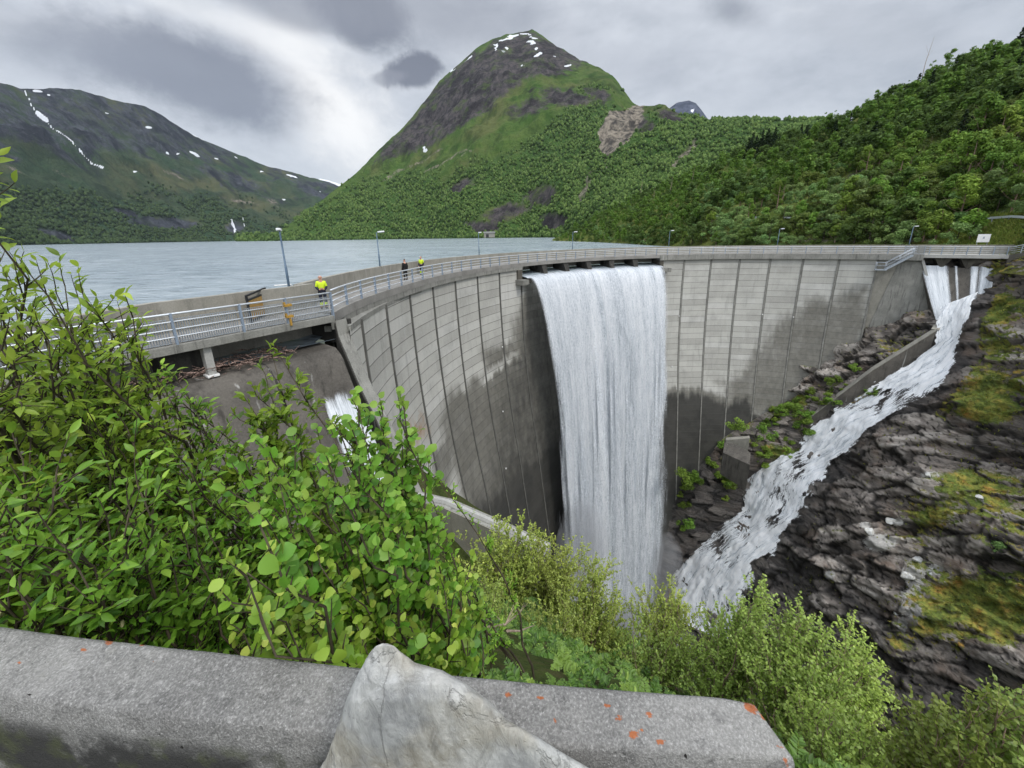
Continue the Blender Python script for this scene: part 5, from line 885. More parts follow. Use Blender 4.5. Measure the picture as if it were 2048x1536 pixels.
def scatter_hill():
    T = np.r_[np.linspace(.0, 1.0, 190)]; A = np.linspace(az_el(1108, 476)[0], az_el(2330, 476)[0], 700); AA, TT = np.meshgrid(A, T, indexing='ij'); P = HILL.pos(AA, TT).reshape(-1, 3); q = to_px(P); d = np.hypot(P[:, 0], P[:, 1]); rg = np.random.default_rng(5)
    ok = (q[:, 0] > 1112) & (q[:, 0] < 2120) & (q[:, 1] > 40) & (q[:, 1] < 492) & (P[:, 2] > -1.9); idx = np.where(ok)[0]; rg.shuffle(idx)
    # clearings : talus on the right edge, the grassy road bank, the brown strip behind the dam
    clear = ell(q[:, 0], q[:, 1], [(2035, 320, 55, 44, -20), (2010, 465, 110, 26, 0), (1960, 392, 90, 15, -6), (1840, 310, 80, 22, -10), (1720, 365, 70, 14, -8), (1640, 300, 40, 10, -10), (1560, 425, 50, 8, 0), (1930, 230, 40, 12, -20)], 1, 2); road = (q[:, 0] > 1915) & (np.abs(q[:, 1] - 450) < 20)
    rest = []; chosen = []; cx = np.zeros((4000, 3)); n = 0; order = idx
    for i in order:
        x, y = q[i]; s = 750 * 6.5 / d[i] * .5   # spacing in the picture
        if road[i] or rg.random() < clear[i] * 1.8: continue
        if n and (((cx[:n, 0] - x) / 1.0) ** 2 + ((cx[:n, 1] - y) / .62) ** 2 < (np.minimum(cx[:n, 2], s)) ** 2).any(): continue
        cx[n] = (x, y, s); n += 1; chosen.append(i)
        if n >= 3900: break
    chosen.sort(key=lambda i: d[i]); g = np.random.default_rng(6)
    for k, i in enumerate(chosen):
        x, y = q[i]; ridge = TT.ravel()[i] > .93; zone = vnoise(P[i][None] / 45, 3)[0]; u = g.random()
        if y > 385 and x > 1380: kind = 'willow' if u < .5 else ('alder' if u < .8 else 'birch')
        elif ridge and x > 1640: kind = 'slender' if u < .6 else 'alder'
        elif ridge: kind = 'alder' if u < .7 else 'birch'
        elif x > 1450 and y < 330: kind = 'alder' if u < .62 else ('birch' if u < .92 else 'pine')
        else: kind = 'birch' if u < .55 else ('alder' if u < .85 else 'willow')
        if any((x - a) ** 2 / 22 ** 2 + (y - b) ** 2 / 20 ** 2 < 1 for a, b in ((1500, 305), (1535, 290), (1475, 300), (1605, 262))): kind = 'pine'
        var = int(g.integers(0, 3 if kind in ('birch', 'alder', 'willow') else 2)); sc = g.uniform(.55, 1.0) + .5 * g.random() ** 3 * (.8 if kind == 'willow' and y > 450 else 1); loc = P[i] - [0, 0, .25 + (.9 if y > 455 else .3)]
        if k < 292:
            zl = 'down by the lake shore' if x < 1330 and y > 440 else ('just behind the right half of the dam' if y > 430 else ('on the middle of the right hillside' if not ridge else 'on the skyline of the right hill'))
            put_hill_tree(kind, var, loc, sc, g.uniform(0, 6.28), KW[kind] + ' ' + zl, KW[kind] + 's ' + zl)
        else: rest.append((kind, var, loc, sc * 1.08, g.uniform(0, 6.28)))
    # the trees farther up, as one wood
    Vs, Fs, off, M_ = [], [], 0, []; kinds = ['birch', 'alder', 'willow', 'pine', 'slender']
    for kind, var, loc, sc, rz in rest:
        V, F, tm, mt, h = PROTO[(kind, var)]; m = len(F); take = np.arange(0, m, 3 if kind != 'slender' else 2); c = V.reshape(-1, 4, 3)[take]; ctr = c.mean(1, keepdims=True); c = (ctr + (c - ctr) * 1.55).reshape(-1, 3) * sc; ca, sa = math.cos(rz), math.sin(rz); c = np.c_[c[:, 0] * ca - c[:, 1] * sa, c[:, 0] * sa + c[:, 1] * ca, c[:, 2]] + loc; Vs.append(c); Fs.append(np.arange(len(c)).reshape(-1, 4) + off); off += len(c); M_.append(np.full(len(c) // 4, kinds.index(kind)))
    print('hill trees', len(chosen), 'rest faces', off // 4)
    if Vs: o = mesh_np('hillside_forest', np.vstack(Vs), np.vstack(Fs), [MT[HK[k][3]] for k in kinds], None, False, mi=np.concatenate(M_)); tag(o, kind='stuff')
scatter_hill()
# ---- far woods on the mountains (one mass each)
def blob_proto(rg, var):
    bm = bmesh.new(); bmesh.ops.create_icosphere(bm, subdivisions=2 if var == 9 else 1, radius=1); V = np.array([v.co[:] for v in bm.verts]); F = np.array([[v.index for v in f.verts] for f in bm.faces]); bm.free(); V = V * (1 + .45 * (rg.random(len(V))[:, None] - .5)) * [1, 1, 1.25]; return V, F
def far_wood(name, MTN, n, r0, r1, mat, pxlim, seed):
    rg = np.random.default_rng(seed); V, q, fo = MTN.V, MTN.q, MTN.m[:, 2]; dist = np.hypot(V[:, 0], V[:, 1]); ok = (q[:, 0] > pxlim[0]) & (q[:, 0] < pxlim[1]) & (q[:, 1] > 20) & (q[:, 1] < 500) & (MTN.T <= 1) & (V[:, 2] > LAKE_Z + .5); w = np.where(ok, np.clip(fo * 1.15, 0, 1) ** 1.2, 0) * (dist > 0); w = w * (.25 + sstep(-.3, .25, fbm(V / 90, 4, seed=seed)))
    # equal density on the picture-facing surface
    h, xe, ye = np.histogram2d(q[ok, 0], q[ok, 1], bins=[60, 30]); ix = np.clip(np.digitize(q[:, 0], xe) - 1, 0, 59); iy = np.clip(np.digitize(q[:, 1], ye) - 1, 0, 29); w = w / np.maximum(h[ix, iy], 3); k = rg.choice(len(V), n, p=w / w.sum()); PR = [blob_proto(rg, 0) for _ in range(6)]
    Vs, Fs, off = [], [], 0
    for j, i in enumerate(k):
        pv, pf = PR[j % 6]; s = rg.uniform(r0, r1) * (.55 + .45 * dist[i] / np.median(dist[k])); c = pv * s * [1, 1, rg.uniform(.8, 1.3)]; a = rg.uniform(0, 6.28); c = np.c_[c[:, 0] * math.cos(a) - c[:, 1] * math.sin(a), c[:, 0] * math.sin(a) + c[:, 1] * math.cos(a), c[:, 2]] + V[i] + np.r_[rg.normal(0, s * .8, 2), s * .5]; Vs.append(c); Fs.append(pf + off); off += len(c)
    o = mesh_np(name, np.vstack(Vs), np.vstack(Fs), mat, None, True); tag(o, kind='stuff')
def m_wood(c0, c1, c2):
    def f(b):
        r = b.geo('Random Per Island'); n = b.noise(b.geo('Position'), .35, 4, .7); c = b.ramp(r, [(0, c0), (.5, c1), (1, c2)]); c = b.mix(b.ss(.4, .65, n), c, tuple(k * .6 for k in c0)); return b.bsdf(c, .95, b.bump(n, .8, 2.), .05)
    return f
MT['wood_mid'] = material('far_wood_leaves', m_wood((.046, .084, .022), (.09, .148, .037), (.145, .208, .058))); MT['wood_left'] = material('distant_wood_leaves', m_wood((.03, .05, .022), (.05, .08, .03), (.075, .11, .04)))
far_wood('mountain_forest', MID, 34000, 2.2, 4.4, MT['wood_mid'], (470, 1720), 21)
far_wood('lakeside_forest', LEFT, 9000, 5., 9., MT['wood_left'], (-150, 720), 22)
# ------------------------------------------------------------------ shrubs with real leaves
def leaf_shapes(base, d, nrm, L, kind, rg):
    """returns verts for n leaves"""
    if kind in ('sallow', 'aspen'):
        n = len(base); d = d / (np.linalg.norm(d, axis=1, keepdims=True) + 1e-9); s = np.cross(d, nrm); s /= np.linalg.norm(s, axis=1, keepdims=True) + 1e-9; nn = np.cross(s, d); L = L[:, None]; ca = rg.uniform(-.3, .12, n)[:, None]; w_ = rg.uniform(.85, 1.15, n)[:, None]
        side = [(.13, .10, .03), (.34, .185, .06), (.6, .185, .06), (.84, .09, .0)] if kind == 'sallow' else [(.03, .2, .03), (.2, .42, .06), (.46, .5, .06), (.72, .38, .03), (.9, .16, -.02)]; k = len(side); out = [(0, 0, 0)] + side + [(1, 0, -.08)] + [(x, -y, z) for x, y, z in side[::-1]]; mid = [(.22, 0, -.01), (.68, 0, -.01)]
        V = np.stack([base + d * L * x + s * L * w_ * y + nn * L * (z + ca * x * x) for x, y, z in out + mid], 1).reshape(-1, 3); m = len(out); nv = m + 2; a, b_ = m, m + 1; h = (k + 1) // 2
        tri = []
        for i in range(m):
            j = (i + 1) % m; x = (out[i][0] + out[j][0]) / 2; tri.append((a if x < .42 else b_, i, j))
        sw = [i for i in range(m) if ((out[i][0] + out[(i - 1) % m][0]) / 2 < .42) != ((out[i][0] + out[(i + 1) % m][0]) / 2 < .42)]
        tri += [(a, i, b_) for i in sw[:1]] + [(b_, i, a) for i in sw[1:2]]; o = (np.arange(n) * nv)[:, None]; return V, (o[:, None] + np.array(tri)[None]).reshape(-1, 3), np.zeros((0, 4), int)
    n = len(base); d = d / (np.linalg.norm(d, axis=1, keepdims=True) + 1e-9); s = np.cross(d, nrm); s /= np.linalg.norm(s, axis=1, keepdims=True) + 1e-9; nn = np.cross(s, d); L = L[:, None]
    if kind == 'sallow': prof = [(0, 0, 0), (.28, .17, .06), (.6, .19, .07), (1, 0, -.1)]; mid = [(.3, -.02), (.64, .0)]
    elif kind == 'birch': prof = [(0, 0, 0), (.3, .3, .04), (.62, .24, .03), (1, 0, -.06)]; mid = [(.3, -.01), (.64, .0)]
    else: prof = [(0, 0, 0), (.2, .42, .06), (.68, .46, .05), (1., 0, -.08)]; mid = [(.25, -.02), (.66, .0)]
    a = prof; pts = []
    def P(x, y, z): return base + d * L * x + s * L * y + nn * L * z
    ca = rg.uniform(-.25, .1, n)[:, None]
    def C(x): return nn * L * ca * x * x
    V = [P(0, 0, 0), P(a[1][0], a[1][1], a[1][2]) + C(a[1][0]), P(a[2][0], a[2][1], a[2][2]) + C(a[2][0]), P(1, 0, a[3][2]) + C(1), P(a[2][0], -a[2][1], a[2][2]) + C(a[2][0]), P(a[1][0], -a[1][1], a[1][2]) + C(a[1][0]), P(mid[0][0], 0, mid[0][1]) + C(mid[0][0]), P(mid[1][0], 0, mid[1][1]) + C(mid[1][0])]
    V = np.stack(V, 1).reshape(-1, 3); o = (np.arange(n) * 8)[:, None]; tri = np.array([(0, 6, 1), (0, 5, 6), (7, 3, 2), (7, 4, 3)]); quad = np.array([(6, 7, 2, 1), (5, 4, 7, 6)]); return V, (o[:, None] + tri[None]).reshape(-1, 3), (o[:, None] + quad[None]).reshape(-1, 4)
def curve(a, b, bow, n=9):
    t = np.linspace(0, 1, n)[:, None]; c = (a + b) / 2 + bow; return (1 - t) ** 2 * a + 2 * t * (1 - t) * c + t * t * b
def dup(L, k, s, seed):
    rg = np.random.default_rng(seed); return list(L) + [(x + rg.normal(0, s), y + rg.normal(0, s * .8) + 4, d + rg.normal(0, .3)) for x, y, d in L for _ in range(k)]
def shrub(name, label, cat, group, base, stems, kind, leafL, mat, bark, seed, twig=.5, ntw=11, nleaf=8, r0=.012, start=.25, catk=0, name_leaf='foliage', wind=(.25, .0, .05), tipk=.85):
    """stems: list of tip points; grows stems from the base to each tip, side twigs and leaves"""
    rg = np.random.default_rng(seed); base = np.array(base, float); root = empty(name, base, label, cat, group); mb = MB(); B_, D_, L_, Y_ = [], [], [], []; cat_p = []
    for tip in stems:
        tip = np.array(tip, float); b0 = base + np.r_[rg.normal(0, .12, 2), 0]; ln = np.linalg.norm(tip - b0); bow = np.array([0, 0, .12 * ln]) + rg.normal(0, .06 * ln, 3) ; c = curve(b0, tip, bow, 12); c[1:-1] += rg.normal(0, .012 * ln, (10, 3)); mb.tube(c, np.linspace(r0 * (.6 + .25 * ln), .0022, 12), 5)
        T = np.gradient(c, axis=0); T /= np.linalg.norm(T, axis=1, keepdims=True); nt = max(4, int(ntw * ln * .7))
        for t in np.r_[rg.uniform(start, .97, nt), 1.0]:
            j = t * 11; i0 = min(int(j), 10); p = c[i0] + (c[i0 + 1] - c[i0]) * (j - i0); td = T[i0]
            if t < 1: e = rand_unit(1, rg)[0]; e = e - td * (e @ td); dv = td * rg.uniform(.5, 1.1) + e * rg.uniform(.6, 1.1) + np.array(wind) + [0, 0, .15]; tl = twig * rg.uniform(.45, 1.1) * (1.2 - tipk * t)
            else: dv = td; tl = twig * .35
            dv = dv / np.linalg.norm(dv); tp = curve(p, p + dv * tl, np.array([0, 0, .06 * tl]) + rg.normal(0, .05 * tl, 3), 6); mb.tube(tp, np.linspace(.0032, .0012, 6), 4, cap=False)
            m = max(3, int(nleaf * tl / twig * 1.3)); s = np.linspace(.12, 1, m); pp = np.stack([np.interp(s, np.linspace(0, 1, 6), tp[:, k]) for k in range(3)], 1); e = rand_unit(m, rg); ld = (dv * .2 + e * 1.1 + np.array([.1, -.1, -.25])) if kind == 'birch' else (dv * .75 + e * .8 + np.array(wind) * .8); B_.append(pp); D_.append(ld); L_.append(leafL * rg.uniform(.6, 1.15, m)); Y_.append(np.clip((s - .35) * 1.2, 0, 1) * (t ** 1.3) * rg.uniform(.2, 1.15))
            if catk and rg.random() < catk: cat_p.append((pp[m // 2], ld[m // 2]))
    B_ = np.vstack(B_); D_ = np.vstack(D_); L_ = np.concatenate(L_); nr = np.array([0, -.25, 1.]) + rg.normal(0, .55, (len(B_), 3)); V, F3, F4 = leaf_shapes(B_, D_, nr, L_, kind, rg); yv = np.repeat(np.concatenate(Y_), len(V) // len(B_))
    par(mb.build('stems', MT[bark], smooth=True), root); par(mesh_np(name_leaf, V, [F3, F4], MT[mat], None, False, {'young': yv}), root)
    for p, d in cat_p[:22]: d = d / np.linalg.norm(d); m = MB(); m.tube([p, p + d * .014, p + d * .03, p + d * .04], [.002, .006, .005, .002], 5); par(m.build('catkin', MT['catkin']), root)
    return root
def gz(x, y): return float(GROUND(np.array([x]), np.array([y]))[0])
def tips(L): return [at_d(x, y, d) for x, y, d in L]
def fill(poly, n, dfun, seed):
    rg = np.random.default_rng(seed); P = np.array(poly); out = []; xs0, ys0 = P.min(0); xs1, ys1 = P.max(0); pts = []
    while len(out) < n:
        best = None; bd = -1
        for _ in range(12):
            x, y = rg.uniform(xs0, xs1), rg.uniform(ys0, ys1)
            if not in_poly(np.array([x]), np.array([y]), poly)[0]: continue
            dd = min([math.hypot(x - a, y - b) for a, b in pts] or [1e9])
            if dd > bd: bd, best = dd, (x, y)
        if best: pts.append(best); out.append((best[0], best[1], dfun(*best) * rg.uniform(.85, 1.18)))
    return out
WS = ('sallow', .05, 'leaf_sallow', 'bark')
shrub('willow_shrub', 'tall willow shrub at the left picture edge, reaching above the lake shore', 'shrub', None, (-2.7, 1.6, 1.0), tips([(-22, 385, 2.3), (-45, 430, 2.3), (-25, 480, 2.5), (-70, 540, 2.2)] + fill([(-140, 640), (20, 690), (90, 900), (60, 1150), (-120, 1150)], 16, lambda x, y: 2.1, 1)), *WS, 201, .4, 16, 12, .014, .3, .05)
shrub('willow_shrub', 'bushy willow shrub whose top overlaps the far left end of the bridge', 'shrub', None, (-2.6, 2.2, -.1), tips(dup([(130, 572, 2.9), (92, 584, 2.8), (160, 604, 3.0), (248, 652, 3.0), (208, 645, 3.0), (60, 650, 2.7), (180, 675, 2.8), (256, 715, 2.9), (30, 610, 2.8), (5, 640, 2.6)], 1, 16, 73) + fill([(0, 650), (200, 690), (270, 790), (230, 1000), (20, 1000)], 24, lambda x, y: 2.6, 2)), 'sallow', .058, 'leaf_sallow', 'bark', 202, .42, 15, 12, .014, .25, .05)
shrub('willow_shrub', 'willow shrub with pale catkins in front of the spillway apron', 'shrub', None, (-1.7, 2.5, -.6), tips([(358, 766, 3.0), (335, 790, 2.8), (300, 740, 3.2), (250, 775, 2.9), (345, 775, 3.), (315, 760, 3.), (280, 770, 3.), (390, 820, 2.8)] + fill([(200, 800), (340, 880), (470, 960), (450, 1250), (200, 1250), (150, 950)], 26, lambda x, y: 2.3, 3)), 'sallow', .054, 'leaf_sallow', 'bark', 203, .4, 15, 12, .013, .2, .07)
shrub('willow_shrub', 'willow shrub with one long leafy shoot rising before the grey apron', 'shrub', None, (-1.15, 2.4, -.7), tips([(558, 708, 2.9), (548, 722, 2.9), (530, 748, 2.85), (500, 810, 2.8), (512, 790, 2.8), (480, 840, 2.75), (455, 880, 2.7), (520, 880, 2.7), (420, 930, 2.6), (500, 940, 2.6), (380, 900, 2.6)]), 'sallow', .068, 'leaf_sallow', 'bark', 204, .22, 26, 11, .012, .3)
shrub('willow_shrub', 'low dense willow shrub along the back edge of the barrier', 'shrub', None, (-1.5, 1.25, .9), tips(fill([(-60, 900), (300, 960), (460, 1070), (440, 1280), (200, 1250), (-60, 1220)], 36, lambda x, y: 1.75, 5)), 'sallow', .05, 'leaf_sallow', 'bark', 205, .34, 19, 12, .01, .15, .04)
shrub('willow_shrub', 'leafy willow sprig leaning out before the base of the dam panels', 'shrub', None, (.2, 2.9, -1.4), tips([(868, 952, 3.3), (846, 966, 3.2), (820, 1005, 3.1), (780, 1020, 3.1), (840, 1060, 3.1), (760, 1075, 3.)]), 'sallow', .05, 'leaf_sallow', 'bark', 206, .24, 14, 11, .012, .3)
AT1 = [(715, 830, 1.75), (765, 842, 1.7), (800, 858, 1.7), (812, 895, 1.7), (780, 920, 1.65), (735, 880, 1.65), (680, 885, 1.6), (640, 905, 1.6), (590, 925, 1.6), (545, 940, 1.6), (500, 965, 1.55), (470, 1010, 1.5), (560, 990, 1.5), (640, 965, 1.55), (720, 960, 1.55), (700, 1020, 1.5), (620, 1040, 1.5), (760, 1020, 1.6), (790, 1075, 1.55), (810, 1030, 1.6), (540, 1070, 1.45), (820, 1090, 1.6)]
shrub('aspen_sapling', 'aspen sapling with large round yellow green leaves beside the guide wall', 'aspen', None, (-.35, 1.4, .35), tips([(x, y - 20, d) for x, y, d in dup(AT1, 1, 22, 71)]), 'aspen', .040, 'leaf_aspen', 'bark', 207, .2, 15, 10, .009, .4)
AT2 = [(940, 1140, 1.55), (915, 1165, 1.5), (870, 1130, 1.5), (880, 1185, 1.45), (830, 1165, 1.42), (840, 1235, 1.35), (790, 1140, 1.42), (780, 1200, 1.35), (720, 1125, 1.4), (700, 1190, 1.32), (640, 1130, 1.38), (620, 1200, 1.3), (560, 1145, 1.35), (540, 1220, 1.3), (480, 1135, 1.38), (470, 1215, 1.3), (790, 1262, 1.28), (720, 1265, 1.25), (640, 1270, 1.25), (560, 1278, 1.22), (490, 1272, 1.22)]
shrub('aspen_sapling', 'low spreading aspen sapling right behind the pale boulder', 'aspen', None, (-.25, 1.15, .75), tips(dup(AT2, 1, 20, 72)), 'aspen', .034, 'leaf_aspen', 'bark', 208, .19, 16, 10, .008, .35)
# ---- birches on the slope below the barrier
BG = None
def birch(label, base_px, d0, tops, seed, leaf=.05, ntw=9, nleaf=16, twig=.7, r0=.016, mat='leaf_birch', start=.3, bark='bark_birch', k=3):
    b_ = at_d(*base_px, d0); b_[2] = min(b_[2], gz(b_[0], b_[1]) + .05); shrub('birch_tree', label, 'birch', BG, b_, tips(dup(tops, k, 24, seed)), 'birch', leaf * 1.02, mat, bark, seed, twig, ntw * 2.1, nleaf * 1.9, r0 * .7, start * .4, tipk=.62)
birch('young birch standing in front of the low chute wall', (1020, 1190), 9.6, [(985, 1070, 9.8), (1010, 1055, 10), (1040, 1070, 10), (960, 1110, 9.6), (1000, 1110, 9.7), (1055, 1100, 9.8), (1030, 1140, 9.6)], 301, .075, 5, 15, .8)
birch('dense young birch left of the foot of the waterfall', (1110, 1230), 9.8, [(1075, 1075, 10.2), (1100, 1085, 10.3), (1125, 1110, 10.4), (1060, 1120, 10), (1140, 1130, 10.3), (1085, 1150, 10), (1130, 1175, 10), (1050, 1175, 9.8)], 302, .075, 5, 15, .85)
birch('birch clump with brown stems leaning over the slope, below the waterfall', (1175, 1335), 7.2, [(1215, 1140, 8.4), (1180, 1150, 8.3), (1140, 1160, 8.2), (1230, 1180, 8.3), (1250, 1220, 8.1), (1110, 1190, 8.), (1190, 1200, 8.), (1150, 1230, 7.9), (1240, 1270, 7.7), (1270, 1310, 7.5), (1130, 1270, 7.6)], 303, .062, 6, 15, .75)
birch('slender birch with one straight brown trunk before the waterfall foot', (1328, 1372), 7.0, [(1338, 1168, 8.4), (1320, 1185, 8.3), (1360, 1195, 8.3), (1290, 1190, 8.2), (1385, 1235, 8.2), (1300, 1215, 8.1), (1350, 1225, 8.1), (1268, 1225, 8.1), (1330, 1240, 8.)], 304, .058, 4, 13, .6, .024, 'leaf_birch', .55)
birch('broad yellow green birch just right of the slender trunk', (1440, 1400), 6.2, [(1440, 1230, 7.4), (1480, 1215, 7.5), (1520, 1205, 7.5), (1410, 1270, 7.1), (1460, 1280, 7.), (1500, 1260, 7.2), (1550, 1250, 7.2), (1390, 1310, 6.8), (1440, 1330, 6.6), (1400, 1350, 6.5)], 305, .055, 7, 15, .68)
birch('large bright birch crown rising behind the end of the barrier', (1590, 1500), 5.4, [(1560, 1215, 6.9), (1600, 1225, 6.9), (1640, 1255, 6.8), (1590, 1270, 6.5), (1640, 1300, 6.4), (1540, 1290, 6.4), (1680, 1300, 6.6), (1570, 1340, 6.), (1620, 1350, 6.), (1530, 1350, 6.), (1660, 1370, 6.), (1500, 1320, 6.2)], 306, .055, 7, 15, .66)
birch('darker birch at the right of the clump, against the rock bank', (1690, 1500), 6.2, [(1700, 1265, 7.6), (1715, 1310, 7.5), (1690, 1340, 7.2), (1720, 1370, 7.2), (1665, 1400, 6.6), (1700, 1420, 6.6), (1730, 1430, 6.8), (1640, 1420, 6.4)], 307, .055, 7, 15, .62)
birch('leafy birch filling the gap below the barrier corner', (1660, 1620), 4.3, [(1600, 1400, 5.2), (1640, 1430, 5.2), (1690, 1450, 5.2), (1720, 1490, 5.), (1660, 1490, 4.9), (1610, 1480, 4.8), (1740, 1530, 4.8), (1680, 1540, 4.6), (1780, 1530, 5.)], 308, .046, 8, 15, .52)
birch('yellowish birch top at the lower right corner, left of the last one', (1890, 1640), 4.2, [(1840, 1440, 5.), (1880, 1425, 5.), (1930, 1415, 5.1), (1810, 1490, 4.8), (1860, 1490, 4.7), (1920, 1470, 4.8), (1960, 1460, 4.9), (1790, 1530, 4.6), (1900, 1530, 4.5), (1950, 1520, 4.6)], 309, .046, 8, 15, .5)
birch('yellowish birch top cut off by the lower right picture corner', (2060, 1640), 4.2, [(2010, 1430, 5.), (2050, 1420, 5.), (2090, 1440, 5.), (1990, 1490, 4.8), (2040, 1490, 4.7), (2100, 1500, 4.7), (2010, 1530, 4.6), (2070, 1540, 4.5)], 310, .046, 8, 15, .5)
birch('small bright birch bush on the slope above the pale boulder tip', (990, 1330), 6.6, [(950, 1200, 7.4), (985, 1180, 7.6), (1020, 1205, 7.5), (960, 1250, 7.1), (1030, 1260, 7.2), (1000, 1290, 6.9)], 311, .055, 6, 14, .6)
birch('low birch bush between the two leaning clumps on the slope', (1090, 1350), 6.6, [(1060, 1240, 7.3), (1095, 1230, 7.4), (1130, 1250, 7.2), (1070, 1290, 7.), (1110, 1300, 6.9)], 312, .055, 6, 14, .6)
birch('birch bush filling the foot of the slender birch', (1290, 1400), 6.4, [(1260, 1280, 7.2), (1295, 1270, 7.3), (1330, 1290, 7.), (1375, 1290, 7.), (1280, 1320, 6.8), (1350, 1340, 6.7), (1400, 1300, 6.9)], 313, .055, 6, 14, .62)
# ---- ground cover on the slope
def undergrowth():
    rg = np.random.default_rng(77); B_, D_, L_, Y_ = [], [], [], []
    for k in range(3200):
        x, y = rg.uniform(-5, 7.5), rg.uniform(1.3, 15.); z = gz(x, y)
        n_ = (x - B0[0]) * BN[0] + (y - B0[1]) * BN[1]
        if n_ > -6 or (y > 12 and x < 1.5 and y - .45 * x > 12.2): continue
        sc = rg.uniform(.25, 1) ** 1.6 * min(1.0, .33 + y * .06)
        if vnoise(np.array([[x / .9, y / .9, 0]]), 5)[0] < -.28: continue
        nf = rg.integers(4, 8); yg = max(0, rg.normal(.15, .45)); lw = rg.uniform(.6, 1.2)
        for f in range(nf):
            a = rg.uniform(0, 6.28); dv = np.array([math.cos(a), math.sin(a), rg.uniform(.5, 1.6)]); dv /= np.linalg.norm(dv); L = sc * rg.uniform(.35, .75); s = np.linspace(.2, 1, 9)[:, None]; p = np.array([x, y, z + .02]) + dv * L * s + np.array([0, 0, -.3 * L]) * s * s; side = np.cross(dv, [0, 0, 1]); side /= np.linalg.norm(side) + 1e-9
            for sg in (-1, 1): B_.append(p); D_.append(side * sg * np.ones((9, 1)) + dv * .55 + rg.normal(0, .15, (9, 3))); L_.append((L * .34 * (1.15 - s[:, 0]) + .02) * lw); Y_.append(np.full(9, yg))
    B_ = np.vstack(B_); D_ = np.vstack(D_); L_ = np.concatenate(L_); V, F3, F4 = leaf_shapes(B_, D_, np.array([0, -.2, 1.]) + rg.normal(0, .35, (len(B_), 3)), L_, 'sallow', rg); o = mesh_np('undergrowth', V, [F3, F4], MT['leaf_fern'], None, False, {'young': np.repeat(np.concatenate(Y_), len(V) // len(B_))}); tag(o, kind='stuff')
undergrowth()
def bank_plants():
    """small bushes rooted on the rock bank and on the ledge at the dam foot"""
    k = 0
    for (x, y, d, h, lab) in ((1985, 1090, None, 1.5, 'small pale green bush on the mossy rock bank, right edge of the picture'), (1835, 1215, None, .7, 'tiny bush beside the white broken rocks on the bank'), (1365, 950, 61, 1.9, 'dark green bush at the foot of the dam, right beside the waterfall'), (1580, 815, 62., 1.4, 'low bush at the dam foot, halfway along the ledge'), (1660, 760, 62., 1.2, 'low bush at the dam foot above the stream wall'), (1530, 870, 61.5, 1.8, 'bush on the mossy ledge above the broken wall'), (1610, 830, 61., 1.1, 'bush on the ledge close to the lower end of the stream wall'), (1470, 850, 63.5, 1.9, 'tall thin bush against the dark wet dam panels'), (1575, 905, 60., 1., 'bright green tuft beside the upper stream'), (1710, 735, 61., .9, 'tuft of leaves near the top of the stream wall'), (1080, 1090, 40, 2.4, 'round bush at the dam foot behind the chute wall')):
        rg = np.random.default_rng(400 + k); p = slope_pt((x, y)) if d is None else at_d(x, y, d); r = empty('bush', p - np.array([0, 0, h * .5]), lab, 'bush'); cl = [(rg.normal(0, h * .35), rg.normal(0, h * .35), rg.uniform(.2, 1) * h, h * .3, h * .3, h * .26) for _ in range(9)]; V, F = crown_cloud(cl, 700, rg, h * .05 + .025); par(mesh_np('foliage', V + (p - np.array([0, 0, h * .5])), F, MT['leaf_h3' if k in (0, 1) else 'leaf_h1']), r); m = MB()
        for c in cl[:5]: m.tube([p - np.array([0, 0, h * .5]), p - np.array([0, 0, h * .5]) + np.array(c[:3])], [.03, .01], 4)
        par(m.build('stems', MT['bark']), r); k += 1
bank_plants()
def ledge_bushes():
    rg = np.random.default_rng(55); h = 1.0; r0 = None; n = len(LEDGE_A)
    for k in range(44):
        f = rg.uniform(.14, .8); v = rg.uniform(.05, .9); i = int(f * n); p = LEDGE_A[i] * (1 - v) + LEDGE_B[i] * v; p[2] += math.sin(math.pi * v) * (.1 + 2.9 * f) - .2; p[:2] -= np.array([.35, .75]) * .5
        if r0 is None:
            r0 = empty('bush', p, None, 'bush'); cl = [(rg.normal(0, .42), rg.normal(0, .42), rg.uniform(.1, .95), .36, .36, .28) for _ in range(10)]; V, F = crown_cloud(cl, 900, rg, .075); mesh_np('foliage', V, F, MT['leaf_h1'], r0); m = MB()
            for c in cl[:5]: m.tube([(0, 0, -.3), c[:3]], [.03, .01], 4)
            m.build('stems', MT['bark'], r0); r = r0
        else: r = copy_tree(r0); r.location = p
        s = rg.uniform(.6, 1.7); r.scale = (s * 1.15, s * 1.15, s); r.rotation_euler = (0, 0, rg.uniform(0, 6.28)); tag(r, 'low green bush growing on the rocky ledge along the right foot of the dam', 'bush', 'bushes on the ledge at the dam foot')
ledge_bushes()

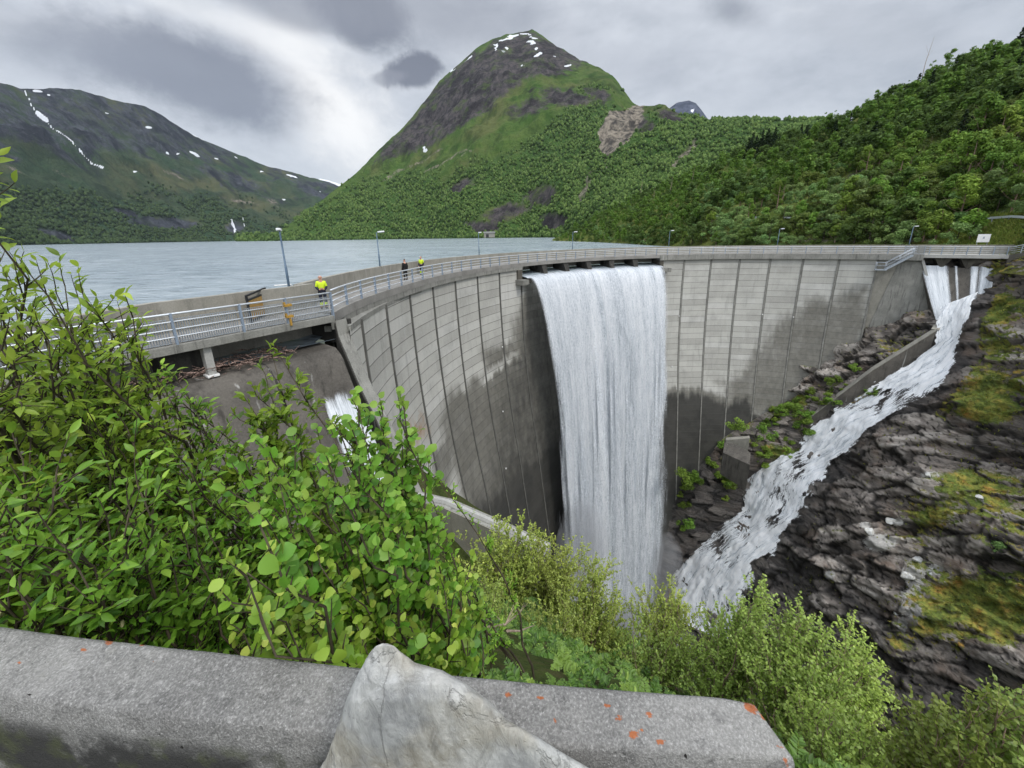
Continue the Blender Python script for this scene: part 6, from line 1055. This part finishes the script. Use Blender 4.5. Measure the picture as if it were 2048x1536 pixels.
def bank_grass():
    rg = np.random.default_rng(88); n = 26000; A = rg.uniform(-55, 12, n); E = rg.uniform(-62, 16, n); D, sd = rs_disp(A, E); P = rs_pt(A, E, D); q = to_px(P); x, y = q[:, 0], q[:, 1]
    k = .25 + .9 * fbm(P / 5, 5, .6, seed=31)
    for (cx, cy, rx, ry, w) in ((1985, 770, 90, 50, .7), (1960, 830, 80, 30, .6), (1960, 640, 80, 45, .6), (2010, 600, 60, 30, .5), (1920, 980, 75, 55, .6), (1860, 1040, 60, 35, .5), (1950, 1180, 90, 50, .65), (2000, 1230, 60, 60, .6), (1780, 1200, 40, 12, .5), (1860, 1255, 40, 30, .5), (1990, 540, 50, 20, .4), (1990, 700, 70, 25, .4), (1790, 1300, 40, 40, .4)): k = k + w * np.exp(-((x - cx) / rx) ** 2 - ((y - cy) / ry) ** 2)
    ok = (x > 1480) & (x < 2250) & (y > 480) & (y < 1500) & (sd < -1.2) & (rg.random(n) < np.clip(k - .15, 0, 1)); P = P[ok]; m = len(P); B_ = np.repeat(P - Rn * .05, 6, 0); d = np.array([0, 0, 1.]) + Rn * .5 + rg.normal(0, .45, (len(B_), 3)); d /= np.linalg.norm(d, axis=1, keepdims=True); L = rg.uniform(.12, .42, len(B_)); s = np.cross(d, rand_unit(len(B_), rg)); s /= np.linalg.norm(s, axis=1, keepdims=True) + 1e-9
    V = np.stack([B_ - s * .045, B_ + s * .045, B_ + d * L[:, None] + rg.normal(0, .04, (len(B_), 3))], 1).reshape(-1, 3); o = mesh_np('bank_grass', V, np.arange(len(V)).reshape(-1, 3), MT['leaf_grass']); tag(o, kind='stuff')
bank_grass()

def hill_grass():
    rg = np.random.default_rng(89); n = 60000; az = rg.uniform(az_el(1870, 476)[0], az_el(2400, 476)[0], n); t = rg.uniform(0, .35, n); P = HILL.pos(az, t); q = to_px(P); ok = (q[:, 1] > 428) & (q[:, 1] < 500); P = P[ok]; m = len(P); B_ = np.repeat(P, 3, 0); d = np.array([0, 0, 1.]) + rg.normal(0, .4, (len(B_), 3)); d /= np.linalg.norm(d, axis=1, keepdims=True); L = rg.uniform(.25, .7, len(B_)); s = np.cross(d, rand_unit(len(B_), rg)); s /= np.linalg.norm(s, axis=1, keepdims=True) + 1e-9
    V = np.stack([B_ - s * .09, B_ + s * .09, B_ + d * L[:, None]], 1).reshape(-1, 3); o = mesh_np('hillside_grass', V, np.arange(len(V)).reshape(-1, 3), MT['leaf_grass']); tag(o, kind='stuff')
hill_grass()
# ------------------------------------------------------------------ lamps on the parapet
def lamp_i(px_x):   # joint coordinate on the parapet line that projects to this column
    ii = np.linspace(-1.5, 20.9, 2000); q = to_px(cp(ii, AR + 2.78, 1.45)); return float(ii[np.argmin(np.abs(q[:, 0] - px_x))])
def make_lamp():
    r = empty('street_lamp'); m = MB(); m.tube([(0, 0, -.5), (0, 0, 1.0), (0, 0, 1.02), (0, 0, 2.75)], [.062, .058, .042, .038], 8); m.build('pole', MT['lampgrey'], r, smooth=True); m = MB(); m.tube([(0, 0, 2.7), (.05, 0, 2.76), (.25, 0, 2.79)], .026, 6); m.build('arm', MT['lampgrey'], r, smooth=True)
    m = MB(); m.prism([(.2, -.13, 2.74), (.72, -.1, 2.76), (.78, 0, 2.77), (.72, .1, 2.76), (.2, .13, 2.74)], (0, 0, .11)); h = m.build('lamp_head', MT['lamphead'], r, bevel=.025); m = MB(); m.box((.5, 0, 2.74), (.36, .15, .03)); m.build('lens', MT['lampdark'], h); return r
LP = make_lamp(); lampx = [(578, 'nearest, leftmost lamp post on the dam parapet, its head seen from below'), (760, 'lamp post behind the black jacketed person'), (958.5, 'thin lamp post against the lake, its head hidden edge on'), (1145, 'lamp post left of the wooded point, above the waterfall bridge'), (1337, 'lamp post just right of the waterfall bridge'), (1554.5, 'lamp post above the middle of the right dam half'), (1818, 'rightmost lamp post, above the maintenance stair')]
for k, (x, lab) in enumerate(lampx):
    o = LP if k == 0 else copy_tree(LP)
    if k == 0: p = at_z(578, 573, 1.42); 
    else: p = cp(lamp_i(x), AR + 2.78, 1.45)
    if k == 6: s_ = np.linspace(0, 10, 400); pp = np.array([ep(s, 2.78, 1.45) for s in s_]); p = pp[np.argmin(np.abs(to_px(pp)[:, 0] - x))]
    o.location = p; o.rotation_euler = (0, 0, (-1.1, -.35, 1.2, .2, .1, -.1, 0)[k]); tag(o, lab, 'lamp', 'lamps along the dam parapet')
# ------------------------------------------------------------------ people
def skinned(name, chain, mat, parent, lvl=2):
    """chain: list of branches; each branch = [(x,y,z,r), ...]; first vertex shared when a branch starts at ('ref', index)"""
    V, E_, R_ = [], [], []
    for br_ in chain:
        prev = None
        for it in br_:
            if it[0] == 'ref': prev = it[1]; continue
            V.append(it[:3]); R_.append(it[3]); i = len(V) - 1
            if prev is not None: E_.append((prev, i))
            prev = i
    me = bpy.data.meshes.new(name); me.from_pydata(V, E_, []); o = bpy.data.objects.new(name, me); link(o, parent); me.materials.append(mat); sk = o.modifiers.new('skin', 'SKIN'); lay = me.skin_vertices[0].data if me.skin_vertices else None
    if lay is None: me.skin_vertices.new(); lay = me.skin_vertices[0].data
    for i, r in enumerate(R_):
        rr = r if isinstance(r, tuple) else (r, r); lay[i].radius = rr
    lay[0].use_root = True; sk.use_smooth_shade = True; ss_ = o.modifiers.new('sub', 'SUBSURF'); ss_.levels = ss_.render_levels = lvl; return o
def person(label, loc, rz, style, hs=1.):
    r = empty('person', loc, label, 'person', None); r.rotation_euler = (0, 0, rz); r.scale = (hs,) * 3
    hands_front = style in ('hv1',)
    if hands_front: armL = [(.19, .01, 1.43, .058), (.25, .03, 1.16, .048), (.16, .2, 1.06, .04), (.05, .27, 1.08, .032), (.02, .3, 1.1, .026)]
    else: armL = [(.19, 0, 1.43, .058), (.24, -.02, 1.15, .046), (.25, .05, .92, .036), (.25, .07, .84, .03), (.245, .09, .78, .022)]
    mir = lambda L: [(-a, b, c, d) for a, b, c, d in L]
    legL = [(.1, 0, .9, .09), (.11, .015, .5, .062), (.115, -.01, .1, .045), (.115, .06, .05, .04), (.115, .15, .035, .03)]
    body = [[(0, 0, .98, .13), (0, 0, 1.18, .12), (0, 0, 1.4, .13), (0, .005, 1.53, .058), (0, .02, 1.62, .078), (0, .02, 1.71, .092), (0, .01, 1.78, .06)], [('ref', 2)] + armL, [('ref', 2)] + mir(armL), [('ref', 0)] + legL, [('ref', 0)] + mir(legL)]
    b_ = skinned('body', body, MT['skin'], r); 
    top = {'hv1': 'hivis', 'hv2': 'hivis', 'black': 'blackcloth'}[style]; dk = lambda L, e: [(a, b, c, d + e) for a, b, c, d in L]
    jac = [[(0, 0, .8 if style == 'black' else .98, (.185, .135)), (0, 0, 1.22, (.19, .135)), (0, 0, 1.4, (.2, .13)), (0, 0, 1.52, (.1, .09))], [('ref', 2)] + dk(armL[:2 if style != 'black' else 4], .02), [('ref', 2)] + mir(dk(armL[:2 if style != 'black' else 4], .02))]
    skinned('jacket', jac, MT[top], r, 2)
    if style != 'black':
        skinned('jacket_hem', [[(0, 0, .78, (.18, .13)), (0, 0, .95, (.19, .14)), (0, 0, 1.1, (.17, .12))]], MT['navy'], r, 2)
        for s in (1, -1): A = armL if s == 1 else mir(armL); skinned('sleeve', [[(*[(A[1][j] * .75 + A[0][j] * .25) for j in range(3)], .07), (*A[1][:3], .066), (*A[2][:3], .058), (*[(A[2][j] * .5 + A[3][j] * .5) for j in range(3)], .05)]], MT['navy'], r, 2)
    for s in (1, -1):
        Lg = legL if s == 1 else mir(legL); skinned('trouser_leg', [[(Lg[0][0] * .8, 0, 1.1, .1), (*Lg[0][:3], .112), (*Lg[1][:3], .082), (Lg[1][0], .0, .34, .078), (*Lg[2][:2], .12, .07)]], MT['navy' if style != 'black' else 'blackcloth'], r, 2)
        if style != 'black': skinned('hi_vis_cuff', [[(Lg[1][0], .005, .40, .089), (Lg[1][0], .0, .26, .086), (Lg[2][0], -.005, .16, .08)]], MT['hivis'], r, 2)
        skinned('boot', [[(Lg[2][0], -.03, .14, .06), (Lg[2][0], -.02, .06, .058), (Lg[2][0], .08, .045, .05), (Lg[2][0], .17, .04, .035)]], MT['boot'], r, 2)
    # face : nose, ears, eyes, mouth ; hair
    m = MB(); m.tube([(0, .105, 1.72), (0, .125, 1.68), (0, .112, 1.665)], [.008, .016, .01], 6); 
    for s in (1, -1): m.tube([(s * .082, .01, 1.72), (s * .094, .0, 1.69), (s * .084, .01, 1.65)], [.012, .018, .01], 6)
    f = m.build('face_features', MT['skin'], r, smooth=True); m = MB()
    for s in (1, -1): m.box((s * .032, .104, 1.71), (.024, .012, .012))
    m.box((0, .105, 1.625), (.05, .012, .01)); m.build('eyes_and_mouth', MT['hair'], r)
    if style == 'hv1': skinned('hair', [[(-.07, -.03, 1.68, .03), (0, -.075, 1.69, .035), (.07, -.03, 1.68, .03)]], MT['hair'], r, 1)
    else: skinned('hair', [[(0, -.02, 1.71, .096), (0, -.01, 1.76, .088), (0, .01, 1.79, .06)]], MT['hair'], r, 2)
    if style == 'hv2': skinned('beard', [[(0, .07, 1.6, (.06, .05)), (0, .085, 1.56, (.04, .03))]], MT['hair'], r, 1)
    for s in (1, -1):   # hands : palm, four fingers, thumb
        A = armL if s == 1 else mir(armL); w_ = np.array(A[3][:3]); t_ = np.array(A[4][:3]); d = t_ - w_; d /= np.linalg.norm(d); sd_ = np.array([0, 1, 0]) if not hands_front else np.array([0, 0, 1.]); up = np.cross(d, sd_); ch = [[(*w_, .026), (*(w_ + d * .06), .03), (*(w_ + d * .09), .028)]]
        for k in range(4): o_ = sd_ * (k - 1.5) * .018; L = (.06, .072, .068, .05)[k]; ch.append([('ref', 2), (*(w_ + d * .1 + o_), .009), (*(w_ + d * (.1 + L * .5) + o_ + up * .01), .008), (*(w_ + d * (.1 + L) + o_ + up * .03), .007)])
        ch.append([('ref', 1), (*(w_ + d * .06 + sd_ * .035), .01), (*(w_ + d * .1 + sd_ * .048), .008)]); skinned('hand', ch, MT['skin'], r, 1)
    return r
def foot(x, y): return at_z(x, y, .16)
person('bald person in yellow hi-vis jacket and navy trousers, nearest on the walkway', foot(649, 617), math.pi + .5, 'hv1', .98)
person('person in a black jacket walking on the dam crest', foot(812, 560), math.pi * .1 + .5, 'black', 1.0)
person('dark haired person in a yellow hi-vis top, farthest along the walkway', foot(844, 549.5), math.pi - .3, 'hv2', 1.0)
# ------------------------------------------------------------------ orange gate leaf, white barrier, yellow latch on the bridge
p0, p1 = at_z(503, 646, .16), at_z(539, 628, .16); gb = empty('board_gate', (p0 + p1) / 2, 'open gate leaf with orange board in a black frame on the left bridge', 'gate'); up = np.array([0, 0, 1.]); m = MB(); dd = (p1 - p0); th = np.cross(dd / np.linalg.norm(dd), up) * .03
m.hexa([p0 + up * .12 - th, p1 + up * .12 - th, p1 + up * .12 + th, p0 + up * .12 + th, p0 + up * .98 - th, p1 + up * 1.02 - th, p1 + up * 1.02 + th, p0 + up * .98 + th]); par(m.build('board', MT['orange']), gb); m = MB()
for a, b_ in ((p0, p0 + up * 1.25), (p1, p1 + up * 1.32), (p0 + up * .1, p1 + up * .1), (p0 + up * 1.02, p1 + up * 1.06), (p0 + up * 1.22, p1 + up * 1.3)): m.beam(a, b_, .075, .075)
par(m.build('frame', MT['black']), gb)
wb = empty('tube_barrier', at_z(590, 610, .16), 'bent white tube barrier standing by the parapet beside the orange gate', 'barrier'); b0 = at_z(590, 612, .16) + BN * 0 if False else at_z(592, 614, .16); m = MB(); e = np.array([BU[0], BU[1], 0]); m.tube([b0, b0 + up * 1.15, b0 + up * 1.25 + e * .08, b0 + up * 1.28 + e * .9], .03, 7); m.tube([b0 + up * .95, b0 + up * .95 + e * 2.1], .022, 6); m.tube([b0 + up * .3, b0 + up * .35 + e * .8], .022, 6); par(m.build('tube', MT['white'], smooth=True), wb); m = MB(); m.box(b0 + up * .72 + e * .3, (.06, .5, .32), math.atan2(BU[1], BU[0]) + math.pi / 2); par(m.build('lock_box', MT['yellow']), wb)
yl = empty('gate_latch', bp(2.05, 0, .3), 'yellow painted hinge and latch irons on a bridge railing post', 'latch'); m = MB()
for z in (.45, .95): q = bp(2.05, .02, z); m.box(q, (.3, .2, .1), math.atan2(BU[1], BU[0])); m.box(q + e * .12 + [0, 0, .08], (.06, .12, .14), math.atan2(BU[1], BU[0]))
q = bp(2.05, -.02, .2); m.box(q, (.08, .1, .32), math.atan2(BU[1], BU[0])); par(m.build('irons', MT['yellow']), yl)
# driftwood caught on the sill
def debris():
    rg = np.random.default_rng(9); m = MB()
    for k in range(620):
        s = rg.uniform(1.9, 15); q = bp(s, .8 + rg.normal(0, .4) + .1 * math.sin(s), LAKE_Z + rg.uniform(-.06, .3)); a = rg.uniform(0, 3.14); L = rg.uniform(.12, .7); d = np.array([math.cos(a), math.sin(a), rg.uniform(-.3, .3)]) * L / 2; m.tube([q - d, q + rg.normal(0, .03, 3), q + d], [.012, rg.uniform(.012, .035), .01], 4)
    tag(m.build('driftwood', MT['debris']), kind='stuff')
debris()
# ------------------------------------------------------------------ notice board, guard rail, small building, dead trunks
q = np.array([ep(s, 3.6, 1.5) for s in np.linspace(8, 14, 300)]); c = q[np.argmin(np.abs(to_px(q)[:, 0] - 1964))]; nbd = empty('notice_board', c - [0, 0, 1.5], 'small white notice board on two posts at the right end of the dam', 'sign'); m = MB(); d = np.array([ET[0], ET[1], 0]); m.prism([c - d * .62 + up * .3, c + d * .62 + up * .3, c + d * .62 + up * 1.45, c - d * .62 + up * 1.45], (EN[0] * .05, EN[1] * .05, 0)); par(m.build('panel', MT['white']), nbd); m = MB()
for s in (-.5, .5): m.tube([c + d * s + np.array([EN[0], EN[1], 0]) * .08 - up * 1.8, c + d * s + np.array([EN[0], EN[1], 0]) * .08 + up * 1.4], .035, 6)
par(m.build('post', MT['galv']), nbd); m = MB(); m.box(c - np.array([EN[0], EN[1], 0]) * .01 + up * .95 , (.16, .03, .3), math.atan2(ET[1], ET[0])); par(m.build('symbol', MT['galv']), nbd)
def hill_at(x, y):
    T = np.linspace(0, 1, 500); az = az_el(x, 476)[0]
    for _ in range(4):
        P = HILL.pos(np.full(500, az), T); qq = to_px(P); k = int(np.argmin(np.abs(qq[:, 1] - y))); az += (az_el(x, y)[0] - az_el(*qq[k])[0])
    return P[k]
def guard(pts, label):
    P = [hill_at(*p) for p in pts]; g = empty('guard_rail', P[len(P) // 2], label, 'guard rail'); path = np.array(P) + [0, 0, .72]; m = MB()
    for a, b_ in zip(path[:-1], path[1:]): m.beam(a, b_, .1, .34)
    par(m.build('rail', MT['galv_light']), g)
    ds = np.r_[0, np.cumsum(np.linalg.norm(np.diff(path, axis=0), axis=1))]
    for t in np.arange(.5, ds[-1], 4.0): p = np.array([np.interp(t, ds, path[:, j]) for j in range(3)]); m = MB(); m.box(p - [0, 0, .5], (.12, .12, 1.2)); par(m.build('post', MT['galv']), g)
guard([(1905, 447), (1940, 446), (1980, 445), (2020, 445), (2070, 446), (2130, 448)], 'steel guard rail along the road at the right edge of the hillside')
guard([(1700, 448), (1735, 449), (1770, 449)], 'short bit of guard rail showing between willows behind the dam')
guard([(1425, 436), (1500, 439), (1570, 441), (1645, 442)], 'guard rail glimpsed between trees above the waterfall side of the dam')
w = ray(979, 470); d_ = 1000.; t = d_ / math.hypot(w[0], w[1]); c = np.array([w[0] * t, w[1] * t, -1]); hb = empty('portal_building', c, 'tiny flat roofed concrete building on the far lake shore below the dark cliff', 'building'); m = MB(); m.box(c + [0, 0, 8], (27, 14, 12)); par(m.build('wall', MT['parapet']), hb); m = MB(); m.box(c + [0, -1, 15.2], (30, 17, 2.4)); par(m.build('roof', MT['deck']), hb); m = MB(); m.box(c + [-5, -7.1, 6], (7, .4, 8)); par(m.build('door', MT['black']), hb)
for (x, y0, y1, lab) in ((1841, 168, 128, 'bare dead trunk standing above the trees on the right skyline'), (1281, 396, 378, 'grey dead trunk among birches near the lake'), (1383, 378, 358, 'grey dead trunk in the wood, right of the shore'), (1306, 412, 396, 'short pale dead trunk above the shore birches'), (1339, 402, 378, 'thin pale dead trunk between two birches')):
    p = hill_at(x, y0); dd = math.hypot(p[0], p[1]); h = (y0 - y1 + 16) / 750 * dd; r = empty('dead_tree', p, lab, 'dead tree'); m = MB(); m.tube([p - up, p + up * h * .5, p + up * h + [h * .06, 0, 0]], [.18, .12, .03], 6); m.tube([p + up * h * .6, p + up * h * .75 + [h * .1, 0, 0]], [.05, .02], 4); m.tube([p + up * h * .7, p + up * h * .85 - [h * .08, 0, 0]], [.05, .02], 4); par(m.build('trunk', MT['deadwood']), r)
def ground_hit(x, y):
    for d in np.arange(2, 14, .05):
        p = at_d(x, y, d)
        if p[2] < gz(p[0], p[1]) + .5: return p
    return p
def dead_branches():
    for k, (L, lab) in enumerate(((((962, 1256, 8.), (1010, 1250, 8.2), (1040, 1225, 8.6), (1058, 1195, 8.9)), 'long pale dead branch curving up from the ground on the slope'), (((970, 1232, 8.2), (982, 1250, 8.), (996, 1268, 7.9)), 'straight reddish dead stick lying across the pale branch'), (((1015, 1262, 7.9), (1040, 1262, 8.), (1070, 1250, 8.3)), 'short pale dead branch lying lowest on the slope'))):
        P = [ground_hit(q[0], q[1]) for q in L]; r = empty('dead_branch', P[0], lab, 'branch'); m = MB(); m.tube(P, np.linspace(.018, .006, len(P)), 6)
        if k == 0:
            for j in range(7): a = P[1 + j % 2]; m.tube([a, a + np.array([rnd.uniform(-.25, .25), rnd.uniform(0, .25), rnd.uniform(.1, .35)])], [.007, .002], 4)
        par(m.build('wood', MT['deadwood']), r)
dead_branches()
for k, (x, y, s, lab) in enumerate(((1782, 1045, .9, 'pale angular boulder at the top of the white rock trail'), (1858, 955, .7, 'flat grey stone lying on the moss of the bank'), (1745, 1068, 1.0, 'white boulder left of the rock trail'), (1818, 1155, 1.2, 'large upright white boulder in the rock trail'), (1835, 1120, 1.0, 'white cracked boulder above the upright one'), (1800, 1228, .8, 'pale stone low in the rock trail'), (1600, 1060, 1.4, 'grey square block beside the stream'), (1962, 1000, .6, 'small white stone by the dead sticks'), (1865, 1150, .8, 'pale boulder right of the rock trail'), (1640, 1085, 1.2, 'brown rounded block below the grey square one'))):
    p = slope_pt((x, y), .2); rg = np.random.default_rng(600 + k); bm = bmesh.new(); pts = rg.normal(0, 1, (16, 3)); pts /= np.linalg.norm(pts, axis=1, keepdims=True); pts *= s * rg.uniform(.55, .8, (16, 1)) * np.array([1.2, .8, .75])
    for v in pts: bm.verts.new(v)
    bmesh.ops.convex_hull(bm, input=bm.verts[:]); bmesh.ops.delete(bm, geom=[v for v in bm.verts if not v.link_faces], context='VERTS'); bmesh.ops.bevel(bm, geom=bm.edges[:], offset=.05 * s, segments=1, affect='EDGES'); me = bpy.data.meshes.new('boulder'); bm.to_mesh(me); bm.free(); me.materials.append(MT['boulder'] if k not in (6, 9) else MT['rock']); o = bpy.data.objects.new('boulder', me); link(o); o.location = p; tag(o, lab, 'boulder')
# ------------------------------------------------------------------ foreground barrier and boulder
def build_barrier():
    zt = 2.75; bk = [at_z(x, y, zt) for x, y in ((-420, 1205), (0, 1246), (360, 1287), (730, 1326), (1120, 1361), (1500, 1389))]; n = 420; path = path_s(bk, n); d = (path[-1] - path[0])[:2]; d /= np.linalg.norm(d); nv = np.array([d[1], -d[0], 0])  # towards the viewer
    prof = [(-.02, -1.4), (0, -.03), (.012, -.006), (.03, 0)] + [(.03 + .20 * t, -.0 - .012 * t) for t in np.linspace(.1, 1, 16)] + [(.243, -.022), (.252, -.045), (.262, -.062), (.268, -.085)] + [(.272 + .03 * t, -.09 - 1.3 * t) for t in np.linspace(.02, 1, 30)]
    prof = np.array(prof); I, J = np.meshgrid(np.arange(n), np.arange(len(prof)), indexing='ij'); xs_ = to_px(path)[:, 0]; wd = np.interp(xs_, [-400, 0, 640, 1150, 1550], [.165, .154, .144, .124, .102]) / .27; V = path[I] + nv * (prof[J, 0] * wd[I])[..., None]; V[..., 2] = zt + prof[J, 1]; 
    end = sstep(n - 26, n, I); V = V - np.array([d[0], d[1], 0]) * (.0)  # bevelled right end
    V[..., 2] -= (end ** 4) * .012; V += np.array([d[0], d[1], 0]) * ((.05 * (prof[J, 0] / .27) * end)[..., None])
    V = V + (nv * .004 + np.array([0, 0, .005])) * fbm(V / .06, 4, .6, seed=301)[..., None] + np.array([0, 0, .010]) * fbm(V / .5, 3, seed=303)[..., None]
    q = to_px(V.reshape(-1, 3)); x, y = q[:, 0], q[:, 1]
    li = ell(x, y, [(1500, 1415, 26, 12, 20), (1530, 1432, 12, 10, 30), (1265, 1470, 10, 14, 70), (1320, 1485, 7, 12, 70), (1015, 1390, 10, 7, 0), (1240, 1435, 10, 12, 60), (1300, 1430, 12, 8, 30), (1570, 1520, 14, 8, 30), (1560, 1495, 12, 7, 20), (168, 1300, 9, 5, 20), (220, 1285, 12, 5, 0), (285, 1290, 9, 4, 0), (38, 1325, 8, 6, 0), (1215, 1412, 9, 5, 0), (1080, 1395, 10, 4, 0), (1280, 1462, 5, 8, 60), (1110, 1440, 8, 5, 30), (310, 1325, 8, 4, 0)], .85, 1.2) * 1.05; sp_ = ell(x, y, [(1428, 1388, 8, 6, 30), (1460, 1392, 5, 4, 0), (1485, 1400, 5, 4, 0), (1155, 1366, 6, 5, 0), (55, 1392, 14, 6, -10), (75, 1415, 10, 6, 40), (65, 1330, 6, 4, 0), (1410, 1380, 4, 4, 0), (1352, 1500, 4, 4, 0), (1370, 1512, 6, 4, 30), (1548, 1440, 10, 8, 30), (90, 1325, 4, 4, 0), (150, 1336, 5, 4, 0), (365, 1490, 9, 10, 60), (1480, 1432, 6, 5, 0)], .85, 1.2)
    al = (sstep(-.06, -.1, prof[J, 1]) * (J > 20)).ravel() * .95; caps = [np.array([[(n - 1) * len(prof) + j, (n - 1) * len(prof) + j + 1, (n - 1) * len(prof) + len(prof) - 2 - j, (n - 1) * len(prof) + len(prof) - 1 - j] for j in range(len(prof) // 2 - 1)])]
    o = mesh_np('concrete_barrier', V.reshape(-1, 3), [grid_faces(n, len(prof))] + caps, MT['barrier'], None, True, {'lichen': li, 'spot': sp_, 'algae': al}); tag(o, 'long weathered grey concrete barrier with orange lichen across the foreground', 'barrier')
build_barrier()
def build_boulder():
    rows = [(1287, 762, 776, .60), (1292, 750, 790, .60), (1304, 740, 804, .605), (1325, 727, 832, .61), (1340, 719, 884, .615), (1368, 706, 932, .62), (1400, 694, 975, .63), (1440, 683, 1012, .64), (1480, 668, 1082, .655), (1515, 655, 1140, .67), (1540, 640, 1185, .68), (1600, 615, 1260, .71), (1700, 590, 1330, .76), (1850, 560, 1400, .84)]
    R_ = np.array(rows, float); t = np.linspace(0, 1, 150) ** 1.0; k = np.interp(t, np.linspace(0, 1, len(R_)), np.arange(len(R_))); row = np.stack([np.interp(k, np.arange(len(R_)), R_[:, j]) for j in range(4)], 1); m = 150; V = []
    for y, xl, xr, zc in row:
        L = ray(xl, y) * zc; Rr = ray(xr, y) * zc; c = (L + Rr) / 2; h = (Rr - L) / 2; wd = np.linalg.norm(h); nv = -c / np.linalg.norm(c)
        for a in np.linspace(0, 2 * math.pi, m, endpoint=False):
            ca, sa = math.cos(a), math.sin(a); u = math.copysign(abs(ca) ** .62, ca); dp = (abs(sa) ** .7 * (1 + .25 * math.sin(a * 1.0 - .5)) * min(wd * .5, .06)) if sa > 0 else sa * min(wd * .8, .13); V.append(c + h * u + nv * dp)
    V = np.array(V); V[:, 2] += EYE; V = V.reshape(150, m, 3); P = V.copy(); N = np.array([.2, -.6, .7])
    dirs = V - V.mean(1, keepdims=True); dirs /= np.linalg.norm(dirs, axis=-1, keepdims=True) + 1e-6; front = (dirs @ -_f); Q = P @ np.array([[.8, .3, .5], [-.3, .9, 0], [-.5, -.1, .8]])
    hc, oc, ec = cells(Q / [.13, .10, .2], 541); disp = .004 * (hc[..., 3] - .5) + .014 * (oc * (hc[..., :3] - .5)).sum(-1) + .010 * fbm(P / .3, 3, seed=319) + .010 * fbm(P / .16, 4, .55, seed=311) + .005 * fbm(Q * [1, 1, .25] / .03, 4, .6, seed=313) + .0025 * fbm(P / .012, 3, .6, seed=315); st_ = (Q @ np.array([.3, .2, .9])) / .09 + .5 * fbm(P / .1, 3, seed=317); disp = disp + .002 * (st_ - stair(st_, .3)) ; edge = 1 - np.abs(dirs @ CR) ** 3
    V = V + dirs * disp[..., None] * (.25 + .75 * edge)[..., None]
    F = grid_faces(150, m); F = np.vstack([F, [[i * m + m - 1, (i + 1) * m + m - 1, (i + 1) * m, i * m] for i in range(149)]]); top = np.array([[j, j + 1, m - 2 - j, m - 1 - j] for j in range(m // 2 - 1)])
    o = mesh_np('boulder', V.reshape(-1, 3), [F, top], MT['boulder'], None, True); tag(o, 'large pointed pale grey schist boulder leaning against the concrete barrier', 'boulder')
build_boulder()
# ------------------------------------------------------------------ the air between the viewer and the far mountains
def build_haze(dens):
    m = bpy.data.materials.new('thin_air'); m.use_nodes = True; nt = m.node_tree; nt.nodes.clear(); b = NB(nt)
    v = b.N.new('ShaderNodeVolumePrincipled'); v.inputs['Color'].default_value = (.62, .72, .86, 1); v.inputs['Density'].default_value = dens; v.inputs['Anisotropy'].default_value = .2
    o = b.N.new('ShaderNodeOutputMaterial'); nt.links.new(v.outputs[0], o.inputs['Volume'])
    lo, hi = np.full(3, 1e9), np.full(3, -1e9); bpy.context.view_layer.update()
    for ob in COL.objects:
        if ob.type == 'MESH':
            c = np.array([ob.matrix_world @ Vector(v) for v in ob.bound_box]); lo = np.minimum(lo, c.min(0)); hi = np.maximum(hi, c.max(0))
    lo = lo - [200, 200, 1]; hi = hi + [200, 200, 20]; k = MB(); k.box((lo + hi) / 2, hi - lo); ob = k.build('haze', m); print('haze box', lo, hi); tag(ob, kind='stuff')
build_haze(2e-5)

def spray(c, r, dens, seed, stretch):
    bm = bmesh.new(); bmesh.ops.create_icosphere(bm, subdivisions=4, radius=1); V = np.array([v.co[:] for v in bm.verts]); F = np.array([[v.index for v in f.verts] for f in bm.faces]); bm.free(); V = V * (1 + .35 * fbm(V * 1.6, 4, .6, seed=seed))[:, None] * np.array(stretch) * r + np.array(c)
    m = bpy.data.materials.new('water_spray'); m.use_nodes = True; nt = m.node_tree; nt.nodes.clear(); b = NB(nt); v = b.N.new('ShaderNodeVolumePrincipled'); v.inputs['Color'].default_value = (.93, .95, .98, 1); v.inputs['Density'].default_value = dens; o = b.N.new('ShaderNodeOutputMaterial'); nt.links.new(v.outputs[0], o.inputs['Volume']); ob = mesh_np('spray', V, F, m, None, True); tag(ob, kind='stuff')
spray(cp(7.6, 33.0, -46), 4.4, .09, 601, (1, 1, 2.6)); spray(cp(13.0, 32.2, -58), 3.4, .08, 602, (1, 1, 2.4)); spray(cp(10, 27.5, -66), 6.8, .10, 603, (1.5, .8, 1.1))
